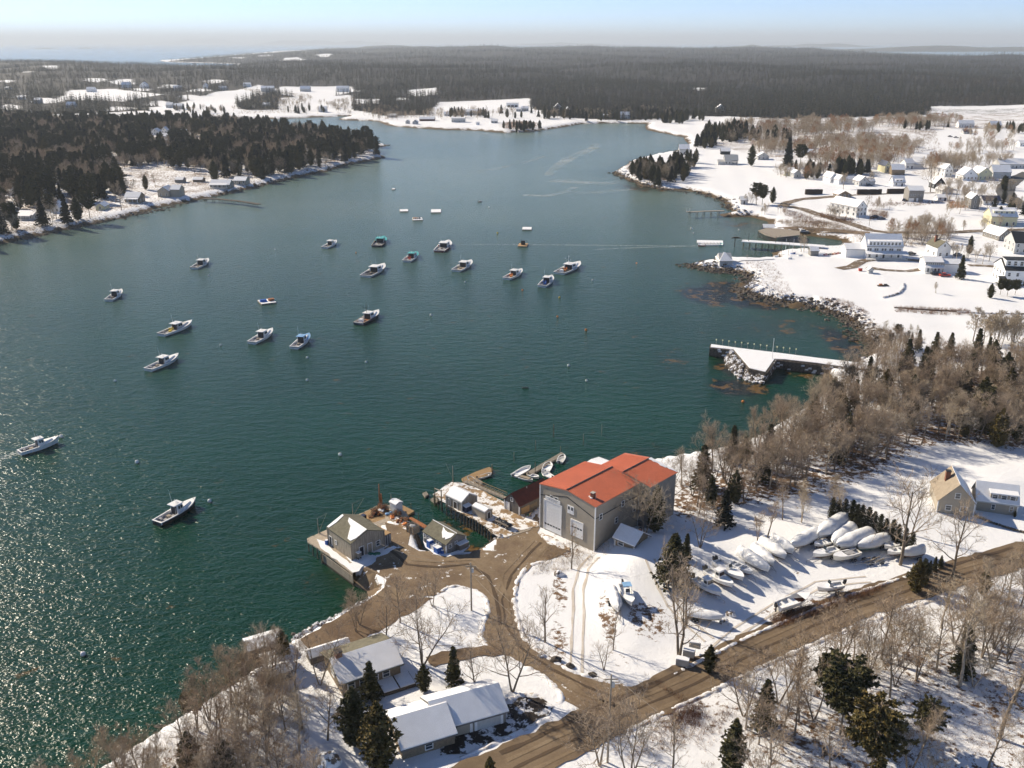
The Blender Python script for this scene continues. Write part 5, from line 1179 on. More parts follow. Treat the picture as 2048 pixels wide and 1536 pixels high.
    if mast:
        for k in range(mast):
            m_ = MB().tube((x0 + .3, w_ * (.6 - 1.1 * k), h1), (x0 - .2, w_ * (.6 - 1.1 * k), h1 + 3.4), .035, .015, 4, 'white'); m_.build('antenna', root)
    MB().box(Lh * .25, Lh * .25 + .9, -.4, .4, .46, .95, 'wood_grey' if not gear else gear).box(Lh * .12, Lh * .12 + .6, hw(.1) * .2, hw(.1) * .7, .46, .85, 'deckgrey').build('engine_box', root)
    MB().tube((x0 - .5, -w_ * 1.0, 1.0), (x0 - .5, -w_ * 1.0, 2.3), .05, .05, 5, 'alu').tube((x0 - .5, -w_, 2.3), (x0 - .5, -w_ - .5, 2.3), .05, .05, 5, 'alu').build('davit', root)
    MB().tube((Lh * .93, 0, sh(.93)), (Lh * .93, 0, sh(.93) + .45), .07, .06, 5, 'wood_grey').build('bitt', root)
    if gear:
        g_ = MB()
        for k in range(5): g_.ball((Lh * .33 + .35 * (k % 3), (.8 if k % 2 else -.2) + .2 * k * .3, 1.0 + .25 * (k // 2)), .30, gear, 7, 5)
        g_.build('floats', root)
    root['hwx'] = x0; return root, Lh, h1
B_ = [('white lobster boat under way at the left edge, trailing a wake', (38,905), (119,880), {}),
 ('black-hulled lobster boat with white cabin, lower left', (313,1046), (393,1004), dict(hull='black', deckc='deckgrey', rub='white')),
 ('white lobster boat with grey-blue cockpit, left of centre', (296,739), (358,713), dict(mast=1)),
 ('long pale lobster boat with yellow gear behind its cabin', (322,669), (385,646), dict(gear='yellow', hull='white', dark=False, house_c='palegrey')),
 ('small white boat farthest left of the upper moorings', (217,600), (244,583), dict(deckc='navy')),
 ('small white boat with grey cabin, upper left', (388,536), (417,521), dict(house_c='palegrey', rub='deckgrey')),
 ('white lobster boat just left of the blue-roofed one', (503,685), (546,662), {}),
 ('white boat with bright blue roof and orange buoy', (588,695), (619,672), dict(roof='ltblue', gear=None)),
 ('dark-hulled dragger with mast and white boxes', (716,647), (758,625), dict(hull='navy', deckc='rust', dark=True, mast=2)),
 ('small white boat at the far left of the upper group', (649,495), (673,484), dict(mast=0)),
 ('dark grey boat seen from astern in the upper group', (753,492), (768,476), dict(hull='dark', house_c='deckgrey', roof='teal', dark=True)),
 ('large white boat with tall antennas and cluttered deck', (731,552), (769,531), dict(mast=2, deckc='dark')),
 ('white boat with green-topped cabin and red gear', (813,522), (834,507), dict(roof='teal', gear='red')),
 ('red-hulled boat with pale wheelhouse', (878,502), (898,484), dict(hull='red_hull')),
 ('white boat with tan cockpit in the middle of the harbour', (912,541), (943,524), dict(deckc='wood_grey')),
 ('dark-bottomed white boat with orange gear at its stern', (1013,557), (1044,542), dict(rub='navy', bottom='navy', gear='orange')),
 ('short white boat with blue tubs seen from astern', (1084,572), (1104,555), dict(gear='blue', deckc='navy')),
 ('white fishing boat with tall mast and orange ball, farthest right', (1118,546), (1160,527), dict(mast=2, gear='orange', deckc='dark'))]
for lb, s_, w_, k in B_:
    root, Lh, h1 = lobster_boat(lb, s_, w_, **k)
    if 'dragger' in lb or 'farthest right' in lb:
        x0 = Lh * .5
        m_ = MB().tube((x0 - 1.2, 0, .5), (x0 - 1.2, 0, 6.5), .1, .07, 6, 'wood_dark' if 'dragger' in lb else 'white').tube((x0 - 1.2, 0, 4.4), (x0 - 4.4, .3, 6.0), .07, .05, 5, 'wood_dark' if 'dragger' in lb else 'white').tube((x0 - 1.2, -1.2, 5.0), (x0 - 1.2, 1.2, 5.0), .05, .05, 4, 'wood_dark')
        m_.build('mast', root)
        MB().box(1.6, 3.0, -.7, .7, .46, 1.7, 'white').build('bin', root)
# wake of the moving boat and of the skiff: low foamy ridges
def film(name, col, lo, hi, sc, amax):
    m, t, b = new_mat(name); L_ = t.links.new; tc_ = t.nodes.new('ShaderNodeTexCoord'); n_ = t.nodes.new('ShaderNodeTexNoise'); n_.inputs['Scale'].default_value = sc; n_.inputs['Detail'].default_value = 6; L_(tc_.outputs['Object'], n_.inputs['Vector'])
    r_ = t.nodes.new('ShaderNodeMapRange'); L_(n_.outputs['Fac'], r_.inputs[0]); r_.inputs[1].default_value = lo; r_.inputs[2].default_value = hi; r_.inputs[4].default_value = amax; L_(r_.outputs[0], b.inputs['Alpha']); b.inputs['Base Color'].default_value = (*col, 1); b.inputs['Roughness'].default_value = .6
film('foam', (.75, .80, .78), .45, .75, 1.4, .8); film('slick', (.55, .62, .64), .40, .7, .035, .42)
def streak(name, label, px, wpx, mt):
    b_ = MB(); c = [Vector(P(a, q)) for a, q in px]; v = []
    for i, p in enumerate(c):
        d = (c[min(i + 1, len(c) - 1)] - c[max(i - 1, 0)]).normalized(); n_ = Vector((-d.y, d.x)) * wpx * (.4 + .6 * math.sin(math.pi * (i + .5) / len(c))); v += [(p.x + n_.x, p.y + n_.y, .035), (p.x - n_.x, p.y - n_.y, .035)]
    b_.add(v, [(2 * i, 2 * i + 1, 2 * i + 3, 2 * i + 2) for i in range(len(c) - 1)], mt); return tag(b_.build(name), label, kind='stuff')
streak('wake', 'foamy wake behind the moving lobster boat', [(-60,935),(-20,922),(10,914),(40,905),(70,898)], 1.5, 'foam')
streak('wake', 'upper arm of the long faint wake', [(895,489),(1000,489),(1120,490),(1250,491),(1350,492),(1400,491.5)], .9, 'foam'); streak('wake', 'lower arm of the long faint wake', [(1190,499),(1260,496),(1330,494),(1398,492)], .8, 'foam')
for px, w_ in [([(1178,284),(1192,289),(1188,296),(1170,303),(1150,311),(1130,322),(1110,336),(1095,352)], 6), ([(1085,356),(1120,358),(1170,356),(1230,354),(1262,350)], 9), ([(1100,362),(1150,364),(1210,367),(1250,362)], 7), ([(1045,390),(1090,392),(1130,384),(1150,374)], 4), ([(930,345),(990,338),(1050,325),(1090,312)], 2.5), ([(1140,385),(1200,384),(1260,378)], 6)]:
    streak('ice_film', 'pale film of slush drifting on the upper harbour', px, w_, 'slick')
# floats and rafts on moorings
def raft(label, px, py, wpx, dpx, rz, stuff=None):
    x, y = P(px, py, .3); w_ = wpx / ppm(py); d_ = dpx / (ppm(py) * CAMH / math.hypot(y, CAMH)); r_ = empty('float', (x, y, 0), R(rz), label, 'float')
    MB().box(-w_ / 2, w_ / 2, -d_ / 2, d_ / 2, .0, .42, 'wood_grey').build('frame', r_); MB().box(-w_ / 2 + .1, w_ / 2 - .1, -d_ / 2 + .1, d_ / 2 - .1, .423, .48, 'snow' if stuff != 'crate' else 'wood_new').build('deck', r_)
    if stuff == 'crate': MB().box(-.9, 1.0, -.4, 1.0, .49, 2.5, 'black').box(-.95, -.85, -.45, 1.05, .49, 2.6, 'wood_dark').build('crate', r_); MB().box(1.0, 1.5, -1, -.4, .49, .8, 'wood_new').build('box', r_)
    if stuff == 'boxes':
        for k in range(4): MB().box(-w_ / 2 + .3 + k * w_ / 5, -w_ / 2 + .3 + k * w_ / 5 + .8, -.7, .6, .49, 1.3, ('wood_new', 'rust', 'wood_grey', 'dark')[k]).build('box', r_)
    if stuff == 'covered': MB().hull8([(-w_ / 2 + .2, -.8, .49), (0, -.8, .49), (0, .8, .49), (-w_ / 2 + .2, .8, .49)], [(-w_ / 2 + .4, -.5, 1.3), (-.3, -.5, 1.3), (-.3, .5, 1.3), (-w_ / 2 + .4, .5, 1.3)], 'blue').box(.6, w_ / 2 - .2, -.8, .8, .49, 1.3, 'rust').build('box', r_)
    return r_
raft('snowy mooring float right of the pair', 872, 422, 20, 6, 4); raft('small snowy mooring float, left of the pair', 808, 421, 17, 4, 8); raft('dark raft carrying a row of brown crates', 835, 438, 20, 5, 10, 'boxes'); raft('snow-rimmed square float above the crate raft', 1054, 457, 19, 5, -3)
raft('wooden raft with one tall black crate', 1046, 490, 19, 6, -6, 'crate'); raft('covered raft with blue tarpaulin, among the lobster boats', 534, 603, 30, 9, 28, 'covered'); raft('tiny float in the upper harbour', 787, 378, 6, 2, 0)
# skiffs / dinghies
def skiff(label, stern, bow, z=.15, hull='gel', inner='white', beam=.38, outboard=True, seats=3, snow=False, name='dinghy', console=False, group=None, zland=None):
    a, Lh, rz = place(stern, bow, z); Bm = Lh * beam
    root = empty(name, (a.x, a.y, z - .15 if zland is None else zland), rz, label, 'boat', group)
    hb, hw, sh = hull_shell(Lh, Bm, .42, .18, .25, .85, hull, hull, n=9); hb.build('hull', root)
    gunwale(Lh, hw, sh, 0, .96, .14, inner, 8).build('gunwale', root)
    deck_strip(Lh, hw, lambda t: .12, .02, .86, 0, 'palegrey' if not snow else 'snow', .12, n=5).build('floor', root)
    for k in range(seats):
        t = .2 + .6 * k / max(1, seats - 1) * .9; MB().box(t * Lh - .12, t * Lh + .12, -hw(t) + .08, hw(t) - .08, .36, .42, 'white').build('seat', root)
    if console: MB().box(Lh * .42, Lh * .55, -.35, .35, .12, 1.1, 'white').box(Lh * .5, Lh * .56, -.3, .3, 1.1, 1.4, 'glass').build('console', root)
    if outboard: MB().box(-.32, .0, -.13, .13, .3, .75, 'black').box(-.22, -.1, -.06, .06, -.3, .3, 'black').build('outboard', root)
    return root
skiff('white skiff with console lying off the long float', (955,957), (984,949), hull='gel', inner='palegrey', console=False, seats=2); skiff('blue and grey dinghy tied to the square float', (953,968), (936,955), inner='palegrey', seats=2)
skiff('large white skiff at the left end of the dinghy float', (1027,953), (1061,934), beam=.34, seats=1, snow=True); skiff('white dinghy lying across the dinghy float', (1091,944), (1099,926), beam=.45, seats=2, snow=True); skiff('white dinghy with four benches at the outer end', (1119,926), (1127,911), beam=.42, seats=4)
skiff('round-bowed dinghy beside the red roof', (1104,956), (1084,945), beam=.5, seats=2, snow=True); skiff('snowy dinghy heaped with gear by the float', (1058,950), (1078,957), beam=.5, seats=2, snow=True)
fs = skiff('flat white skiff with tan cover at the dinghy float', (1038,955), (1066,963), beam=.36, seats=1, outboard=False); MB().box(.5, 3.0, -.5, .5, .43, .75, 'rooftan').build('cover', fs)
skiff('small red skiff under way towards the village float', (1410,491), (1396,492), beam=.4, seats=1, hull='red'); skiff('tiny dark workboat far up the harbour', (956,404), (964,403), hull='dark', seats=1, beam=.5); skiff('dark skiff in the shade by the point', (767,290), (781,290), hull='dark', seats=1, outboard=False)
for i in range(7): skiff('dinghy nosed into the snowy village float, %s' % ['first from its left end', 'second from its left end', 'third from its left end', 'in its middle', 'third from its right end', 'second from its right end', 'teal one at its right end'][i], (1401 + i * 6.6, 491), (1402 + i * 6.6, 487), beam=.5, seats=1, outboard=False, hull='teal' if i == 6 else 'gel', snow=True)
# mooring buoys
BU = {c: MB().ball((0, 0, .15), .38, c, 10, 6).tube((0, 0, .4), (0, 0, .62), .05, .05, 5, 'dark').mesh('mooring_buoy') for c in ('white', 'orange', 'yellow')}
for px, py, c, s_, lb in [(122,873,'white',1.3,'off the bow of the moving lobster boat'),(274,924,'white',1.3,'between the two lower left lobster boats'),(419,1002,'white',1.2,'beside the bow of the black-hulled boat'),(862,630,'white',1.2,'right of the dragger'),(1115,633,'orange',1,'below the short white boat'),(1172,660,'orange',1.2,'in the right middle water'),(1137,731,'white',1.2,'far right of the lower open water'),(1173,761,'white',1,'lowest at right of centre'),
 (680,909,'white',1.2,'in the open water above the wharf'),(614,715,'white',1,'below the blue-roofed boat'),(732,724,'white',1,'below the dragger'),(614,760,'white',1,'lower of the two below the blue-roofed boat'),(230,761,'white',1,'below the grey-blue cockpit boat'),(441,690,'white',.9,'left of the skiff group'),(417,551,'white',1,'under the small grey-cabined boat'),(550,499,'white',1,'high at centre left'),(712,505,'orange',.8,'left of the dark grey boat'),
 (995,466,'yellow',1.2,'yellow one left of the crate raft'),(930,564,'white',1,'under the tan cockpit boat'),(1045,580,'orange',1,'under the orange gear boat'),(1119,595,'yellow',1,'under the short white boat'),(1185,560,'white',.9,'right of the masted boat'),(978,414,'white',1,'far up the harbour'),(166,1308,'white',1.2,'lowest one in the glittering water'),(1486,803,'orange',1.1,'pink-red one off the seaweed'),(1273,526,'orange',.9,'alone before the village'),(1383,457,'white',1.4,'off the long pier'),(1387,466,'white',1,'just below the one off the long pier'),(1478,460,'white',1.3,'between the two village wharves')]:
    o = link('mooring_buoy', BU[c], None, (*P(px, py, .2), .05)); o.scale = (s_,) * 3; tag(o, c + ' mooring buoy ' + lb, 'buoy')
lg = MB().ball((0, 0, 0), .5, 'dark', 8, 5, (2.2, .7, .5), .15); tag(lg.build('rock', None, (*P(1050, 776), .05)), 'dark ledge just awash in the open water', 'rock')
# ---------------------------------------------------------------- stored boats on trailers
TRL = {}
def trailer(parent, Lh, z0):
    k = round(Lh)
    if k not in TRL:
        m_ = MB()
        for s_ in (-.55, .55): m_.tube((.3, s_, -.35), (Lh * .72, s_, -.35), .05, .05, 5, 'alu').tube((Lh * .72, s_, -.35), (Lh + .9, 0, -.35), .05, .05, 5, 'alu')
        for q in (.15, .4, .65): m_.box(Lh * q - .05, Lh * q + .05, -.8, .8, -.38, -.28, 'alu')
        m_.box(.2, Lh * .7, -.5, -.38, -.3, -.12, 'wood_grey').box(.2, Lh * .7, .38, .5, -.3, -.12, 'wood_grey').tube((Lh + .85, 0, -.8), (Lh + .85, 0, -.3), .05, .05, 5, 'alu'); TRL[k] = m_.mesh('trailer')
    t = link('trailer', TRL[k], parent, (0, 0, z0))
    for xx in (.24, .34):
        for s_ in (-.95, .95): link('wheel', WHEEL, t, (Lh * xx, s_, -.5))
    return t
def stored(label, stern, bow, kind='open', hull='gel', motor=1, stripe='antifoul', hh=1.0, beam=.34, name='stored_boat', pos=None, grp='boats stored in the snowy field', wrapm='wrap'):
    zg = 5.6; a = Vector(P(*stern, zg + 1.5)); c = Vector(P(*bow, zg + 1.5)); zg = hz(*((a + c) / 2)); a = Vector(P(*stern, zg + 1.4)); c = Vector(P(*bow, zg + 1.4))
    d = c - a; Lh = d.length; rz = math.atan2(d.y, d.x); Bm = max(Lh * beam, 1.7)
    z0 = .95; root = empty(name, (a.x, a.y, zg), rz, label, 'boat', grp)
    hb, hw, sh = hull_shell(Lh, Bm, .75 * hh, .35, .35, .88, hull, stripe, n=10, rub=None, z0=z0); hb.build('hull', root)
    trailer(root, Lh, z0 - .05)
    if kind == 'wrap':
        m_ = MB(); n = 20; rows = []; sd0 = random.random() * 50
        for i in range(n + 1):
            t = i / n; w_ = max(hw(t), .03) + .05; s_ = sh(t) + z0 - .10; top = s_ + (.55 + .9 * math.sin(min(1, (1 - t) * 1.25 + .05) * math.pi * .62)) * hh * (1 + .05 * math.sin(t * 19 + sd0))
            rows.append([(t * Lh * 1.01, w_ * math.cos(q), s_ + (top - s_) * max(0, math.sin(q)) ** 1.15) for q in [k * math.pi / 12 for k in range(13)]])
        vs = [p for r in rows for p in r]; fs = [(i * 13 + k, (i + 1) * 13 + k, (i + 1) * 13 + k + 1, i * 13 + k + 1) for i in range(n) for k in range(12)] + [tuple(range(13))]
        vs = [(x, y * (1 + .06 * noise.noise((x * 1.3, z_ * 2, sd0))), z_ + .09 * noise.noise((x * .8, y * .8, sd0)) + .035 * noise.noise((x * 3, y * 3, sd0))) for x, y, z_ in vs]; m_.add(vs, fs, wrapm); m_.build('cover', root, smooth=True)
    else:
        gunwale(Lh, hw, sh, 0, .55, .2, 'white', z0=z0).build('gunwale', root)
        deck_strip(Lh, hw, lambda t: .25 + z0, .02, .6, 0, 'snow', .15, n=5).build('deck', root)
        deck_strip(Lh, hw, sh, .55 if kind != 'open' else .72, .99, .03, 'snow', .06, .08, z0=z0).build('foredeck', root)
        if kind == 'cabin':
            x0, x1, w_ = Lh * .40, Lh * .60, Bm * .33; zz = z0 + .3
            h_ = MB().hull8([(x0, -w_, zz), (x1, -w_, zz), (x1, w_, zz), (x0, w_, zz)], [(x0, -w_ * .9, zz + 1.75), (x1 - .4, -w_ * .85, zz + 1.75), (x1 - .4, w_ * .85, zz + 1.75), (x0, w_ * .9, zz + 1.75)], 'white').build('cabin', root)
            MB().box(x0 - .3, x1 - .3, -w_ * .95, w_ * .95, zz + 1.755, zz + 1.95, 'snow').build('snow', h_)
            for sgn in (1, -1): MB().box(x0 + .2, x1 - .45, sgn * w_ * .93 - .03, sgn * w_ * .93 + .03, zz + 1.05, zz + 1.55, 'glass').build('window', h_)
            MB().hull8([(x1 - .22, -w_ * .8, zz + 1.0), (x1 - .15, -w_ * .8, zz + 1.0), (x1 - .15, w_ * .8, zz + 1.0), (x1 - .22, w_ * .8, zz + 1.0)], [(x1 - .38, -w_ * .75, zz + 1.55), (x1 - .31, -w_ * .75, zz + 1.55), (x1 - .31, w_ * .75, zz + 1.55), (x1 - .38, w_ * .75, zz + 1.55)], 'glass').build('window', h_)
        elif kind == 'console':
            x0 = Lh * .42; MB().box(x0, x0 + .8, -.4, .4, z0 + .25, z0 + 1.2, 'white').build('console', root)
            MB().hull8([(x0 + .7, -.4, z0 + 1.2), (x0 + .76, -.4, z0 + 1.2), (x0 + .76, .4, z0 + 1.2), (x0 + .7, .4, z0 + 1.2)], [(x0 + .5, -.35, z0 + 1.75), (x0 + .56, -.35, z0 + 1.75), (x0 + .56, .35, z0 + 1.75), (x0 + .5, .35, z0 + 1.75)], 'glass').build('windshield', root)
            if 'canopy' in label:
                m_ = MB().box(x0 - .8, x0 + .6, -.75, .75, z0 + 2.2, z0 + 2.3, 'ltblue')
                for q in (-.7, .7): m_.tube((x0 - .7, q, z0 + .4), (x0 - .7, q, z0 + 2.2), .04, .04, 4, 'alu').tube((x0 + .5, q, z0 + .4), (x0 + .5, q, z0 + 2.2), .04, .04, 4, 'alu')
                m_.build('canopy', root)
        else:
            MB().box(Lh * .38, Lh * .44, -Bm * .38, Bm * .38, z0 + .3, z0 + .65, 'white').box(Lh * .16, Lh * .22, -Bm * .36, Bm * .36, z0 + .3, z0 + .6, 'white').build('seat', root)
            if kind == 'cockpit': MB().box(Lh * .2, Lh * .5, -Bm * .28, Bm * .28, z0 + .72 * hh, z0 + .78 * hh + .03, 'deckgrey').build('cockpit', root)
        for k in range(motor):
            yy = (k - (motor - 1) / 2) * .6; MB().hull8([(-.62, yy - .16, z0 + .5), (-.05, yy - .16, z0 + .5), (-.05, yy + .16, z0 + .5), (-.62, yy + .16, z0 + .5)], [(-.75, yy - .14, z0 + 1.25), (-.2, yy - .14, z0 + 1.25), (-.2, yy + .14, z0 + 1.25), (-.75, yy + .14, z0 + 1.25)], 'black').box(-.42, -.2, yy - .08, yy + .08, z0 - .5, z0 + .5, 'dark').build('outboard', root)
    return root
for lb, s_, w_, k in [
 ('white cabin boat with black outboard at the near end of the row', (1390,1158), (1443,1190), dict(kind='cabin')),
 ('white pilothouse boat with twin outboards, second in the row', (1413,1141), (1467,1173), dict(kind='cabin', motor=2, hull='gel')),
 ('white centre-console boat with tall windscreen, third in the row', (1433,1122), (1488,1160), dict(kind='console', motor=2)),
 ('small open boat with snow inside, fourth in the row', (1464,1125), (1505,1147), dict(kind='open', motor=0, hh=.8, beam=.38)),
 ('long wrapped boat with dark keel in the middle of the row', (1480,1103), (1539,1143), dict(kind='wrap', stripe='navy', hh=.95, beam=.29)),
 ('wrapped boat just right of the long dark-keeled one', (1508,1098), (1548,1131), dict(kind='wrap', hh=.95)),
 ('wide wrapped boat, seventh in the row', (1523,1084), (1572,1117), dict(kind='wrap', hh=.95)),
 ('wrapped boat at the far end of the row', (1545,1080), (1587,1106), dict(kind='wrap', hh=1.0)),
 ('smooth wrapped boat facing left beyond the row', (1632,1066), (1583,1094), dict(kind='wrap', hh=.9, beam=.34)),
 ('largest shrink-wrapped boat rising to a point by the hedge', (1688,1040), (1636,1076), dict(kind='wrap', hh=1.2, beam=.34)),
 ('rounded wrapped boat in front of the hedge', (1702,1056), (1666,1090), dict(kind='wrap', hh=.95, beam=.36)),
 ('lumpy wrapped boat with two humps', (1739,1068), (1672,1097), dict(kind='wrap', hh=1.05, beam=.34)),
 ('cream sailing hull under blue-white cover, stern to the hedge', (1776,1075), (1715,1097), dict(kind='wrap', hull='cream_hull', stripe='green', hh=.9, beam=.34)),
 ('small white boat half hidden under the big wrapped ones', (1658,1082), (1628,1090), dict(kind='open', motor=1, hh=.7)),
 ('white runabout with black engine in the second line', (1674,1098), (1625,1111), dict(kind='console', motor=1, hh=.9)),
 ('cream speedboat with dark open cockpit on a trailer', (1717,1103), (1665,1117), dict(kind='cockpit', motor=0, hull='cream_hull', stripe='cream_hull')),
 ('low white boat right of the sailing hull, upper one', (1802,1084), (1768,1095), dict(kind='open', motor=0, stripe='navy', hh=.8)),
 ('low white boat right of the sailing hull, lower one', (1814,1097), (1774,1106), dict(kind='open', motor=0, hh=.8)),
 ('wrapped boat at the right end by the large bare tree', (1846,1101), (1804,1109), dict(kind='wrap', hh=.9)),
 ('open white skiff with raised bow beside the road brush', (1555,1213), (1620,1191), dict(kind='open', motor=1, hh=1.0)),
 ('open white skiff with black outboard at its right end', (1685,1168), (1634,1178), dict(kind='console', motor=1, hh=.8)),
 ('boat under a peaked white cover on the slope above the lane', (1225,1186), (1237,1223), dict(kind='wrap', hh=1.1, stripe='black')),
 ('boat with blue canopy on the slope above the lane', (1246,1170), (1264,1211), dict(kind='console', motor=1, hull='gel', stripe='antifoul')),
 ('low snow-buried boat lying below the row', (1372,1222), (1446,1236), dict(kind='wrap', hh=.6, wrapm='snow', stripe='wood_dark'))]:
    stored(lb, s_, w_, **k)
for lb, a_, b_ in [('empty boat trailer in front of the speedboat', (1745,1122), (1700,1136)), ('second empty trailer beside the first', (1765,1120), (1730,1134))]:
    x, y, z = G(*a_); x2, y2, _ = G(*b_); r_ = empty('boat_trailer', (x, y, z), math.atan2(y2 - y, x2 - x), lb, 'trailer'); trailer(r_, 4.5, .8)
# ---------------------------------------------------------------- village and shores
def th(name, label, px, py, wpx, ang, depth, epx, rpx, axis='x', wall='white', roof='roofgrey', snow='both', wins='auto', cat='house', **k):
    x, y, z = G(px, py); zc = y * CP - (z - CAMH) * SP; pm_ = FPX / zc; W = wpx / pm_ / max(.3, math.cos(R(ang))); e = epx / pm_ / .96; r_ = rpx / pm_
    if wins == 'auto':
        n = max(1, int(W / 2.6)); rows = max(1, min(3, int(e / 2.6))) ; wh_ = .95; hh = 1.35; wins = []
        if wpx < 14: n = min(n, 2)
        for q in range(rows):
            for i in range(n):
                zz = .9 + q * (e - .3) / rows
                if axis == 'x' and q == 0 and i == n // 2: wins.append(('f', (i + .5) / n, .1, 1.0, 2.0, 'door', 'dark'))
                else: wins.append(('f', (i + .5) / n, zz, wh_, hh))
            m_ = max(1, int(depth / 3.5))
            for i in range(m_):
                if wpx >= 16: wins.append(('l', (i + .5) / m_, zz, wh_, hh)); wins.append(('r', (i + .5) / m_, zz, wh_, hh))
        if axis == 'y' and r_ > 2.2: wins.append(('f', .5, e + r_ * .15, .8, 1.0))
    if 'ext' in k: k['ext'] = [tuple(q) for q in k['ext']]
    a = R(ang)
    return house(name, label, cat, None, None, depth, e, r_, axis, wall, roof, snow, wins=wins, world=((x, y), (x + W * math.cos(a), y + W * math.sin(a))), z=z, oh=.3, **k)
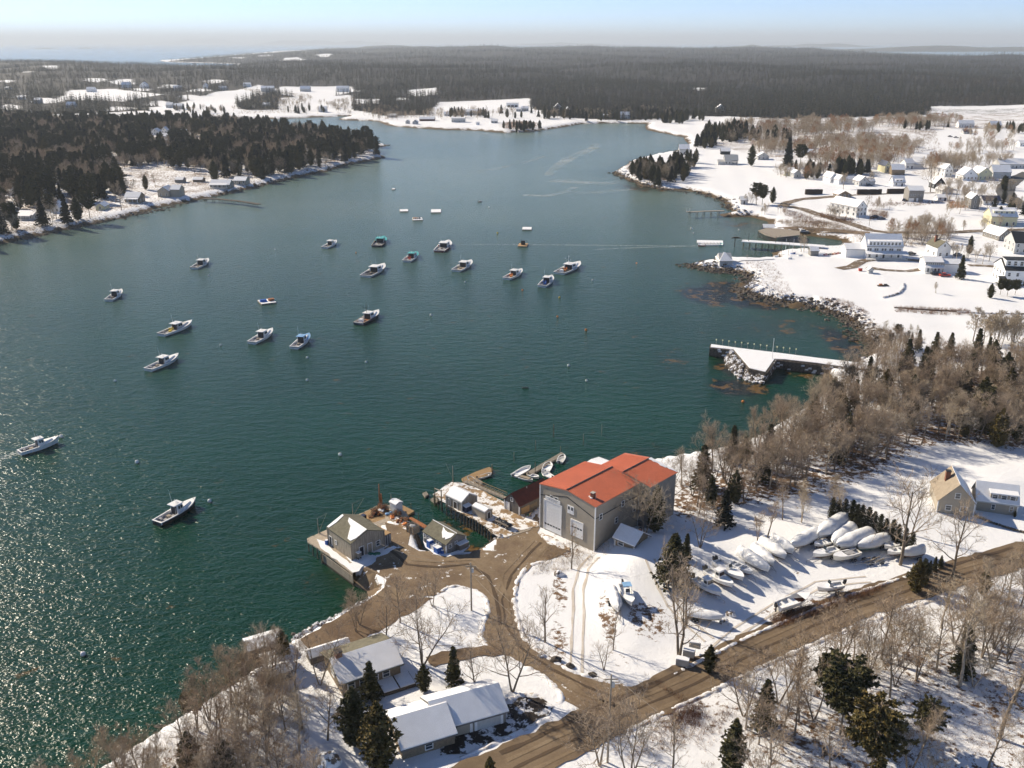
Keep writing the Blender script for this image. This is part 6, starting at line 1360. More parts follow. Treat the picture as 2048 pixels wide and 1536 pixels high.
T_ = [
 ('big white gabled house with buff roof above the village wharf',1711.5,435,25,27,19.8,19,12,'y','white','roofbuff','0',{}),
 ('grey shingled two-storey house with white garage door',1816,403.5,29,-3,9,21,7,'x','greysh','roofgrey','both',dict(wins=[('f',.2,.1,2.4,1.8,'garage_door','white'),('f',.6,.1,.9,2,'door','white')]+W_row('f',[3.4],[.12,.25,.38,.62,.85],.7,1.1))),
 ('small brown cabin with deck in front of the hedge',1676,397,27,8,7,7,7,'y','brownsh','wood_new','0',{}),
 ('white house with steep twin gables, left gable',1660,366,15,12,10,10,9,'y','white','roofgrey','both',{}),
 ('right one of the twin white gables, with a long rear wing',1677,369,14,12,9,9,8,'y','white','roofgrey','both',dict(ext=[(4.5,2,9,6,2.8,1.8,'x')])),
 ('cottage with a large dark gable window and brown upper roof',1717.5,372.5,21,8,9,9,9,'y','palegrey','maroon','both',dict(ext=[(7,3,6,6,2.5,1.8,'x')])),
 ('white cape house with two dormers',1786,373,23,-3,8,8,11,'x','white','roofgrey','both',dict(dormer=(.2,.8,3.2,1.3,2))),
 ('brown barn with snow roof in front of the yellow gable',1783,350,25,-5,8,10,9,'x','brownsh','roofgrey','both',dict(wins=())),
 ('narrow yellow gabled house with dark roof',1769,346,10,5,12,14,8,'y','paleyel','navy',None,{}),
 ('white farmhouse beside a round dark tree',1811,338,17,5,9,10,8,'x','white','roofgrey','both',dict(ext=[(7,2,8,5,3,1.5,'x')])),
 ('low cottage with mossy roof at the left of the village',1569,352,17,-14,8,8,7,'x','paleyel','roofgreen','0',{}),
 ('pale cottage gable beside the upright golden evergreen',1588,356.5,13,6,8,9,6,'y','palegrey','roofgrey','both',{}),
 ('tall white gabled house in the middle of the village',1888.5,354,18,15,13,15,9,'y','white','roofgrey','both',{}),
 ('broad white gabled house with dark blue right roof',1925,361,30,4,10,10,13,'y','white','navy','0',{}),
 ('cream gabled house by the village street',1956,360,28,6,12,12,11,'y','paleyel','roofgrey','both',{}),
 ('big snow-roofed barn behind bare street trees',1985,357,34,-6,11,12,12,'x','palegrey','roofgrey','both',dict(wins=())),
 ('black house with white windows under a snowy left roof',1868.5,377.5,21,0,9,9,12,'y','blacksh','blacksh','0',{}),
 ('small pale gabled house below the black one',1884,388,22,8,8,7,8,'y','palegrey','roofgrey','both',{}),
 ('low white outbuilding with blue-shaded base',1875,402,19,-5,6,6,5,'x','white','navy','both',{}),
 ('bay-windowed grey house with many panes',1940,418,17,-3,9,19,9,'y','greysh','blacksh','0',{}),
 ('long white wing with dark blue roof behind the cream house',1966,410,34,-4,9,8,8,'x','white','navy',None,{}),
 ('large cream house with broad snowy roof and small blue windows',1981,452,48,-8,13,18,14,'x','paleyel','roofgrey','both',dict(dormer=(.1,.9,6.2,1.5,4))),
 ('grey gabled house with white window near the right edge',1997,482,29,8,13,9,13,'y','greysh','roofgrey','0',{}),
 ('pale building with black roof at the right edge',2027,508,50,-6,13,22,17,'x','palegrey','blacksh',None,{}),
 ('large white three-storey house at the right edge',2006,571,62,-9,14,30,17,'x','white','blacksh',None,dict(dormer=(.03,.97,7.4,2.6,5),porch=(-.18,.0,2.5,3.0))),
 ('narrow white house with mossy green roof and chimney',1872.5,516,28,6,10,20,12,'y','white','roofgreen','1',dict(chim=(2,6,9.2,.5))),
 ('small white shingled well house by the drive',1737,547,9,0,2.2,7,4,'y','palegrey','roofgrey','both',dict(wins=[('f',.5,.6,.6,.6)])),
 ('small pale cottage at the shore below the pines',1481,409,14,-4,6,8,6,'x','palegrey','roofgrey','both',{}),
 ('grey-blue house at the top of the snowy field',1449,329.5,26,-5,9,9,9,'x','palegrey','palegrey',None,dict(ext=[(-5,1,5,6,2.4,1.2,'x')],porch=(.6,.95,2,2.2))),
 ('dark snow-roofed shed behind the grey-blue house',1442,309,18,-5,7,6,5,'x','blacksh','roofgrey','both',dict(wins=())),
 ('two-storey white house behind the dark grove',1358,309,20,-5,9,10,8,'x','palegrey','roofgrey','both',{}),
 ('snow-roofed house beside the tall dark evergreen',1515,320,22,-6,8,7,7,'y','palegrey','roofgrey','both',{}),
 ('white farmhouse high above the cove',1432,225,18,-4,9,8,7,'y','white','roofgrey','both',dict(ext=[(5,1,8,6,3.5,2,'x')])),
 ('white house on the far cove shore',1241,238,18,-3,9,7,6,'x','white','roofgrey','both',{}),
 ('long white farmhouse with dark roof at the upper right field',1917,255,30,-4,9,7,6,'x','white','navy','0',{}),
 ('small shed with dark blue roof in the upper field',1927,268,17,-4,7,4,4,'x','palegrey','navy',None,{}),
 ('brown barn with high snowy roof at the upper right',1981,257,21,-3,9,6,7,'x','brownsh','roofgrey','both',{}),
 ('small white house at the right edge of the upper field',2039,293,18,-3,9,6,5,'x','white','roofgrey','both',{}),
 ('long low snow-roofed hall at the right edge',1999,337,64,-5,14,8,9,'x','palegrey','roofgrey','both',{}),
 ('white gable peeping from the wood on the slope',1671,245,9,0,7,5,5,'y','white','roofgrey','both',{}),
 ('pale shed with snowy roof in the slope wood',1612,310,14,-4,6,5,5,'x','brownsh','roofgrey','both',dict(wins=())),
 ('low snowy house below the slope wood',1665,335,30,-4,8,5,4,'x','palegrey','roofgrey','both',{}),
 ('blue-shaded snowy roof low on the left shore',34,439,36,-10,8,9,6,'x','palegrey','roofgrey','both',dict(porch=(.1,.95,2.2,2.4))),
 ('white gabled cottage on the left shore',101,426,18,5,11,10,9,'y','white','roofgrey','both',{}),
 ('pale yellow cottage on the left shore',192,421,17,5,9,7,6,'y','paleyel','roofgrey','both',{}),
 ('dark porch-fronted cottage on the left shore',250,406,30,-4,8,11,8,'x','brownsh','roofgrey','both',dict(porch=(.02,.98,2.2,2.6))),
 ('big taupe cottage with two gables on the left shore',316,394,24,-4,9,11,8,'y','taupe','roofgrey','both',dict(ext=[(8,1,6,8,4.5,2.4,'x')])),
 ('wide low cottage with veranda on the left shore',420,376,40,-4,9,6,8,'x','taupe_dark','roofgrey','both',dict(porch=(.02,.9,2.4,2.3))),
 ('snow-roofed cottage nearest the long left pier',467,369,25,-4,9,7,6,'x','taupe','roofgrey','both',{}),
 ('small dark shed among trees left of the veranda cottage',386,364,19,-4,6,4,4,'x','brownsh','roofgrey','both',dict(wins=())),
 ('snowy roof behind the taupe cottage',350,365,16,-4,6,5,4,'x','greysh','roofgrey','both',dict(wins=())),
 ('leftmost white house on the peninsula top',302,270,17,-4,8,6,6,'y','white','roofgrey','both',{}),
 ('second white house on the peninsula top',323,267,11,3,8,6,6,'y','white','roofgrey','both',{}),
 ('low snowy roof in the middle of the peninsula houses',321,277,22,-4,8,4,5,'x','white','roofgrey','both',{}),
 ('rightmost white house on the peninsula top',352,273,20,-4,8,6,7,'x','white','roofgrey','both',{}),
 ('pale house in front on the peninsula top',326,289,34,-6,9,6,6,'x','palegrey','roofgrey','both',{}),
 ('tiny pale roof alone in the peninsula wood',222,263,9,0,6,5,4,'x','white','roofgrey','both',{}),
 ('snowy roof in the lower peninsula wood',278,309,20,0,8,5,4,'x','greysh','roofgrey','both',{}),
 ('first of two grey cottages on the far point',811,247.5,8,0,6,4,3,'y','palegrey','roofgrey','both',{}),
 ('second of two grey cottages on the far point',825,248.6,11,0,6,4,4,'y','palegrey','roofgrey','both',{}),
 ('long low brown house on the far point',839,242.5,30,-3,8,4,4,'x','maroon','roofgrey','both',dict(wins=())),
 ('snowy cottage at the left end of the far point',774,235,20,-3,7,4,3,'x','palegrey','roofgrey','both',{}),
 ('white house beside a flagpole across the harbour',888,232.5,12,-2,7,4,4,'x','white','roofgrey','both',{}),
 ('modern house with dark glass front across the harbour',903,244.5,27,-2,8,7,2,'x','palegrey','roofgrey','both',{}),
 ('long white house higher on the far field',928,230,30,-3,9,6,4,'x','palegrey','roofgrey','both',{}),
 ('tiny white shed on the far field',952,249.5,7,0,4,3,2,'x','white','roofgrey','both',dict(wins=())),
 ('small pale house beside the low point evergreens',982,246.5,13,-2,7,4,3,'x','palegrey','roofgrey','both',{}),
 ('long flat-roofed building with three dark openings',1013,214.5,24,-1,10,7,2,'x','white','roofgrey','both',dict(wins=[('f',x,.4,4.0,2.6,'garage_door','dark') for x in (.2,.5,.8)])),
 ('small snow-roofed building below the flat-roofed one',1032,223,10,-2,8,4,3,'x','palegrey','roofgrey','both',{}),
 ('pale house right of the flat-roofed one',1043,222.5,14,-2,8,5,4,'x','palegrey','roofgrey','both',{}),
 ('tall peaked house among spruces across the harbour',1108,222,15,0,9,7,7,'y','palegrey','palegrey','both',{}),
 ('grey gabled house right of the peaked one',1130,227,12,4,8,6,6,'y','greysh','roofgrey','both',{}),
 ('low snowy building on the far shore',1203,234.5,13,-2,7,3,3,'x','palegrey','roofgrey','both',{}),
 ('white roof in the hamlet at upper left',173,184,17,0,9,5,4,'x','white','roofgrey','both',{}),('white house by a tall conifer in the upper left hamlet',243,176,18,0,9,6,5,'x','white','roofgrey','both',{}),('gabled house in the upper left hamlet',280,177,15,0,9,6,6,'y','white','roofgrey','both',{}),
 ('small white roof far left in the hamlet',36,199,11,0,8,4,3,'x','white','roofgrey','both',{}),('grey house with dark window in the left hamlet',133,218,17,0,9,7,6,'x','palegrey','roofgrey','both',{}),('teal-grey house in the left hamlet',68,208,13,0,9,7,4,'x','palegrey','roofgrey','both',{}),('tiny white roof at the far left edge',10,180,10,0,8,4,2,'x','white','roofgrey','both',dict(wins=())),
 ('left house of the pair near the frozen creek',332,216,13,0,9,6,4,'x','palegrey','roofgrey','both',{}),('right house of the pair near the frozen creek',349,218,16,0,9,6,4,'x','palegrey','roofgrey','both',{}),('snow-roofed house in a forest gap left of the white lane',436,181,18,0,9,5,4,'x','palegrey','roofgrey','both',{}),('large snowy house at the head of the white lane',522,184,26,0,10,7,4,'x','palegrey','roofgrey','both',{}),
 ('farmhouse right of the head of the white lane',600,183,20,0,10,5,5,'x','palegrey','roofgrey','both',{}),('white house on the far field right of the farm',673,184,24,0,10,7,4,'x','white','roofgrey','both',{}),('small white house among conifers by the inlet',637,224,16,0,9,6,4,'x','white','roofgrey','both',{}),('white roof in the trees left of the inlet',525,213,14,0,8,4,3,'x','white','roofgrey','both',{}),('tiny white house in the far left trees',347,181,16,0,9,5,4,'x','white','roofgrey','both',{}),('little white house deep in the trees',406,177,9,0,8,5,4,'y','white','roofgrey','both',{}),('white shed among conifers at the lane top',487,174,14,0,8,5,3,'x','white','roofgrey','both',{})]
for t_ in T_:
    lb, px, py, wp, an, dp, ep, rp, ax, wl, rf, sn_, kw = t_
    th('house' if 'shed' not in lb and 'barn' not in lb else ('barn' if 'barn' in lb else 'shed'), lb, px, py, wp, an, dp, ep, rp, ax, wl, rf, sn_, cat='barn' if 'barn' in lb else ('shed' if 'shed' in lb.split() and 'house' not in lb else 'house'), **kw)
# the long white inn
inn = th('inn', 'long white inn with a dormer row, two rows of windows and a veranda', 1731, 517, 70, -4, 10, 24, 20, 'x', 'white', 'roofgrey', 'both', wins=W_row('f', [3.3], [.05,.11,.24,.30,.44,.52,.65,.71,.86,.92], .8, 1.4) + W_row('f', [.7], [.1,.3,.7,.9], .9, 1.5) + [('f', .5, .1, 1.2, 2.1, 'door', 'dark')], cat='inn', dormer=(.05,.95,5.9,1.9,9), porch=(-.02,1.1,3.4,2.7), ext=[(-8.4,2,8.4,9,3.6,1.8,'x')])
# porch house
ph = th('porch_house', 'white house with tall windows and a long veranda beside the spruce', 1848, 546, 34, -6, 8, 21, 7, 'x', 'white', 'roofgrey', 'both', wins=W_row('f', [2.9], [.08,.2,.32,.44,.56,.68,.8,.92], .6, 1.5) + W_row('f', [.6], [.2,.4,.6,.8], .7, 1.4), cat='house', porch=(0,1.0,1.6,2.6), ext=[(8.2,1,7.0,7,3.8,1.4,'x')])
# hip-roofed hut on the spit, with seawalls
th('point_house', 'square grey hip-roofed house on the rocky point', 1439, 532, 25.5, 0, 9.0, 10, 13, 'x', 'palegrey', 'roofgreen', '0', wins=[('f', x, .9, .3, .9) for x in (.42, .5, .58)], cat='house', hip=2.85)
# village wharf sheds
th('wharf_shed', 'dark blue wharf shed with a banded snowy roof', 1527, 461, 22, -4, 5, 5, 5, 'x', 'navy', 'roofgrey', 'both', cat='shed', wins=()); th('wharf_shed', 'dark blue wharf shed with flat snowy roof, nearer one', 1547, 466, 18, -4, 4, 5, 2, 'x', 'navy', 'roofgrey', 'both', cat='shed', wins=())
def lpier(name, label, px, z, bents, matn='wood_grey', top=0.0, r=.14, cat='pier', wd=2.4):
    pts = [Vector(P(a, b_, z)) for a, b_ in px]; root = empty(name, (*pts[0], z), 0, label, cat); o = pts[0]
    l = []; rr = []
    for i, p in enumerate(pts):
        d = (pts[min(i + 1, len(pts) - 1)] - pts[max(i - 1, 0)]).normalized(); n = Vector((-d.y, d.x)) * wd / 2; l.append(p + n - o); rr.append(p - n - o)
    MB().prism([tuple(p) for p in (rr + l[::-1])], -.3, 0, matn).build('deck', root); pm = MB().tube((0, 0, -z - 2.5), (0, 0, 0), r, r * .9, 6, 'pile').mesh('piling')
    tot = sum((pts[i + 1] - pts[i]).length for i in range(len(pts) - 1)); 
    for k in range(bents):
        s_ = tot * (k + .3) / bents; i = 0
        while i < len(pts) - 2 and s_ > (pts[i + 1] - pts[i]).length: s_ -= (pts[i + 1] - pts[i]).length; i += 1
        d = (pts[i + 1] - pts[i]).normalized(); p = pts[i] + d * s_ - o; n = Vector((-d.y, d.x)) * (wd / 2 - .15)
        for sg in (1, -1): link('piling', pm, root, (*(p + n * sg), -.3))
        MB().tube((*(p + n), -z * .9), (*(p - n), -.4), .08, .08, 4, 'pile').build('brace', root)
    return root, o
p1, o = lpier('pier', 'long bare plank pier on bents below the road bend', [(1376,424),(1410,422),(1448,421)], 3.2, 5)
MB().box(-1, 1, -1, 1, 0, .3, 'wood_grey').tube((-.9, 0, .3), (-.9, 0, 2.2), .1, .1, 5, 'white').tube((.9, 0, .3), (.9, 0, 2.2), .1, .1, 5, 'white').build('post', p1)
p2, o = lpier('pier', 'snow-covered village pier on many pilings with hoists', [(1484,481),(1530,484),(1580,487),(1650,492)], 3.6, 13, 'snow', wd=5)
for px_, py_, hp, bx, by, lab in [(1497,482,16,11,14,'green-boomed hoist at the outer end of the village pier'),(1551,485,12,9,14,'hoist halfway along the village pier')]:
    x, y = P(px_, py_, 3.6); pp = ppm(py_); r_ = empty('hoist', (x, y, 3.6), 0, lab, 'hoist'); MB().tube((0, 0, 0), (0, 0, hp / pp), .12, .1, 5, 'wood_dark').build('mast', r_); MB().tube((0, 0, .3), (bx / pp, 0, by / pp), .1, .08, 5, 'green').build('boom', r_)
gl = empty('gallows', (*P(1469, 494, 0), 0), 0, 'dark T-shaped timber crane standing in the water off the village pier', 'crane'); MB().tube((0, 0, -2), (0, 0, 4.4), .22, .2, 7, 'wood_dark').build('post', gl); MB().hull8([(-2.4, -.3, 4.3), (3.6, -.3, 4.3), (3.6, .3, 4.3), (-2.4, .3, 4.3)], [(-.5, -.3, 5.1), (1.0, -.3, 5.1), (1.0, .3, 5.1), (-.5, .3, 5.1)], 'wood_dark').build('arm', gl)
deck('village_wharf', 'solid village wharf faced with pilings', [(1516,461),(1532,456),(1560,457),(1600,462),(1600,470),(1552,475),(1530,469)], 3.2, 'wood_grey', .4, piles=[(1517 + i * 2.6, 462 + i * .95, .1, .2) for i in range(15)], cat='wharf')
deck('float', 'snow-edged village float crowded with dinghies', [(1394,480),(1446,481),(1446,486),(1394,485)], .5, 'snow', .4, planks=0, cat='float')
sheet('snow_strip', Pa([(1460,525),(1480,518),(1545,516),(1548,519),(1490,522)], 2.5), 'snow', .25, 'snowy top of the low seawall behind the point')
lp, o = lpier('pier', 'long low brown pier on the left shore', [(406,397),(440,398),(480,402),(519,408)], 2.2, 9, 'wood_dark', wd=3.2)
# stone pier
SPZ = 2.9
spx = [(1421,688),(1480,696),(1546,704),(1640,716),(1780,732),(1800,737),(1780,742),(1702,737),(1634,727),(1571,720),(1551,719),(1532,745),(1497,737),(1466,700),(1419,695)]
sp = empty('stone_pier', (*P(1546, 712, 0), 0), 0, 'snow-covered stone pier angling out from the right shore', 'pier'); o = Vector(P(1546, 712, 0)); pts = [Vector(P(a, b_, SPZ)) - o for a, b_ in spx]
ar = sum(pts[i].x * pts[(i + 1) % len(pts)].y - pts[(i + 1) % len(pts)].x * pts[i].y for i in range(len(pts)))
pts = pts if ar > 0 else pts[::-1]
MB().prism([tuple(p) for p in pts], -2, SPZ - .02, 'rock').build('wall', sp)
cen = sum(pts, Vector((0, 0))) / len(pts); n = len(pts); ins = []
for i in range(n):
    d1 = (pts[i] - pts[i - 1]).normalized(); d2 = (pts[(i + 1) % n] - pts[i]).normalized(); nn_ = Vector((-(d1 + d2).y, (d1 + d2).x)); ins.append(pts[i] + (nn_.normalized() * .45 if nn_.length > .1 else Vector((0, 0))))
MB().prism([tuple(p) for p in ins], SPZ - .01, SPZ + .14, 'snow').build('snow', sp)
stn = [MB().box(-.6, .6, -.25, .25, -.28, .28, 'rocksnow' if k == 3 else 'rock').mesh('stone') for k in range(4)]
for (a, b_), rows in ((((1551,719),(1702,737)), 5), (((1532,745),(1551,719)), 5), (((1419,695),(1466,700)), 4)):
    p, q = Vector(P(a[0] if False else a, b_, SPZ)) if False else Vector(P(*((a, b_)), SPZ)) if not isinstance(a, tuple) else Vector(P(*a, SPZ)), Vector(P(*b_, SPZ)); p -= o; q -= o
    d = (q - p).normalized(); L_ = (q - p).length; out = Vector((d.y, -d.x)); rz = math.atan2(d.y, d.x)
    for r_ in range(rows):
        k = 0; s_ = .3 * (r_ % 2)
        while s_ < L_ - .6 and k < 60:
            ob = link('stone', stn[random.randrange(4)], sp, (*(p + d * (s_ + .6) + out * (.05 + random.uniform(0, .14))), SPZ - .3 - r_ * .56), rz); ob.scale = (random.uniform(.85, 1), 1, random.uniform(.85, 1)); s_ += 1.22; k += 1
rk = MB(); random.seed(21)
for k in range(420):
    t = random.random(); a = [(1462,699),(1470,716),(1492,737),(1530,749)]; s_ = t * 3; i = min(int(s_), 2); f = s_ - i; px_ = a[i][0] + (a[i + 1][0] - a[i][0]) * f; py_ = a[i][1] + (a[i + 1][1] - a[i][1]) * f; dn = random.random()
    x, y = P(px_ - 3 - dn * 9 + (6 if i == 2 else 0), py_ + dn * 10 + 1, 1.5); rk.ball((x - o.x, y - o.y, 2.5 - dn * 2.6), random.uniform(.35, .75), 'rocksnow' if random.random() < .62 else 'rock', 6, 4, (1.1, .9, .8), .25)
tag(rk.build('riprap', sp), kind='stuff')
random.seed(5)
LP = MB().tube((0, 0, 0), (0, 0, 1.5), .07, .06, 5, 'wood_grey').box(-.16, .16, -.16, .16, 1.5, 1.85, 'paleyel').mesh('pier_post')
for i in range(13):
    px_ = 1432 + i * 12.6 + (8 if i > 8 else 0); py_ = 689 + (px_ - 1432) * .122; w_ = 'outermost' if i == 0 else 'innermost' if i == 12 else None
    tag(link('pier_post', LP, None, (*P(px_, py_, SPZ), SPZ)), (w_ + ' yellow-topped post along the back edge of the stone pier') if w_ else 'yellow-topped post in the row along the stone pier', 'post', 'yellow-topped posts on the stone pier')
fpx = MB().tube((0, 0, 0), (0, 0, 6.5), .09, .05, 6, 'white').ball((0, 0, 6.55), .12, 'white', 6, 4); tag(fpx.build('flagpole', None, (*P(1544, 718, SPZ), SPZ)), 'bare white flagpole on the stone pier', 'flagpole')
# clipped hedges, walls, cars
for lab, a, b_, h_ in [('dark clipped hedge standing alone by the lane', (1610,389), (1644,388), 1.9), ('dark clipped hedge left of the driveway gap', (1714,388), (1762,387), 1.7), ('dark clipped hedge right of the driveway gap', (1774,387), (1812,386), 1.7)]:
    pa = Vector(G(*a)); pb = Vector(G(*b_)); L_ = (pb - pa).length; m_ = MB(); n = int(L_ / .8)
    for i in range(n):
        x0 = L_ * i / n; m_.box(x0, x0 + L_ / n + .05, -.75 + random.uniform(-.1, .1), .75, 0, h_ * 1.7 + random.uniform(-.15, .2), 'hedge')
    m_.box(0, L_, -.6, .6, h_ * 1.7 + .2, h_ * 1.7 + .28, 'snow'); tag(m_.build('hedge', None, pa, math.atan2(pb.y - pa.y, pb.x - pa.x)), lab, 'hedge')
def fieldwall(label, px, m_='rocksnow', s_=.35):
    b_ = MB(); c = G(*px[0]); 
    for i in range(len(px) - 1):
        p, q = Vector(G(*px[i])), Vector(G(*px[i + 1])); n = max(2, int((q - p).length / (s_ * 1.3)))
        for k in range(n):
            v = p.lerp(q, k / n); b_.ball((v.x - c[0] + random.uniform(-.1, .1), v.y - c[1], v.z - c[2] + .12), s_, m_, 6, 4, (1.1, .9, .9), .25)
    return tag(b_.build('field_wall', None, c), label, 'wall')
fieldwall('curved dark stone wall in the wide snowy field', [(1768,596),(1785,592),(1800,586),(1807,578),(1808,568)], 'rocksnow', .55)
fieldwall('long low stone wall along the snow field at right', [(1915,625),(1960,627),(2000,628),(2080,629)], 'rocksnow', .45)
fieldwall('brushy stone wall at the top of the large snow field', [(1790,616),(1830,619),(1880,622),(1930,624)], 'rock', .4)
def car(label, px, py, rz, m_, L_=4.4):
    x, y, z = G(px, py); r_ = empty('parked_car', (x, y, z + .05), R(rz), label, 'car')
    b_ = MB().hull8([(-L_ / 2, -.9, .35), (L_ / 2, -.9, .35), (L_ / 2, .9, .35), (-L_ / 2, .9, .35)], [(-L_ / 2, -.85, .95), (L_ / 2, -.85, .85), (L_ / 2, .85, .85), (-L_ / 2, .85, .95)], m_).build('body', r_)
    MB().hull8([(-L_ * .35, -.8, .953), (L_ * .22, -.8, .88), (L_ * .22, .8, .88), (-L_ * .35, .8, .953)], [(-L_ * .25, -.65, 1.45), (L_ * .08, -.65, 1.45), (L_ * .08, .65, 1.45), (-L_ * .25, .65, 1.45)], 'glass').build('cabin', r_)
    MB().box(-L_ * .25, L_ * .08, -.63, .63, 1.453, 1.53, 'snow' if 'snow' in label else m_).build('roof', r_)
    for xx in (-.3, .3):
        for yy in (-.85, .85): link('wheel', WHEEL, r_, (L_ * xx, yy, .32))
for a in [('pale pickup parked on the wharf lane', 1608, 462, 0, 'palegrey'), ('dark car beside the big white gabled house', 1752, 436, 5, 'dark'), ('snow-topped blue car beside the dark one', 1762, 439, 5, 'navy'), ('dark car by the grey garage house', 1808, 402, 60, 'navy'), ('dark car beside the twin-gable houses', 1738, 372, 10, 'navy'), ('black car left on the upper field', 1900, 274, 10, 'dark'), ('second dark car on the upper field', 1912, 276, 0, 'dark'), ('dark car at the side of the inn', 1822, 510, 20, 'dark'), ('small red car near the porch house', 1889, 553, -5, 'red'), ('dark car under the porch house veranda', 1872, 550, -5, 'dark'), ('dark car beside the narrow white house', 1915, 512, 30, 'navy'), ('silver car at the village street', 2003, 365, 40, 'palegrey')]:
    car(*a)
# beached skiffs and cluttered marina yard
for i, (a_, b_, m_) in enumerate([(1648,511,'red'),(1656,510,'dark'),(1664,509,'orange'),(1672,508,'red'),(1680,507,'navy')]):
    x, y, z = G(a_, b_); s2 = skiff('upturned skiff on the village beach, ' + ('red one at the left', 'dark one second from left', 'orange one in the middle', 'red one fourth from left', 'dark blue one at the right')[i], (a_, b_), (a_ + 7, b_ - 1.5), z=z, hull=m_, beam=.4, seats=1, outboard=False, zland=z + .1)
for i, (a_, b_, lb) in enumerate([(1548,514,'white boat hull in the cluttered marina yard'),(1565,511,'snow-covered skiff in the marina yard'),(1582,508,'blue-tarped boat in the marina yard'),(1596,512,'white skiff at the edge of the marina yard'),(1575,518,'snow-filled dinghy in the marina yard')]):
    x, y, z = G(a_, b_); skiff(lb, (a_, b_), (a_ + 10, b_ - 1), z=z, hull='blue' if 'blue' in lb else 'gel', beam=.36, seats=1, snow=True, outboard=False, zland=z + .1)
x, y, z = G(1621, 512); tag(house('marina_shed', 'grey shed with snowy roof beside the marina tree', None, None, None, 4, 2.4, 1.2, 'x', 'greysh', 'roofgrey', 'both', world=((x, y), (x + 3.6, y)), z=z), None, 'shed')
for i, a_ in enumerate((1563, 1570, 1576, 1583)):
    x, y, z = G(a_, 512); tag(MB().tube((0, 0, 0), (.3 * (i - 1.5), 0, 7 + i % 2), .09, .05, 5, 'white' if i % 2 else 'wood_grey').build('mast', None, (x, y, z)), 'sailboat mast in the marina yard, ' + ('leftmost', 'second', 'third', 'rightmost')[i], 'mast')
gear('bench', 'small red box on the snow beside the well house', 'box', 1720.5, 541.5, lambda b_: b_.box(-.7, .7, -.5, .5, 0, 1.2, 'red').box(-.7, .7, -.5, .5, 1.203, 1.3, 'snow'), 2.6)
x, y, z = G(1767, 572); tag(MB().box(-2.4, 2.0, -.6, .6, 0, .35, 'wood_dark').box(-1.8, -.6, -.5, .5, .35, .9, 'rust').box(.2, 1.4, -.5, .5, .35, .8, 'dark').build('woodpile', None, (x, y, z)), 'dark woodpile alone on the wide snow field', 'pile')
for lb, a_, b_, hp in [('wooden utility pole beside the porch house',1933,516,26),('utility pole at the village street',2000,375,24),('pole by the inn',1862,505,20),('pole at the wharf road',1738,452,14),('white pole on the seawall behind the point',1494,517,8)]:
    x, y, z = G(a_, b_); h_ = hp / ppm(b_); tag(MB().tube((0, 0, 0), (0, 0, h_), .14, .09, 6, 'wood_grey').box(-.8, .8, -.05, .05, h_ - .7, h_ - .55, 'wood_grey').build('utility_pole', None, (x, y, z)), lb, 'pole')
# shore rocks: uncountable, many sizes, half under snow
def rockband(name, px, n, smin, smax, spread, label):
    b_ = MB(); pts = [Vector(P(*p, 0)) for p in px]; seg = [(pts[i + 1] - pts[i]).length for i in range(len(pts) - 1)]; tot = sum(seg)
    base = pts[0]
    for k in range(n):
        s_ = random.random() * tot; i = 0
        while i < len(seg) - 1 and s_ > seg[i]: s_ -= seg[i]; i += 1
        p = pts[i].lerp(pts[i + 1], s_ / seg[i]) + Vector((random.gauss(0, spread), random.gauss(0, spread))); r_ = random.uniform(smin, smax) * random.uniform(.35, .8)
        zz = max(hz(p.x, p.y), -.3); b_.ball((p.x - base.x, p.y - base.y, zz + r_ * .1), r_, 'rock' if zz < .9 or random.random() < .3 else 'rocksnow', 6, 4, (random.uniform(.9, 1.6), 1, .65), .28)
    return tag(b_.build(name, None, (base.x, base.y, 0)), label, kind='stuff')
rockband('shore_rocks', [(1376,531),(1392,536),(1440,543),(1488,549),(1496,562),(1482,580),(1502,592),(1545,602),(1590,609),(1640,618),(1690,637),(1720,664),(1742,690)], 1500, .5, 1.5, 2.6, 'jumbled rocks along the snowy village shore')
rockband('shore_rocks', [(1656,740),(1700,735),(1745,712),(1742,690),(1722,665)], 160, .5, 1.3, 2.0, 'rocks near the root of the stone pier')
rockband('shore_rocks', [(1228,345),(1256,360),(1320,379),(1405,388),(1448,404),(1455,418),(1500,434)], 500, .5, 1.6, 2.2, 'rocks along the field shore')
rockband('shore_rocks', [(0,489),(100,467),(260,433),(460,387),(600,353),(700,329),(768,316)], 700, .6, 1.8, 2.0, 'rocks along the peninsula shore')
rockband('shore_rocks', [(960,1104),(985,1086),(1000,1078)], 70, .3, .7, 1.2, 'rocks under the second wharf')
rockband('shore_rocks', [(330,1462),(430,1400),(500,1352),(545,1312),(596,1285)], 220, .3, .9, 1.2, 'rocks along the lower left shore')
# brush and grass tufts through the snow
def brush(name, px, n, h_, matn, label, spread=(1, 1)):
    poly = np.array(Pa(px, 3.0)); x0, y0 = poly.min(0); x1, y1 = poly.max(0); q = []; cx = rng.uniform(x0, x1, n * 4); cyy = rng.uniform(y0, y1, n * 4); m_ = inside(poly, cx, cyy); cx, cyy = cx[m_][:n], cyy[m_][:n]; zz = height(cx, cyy); tb = TB(); random.seed(len(label))
    for x, y, z in zip(cx, cyy, zz):
        for k in range(9):
            p = Vector((x + random.gauss(0, .3), y + random.gauss(0, .3), z - .05)); tb.spike(p, p + Vector((random.gauss(0, .3), random.gauss(0, .3), h_ * random.uniform(.5, 1.1))), .022)
    return tag(link(name, tb_mesh(name, [(tb, matn)])), label, kind='stuff')
brush('brush', [(1540,1232),(1590,1215),(1680,1190),(1745,1172),(1770,1165),(1750,1185),(1690,1205),(1600,1238),(1555,1252)], 900, 1.1, 'brush', 'reddish brush between the boat field and the road')
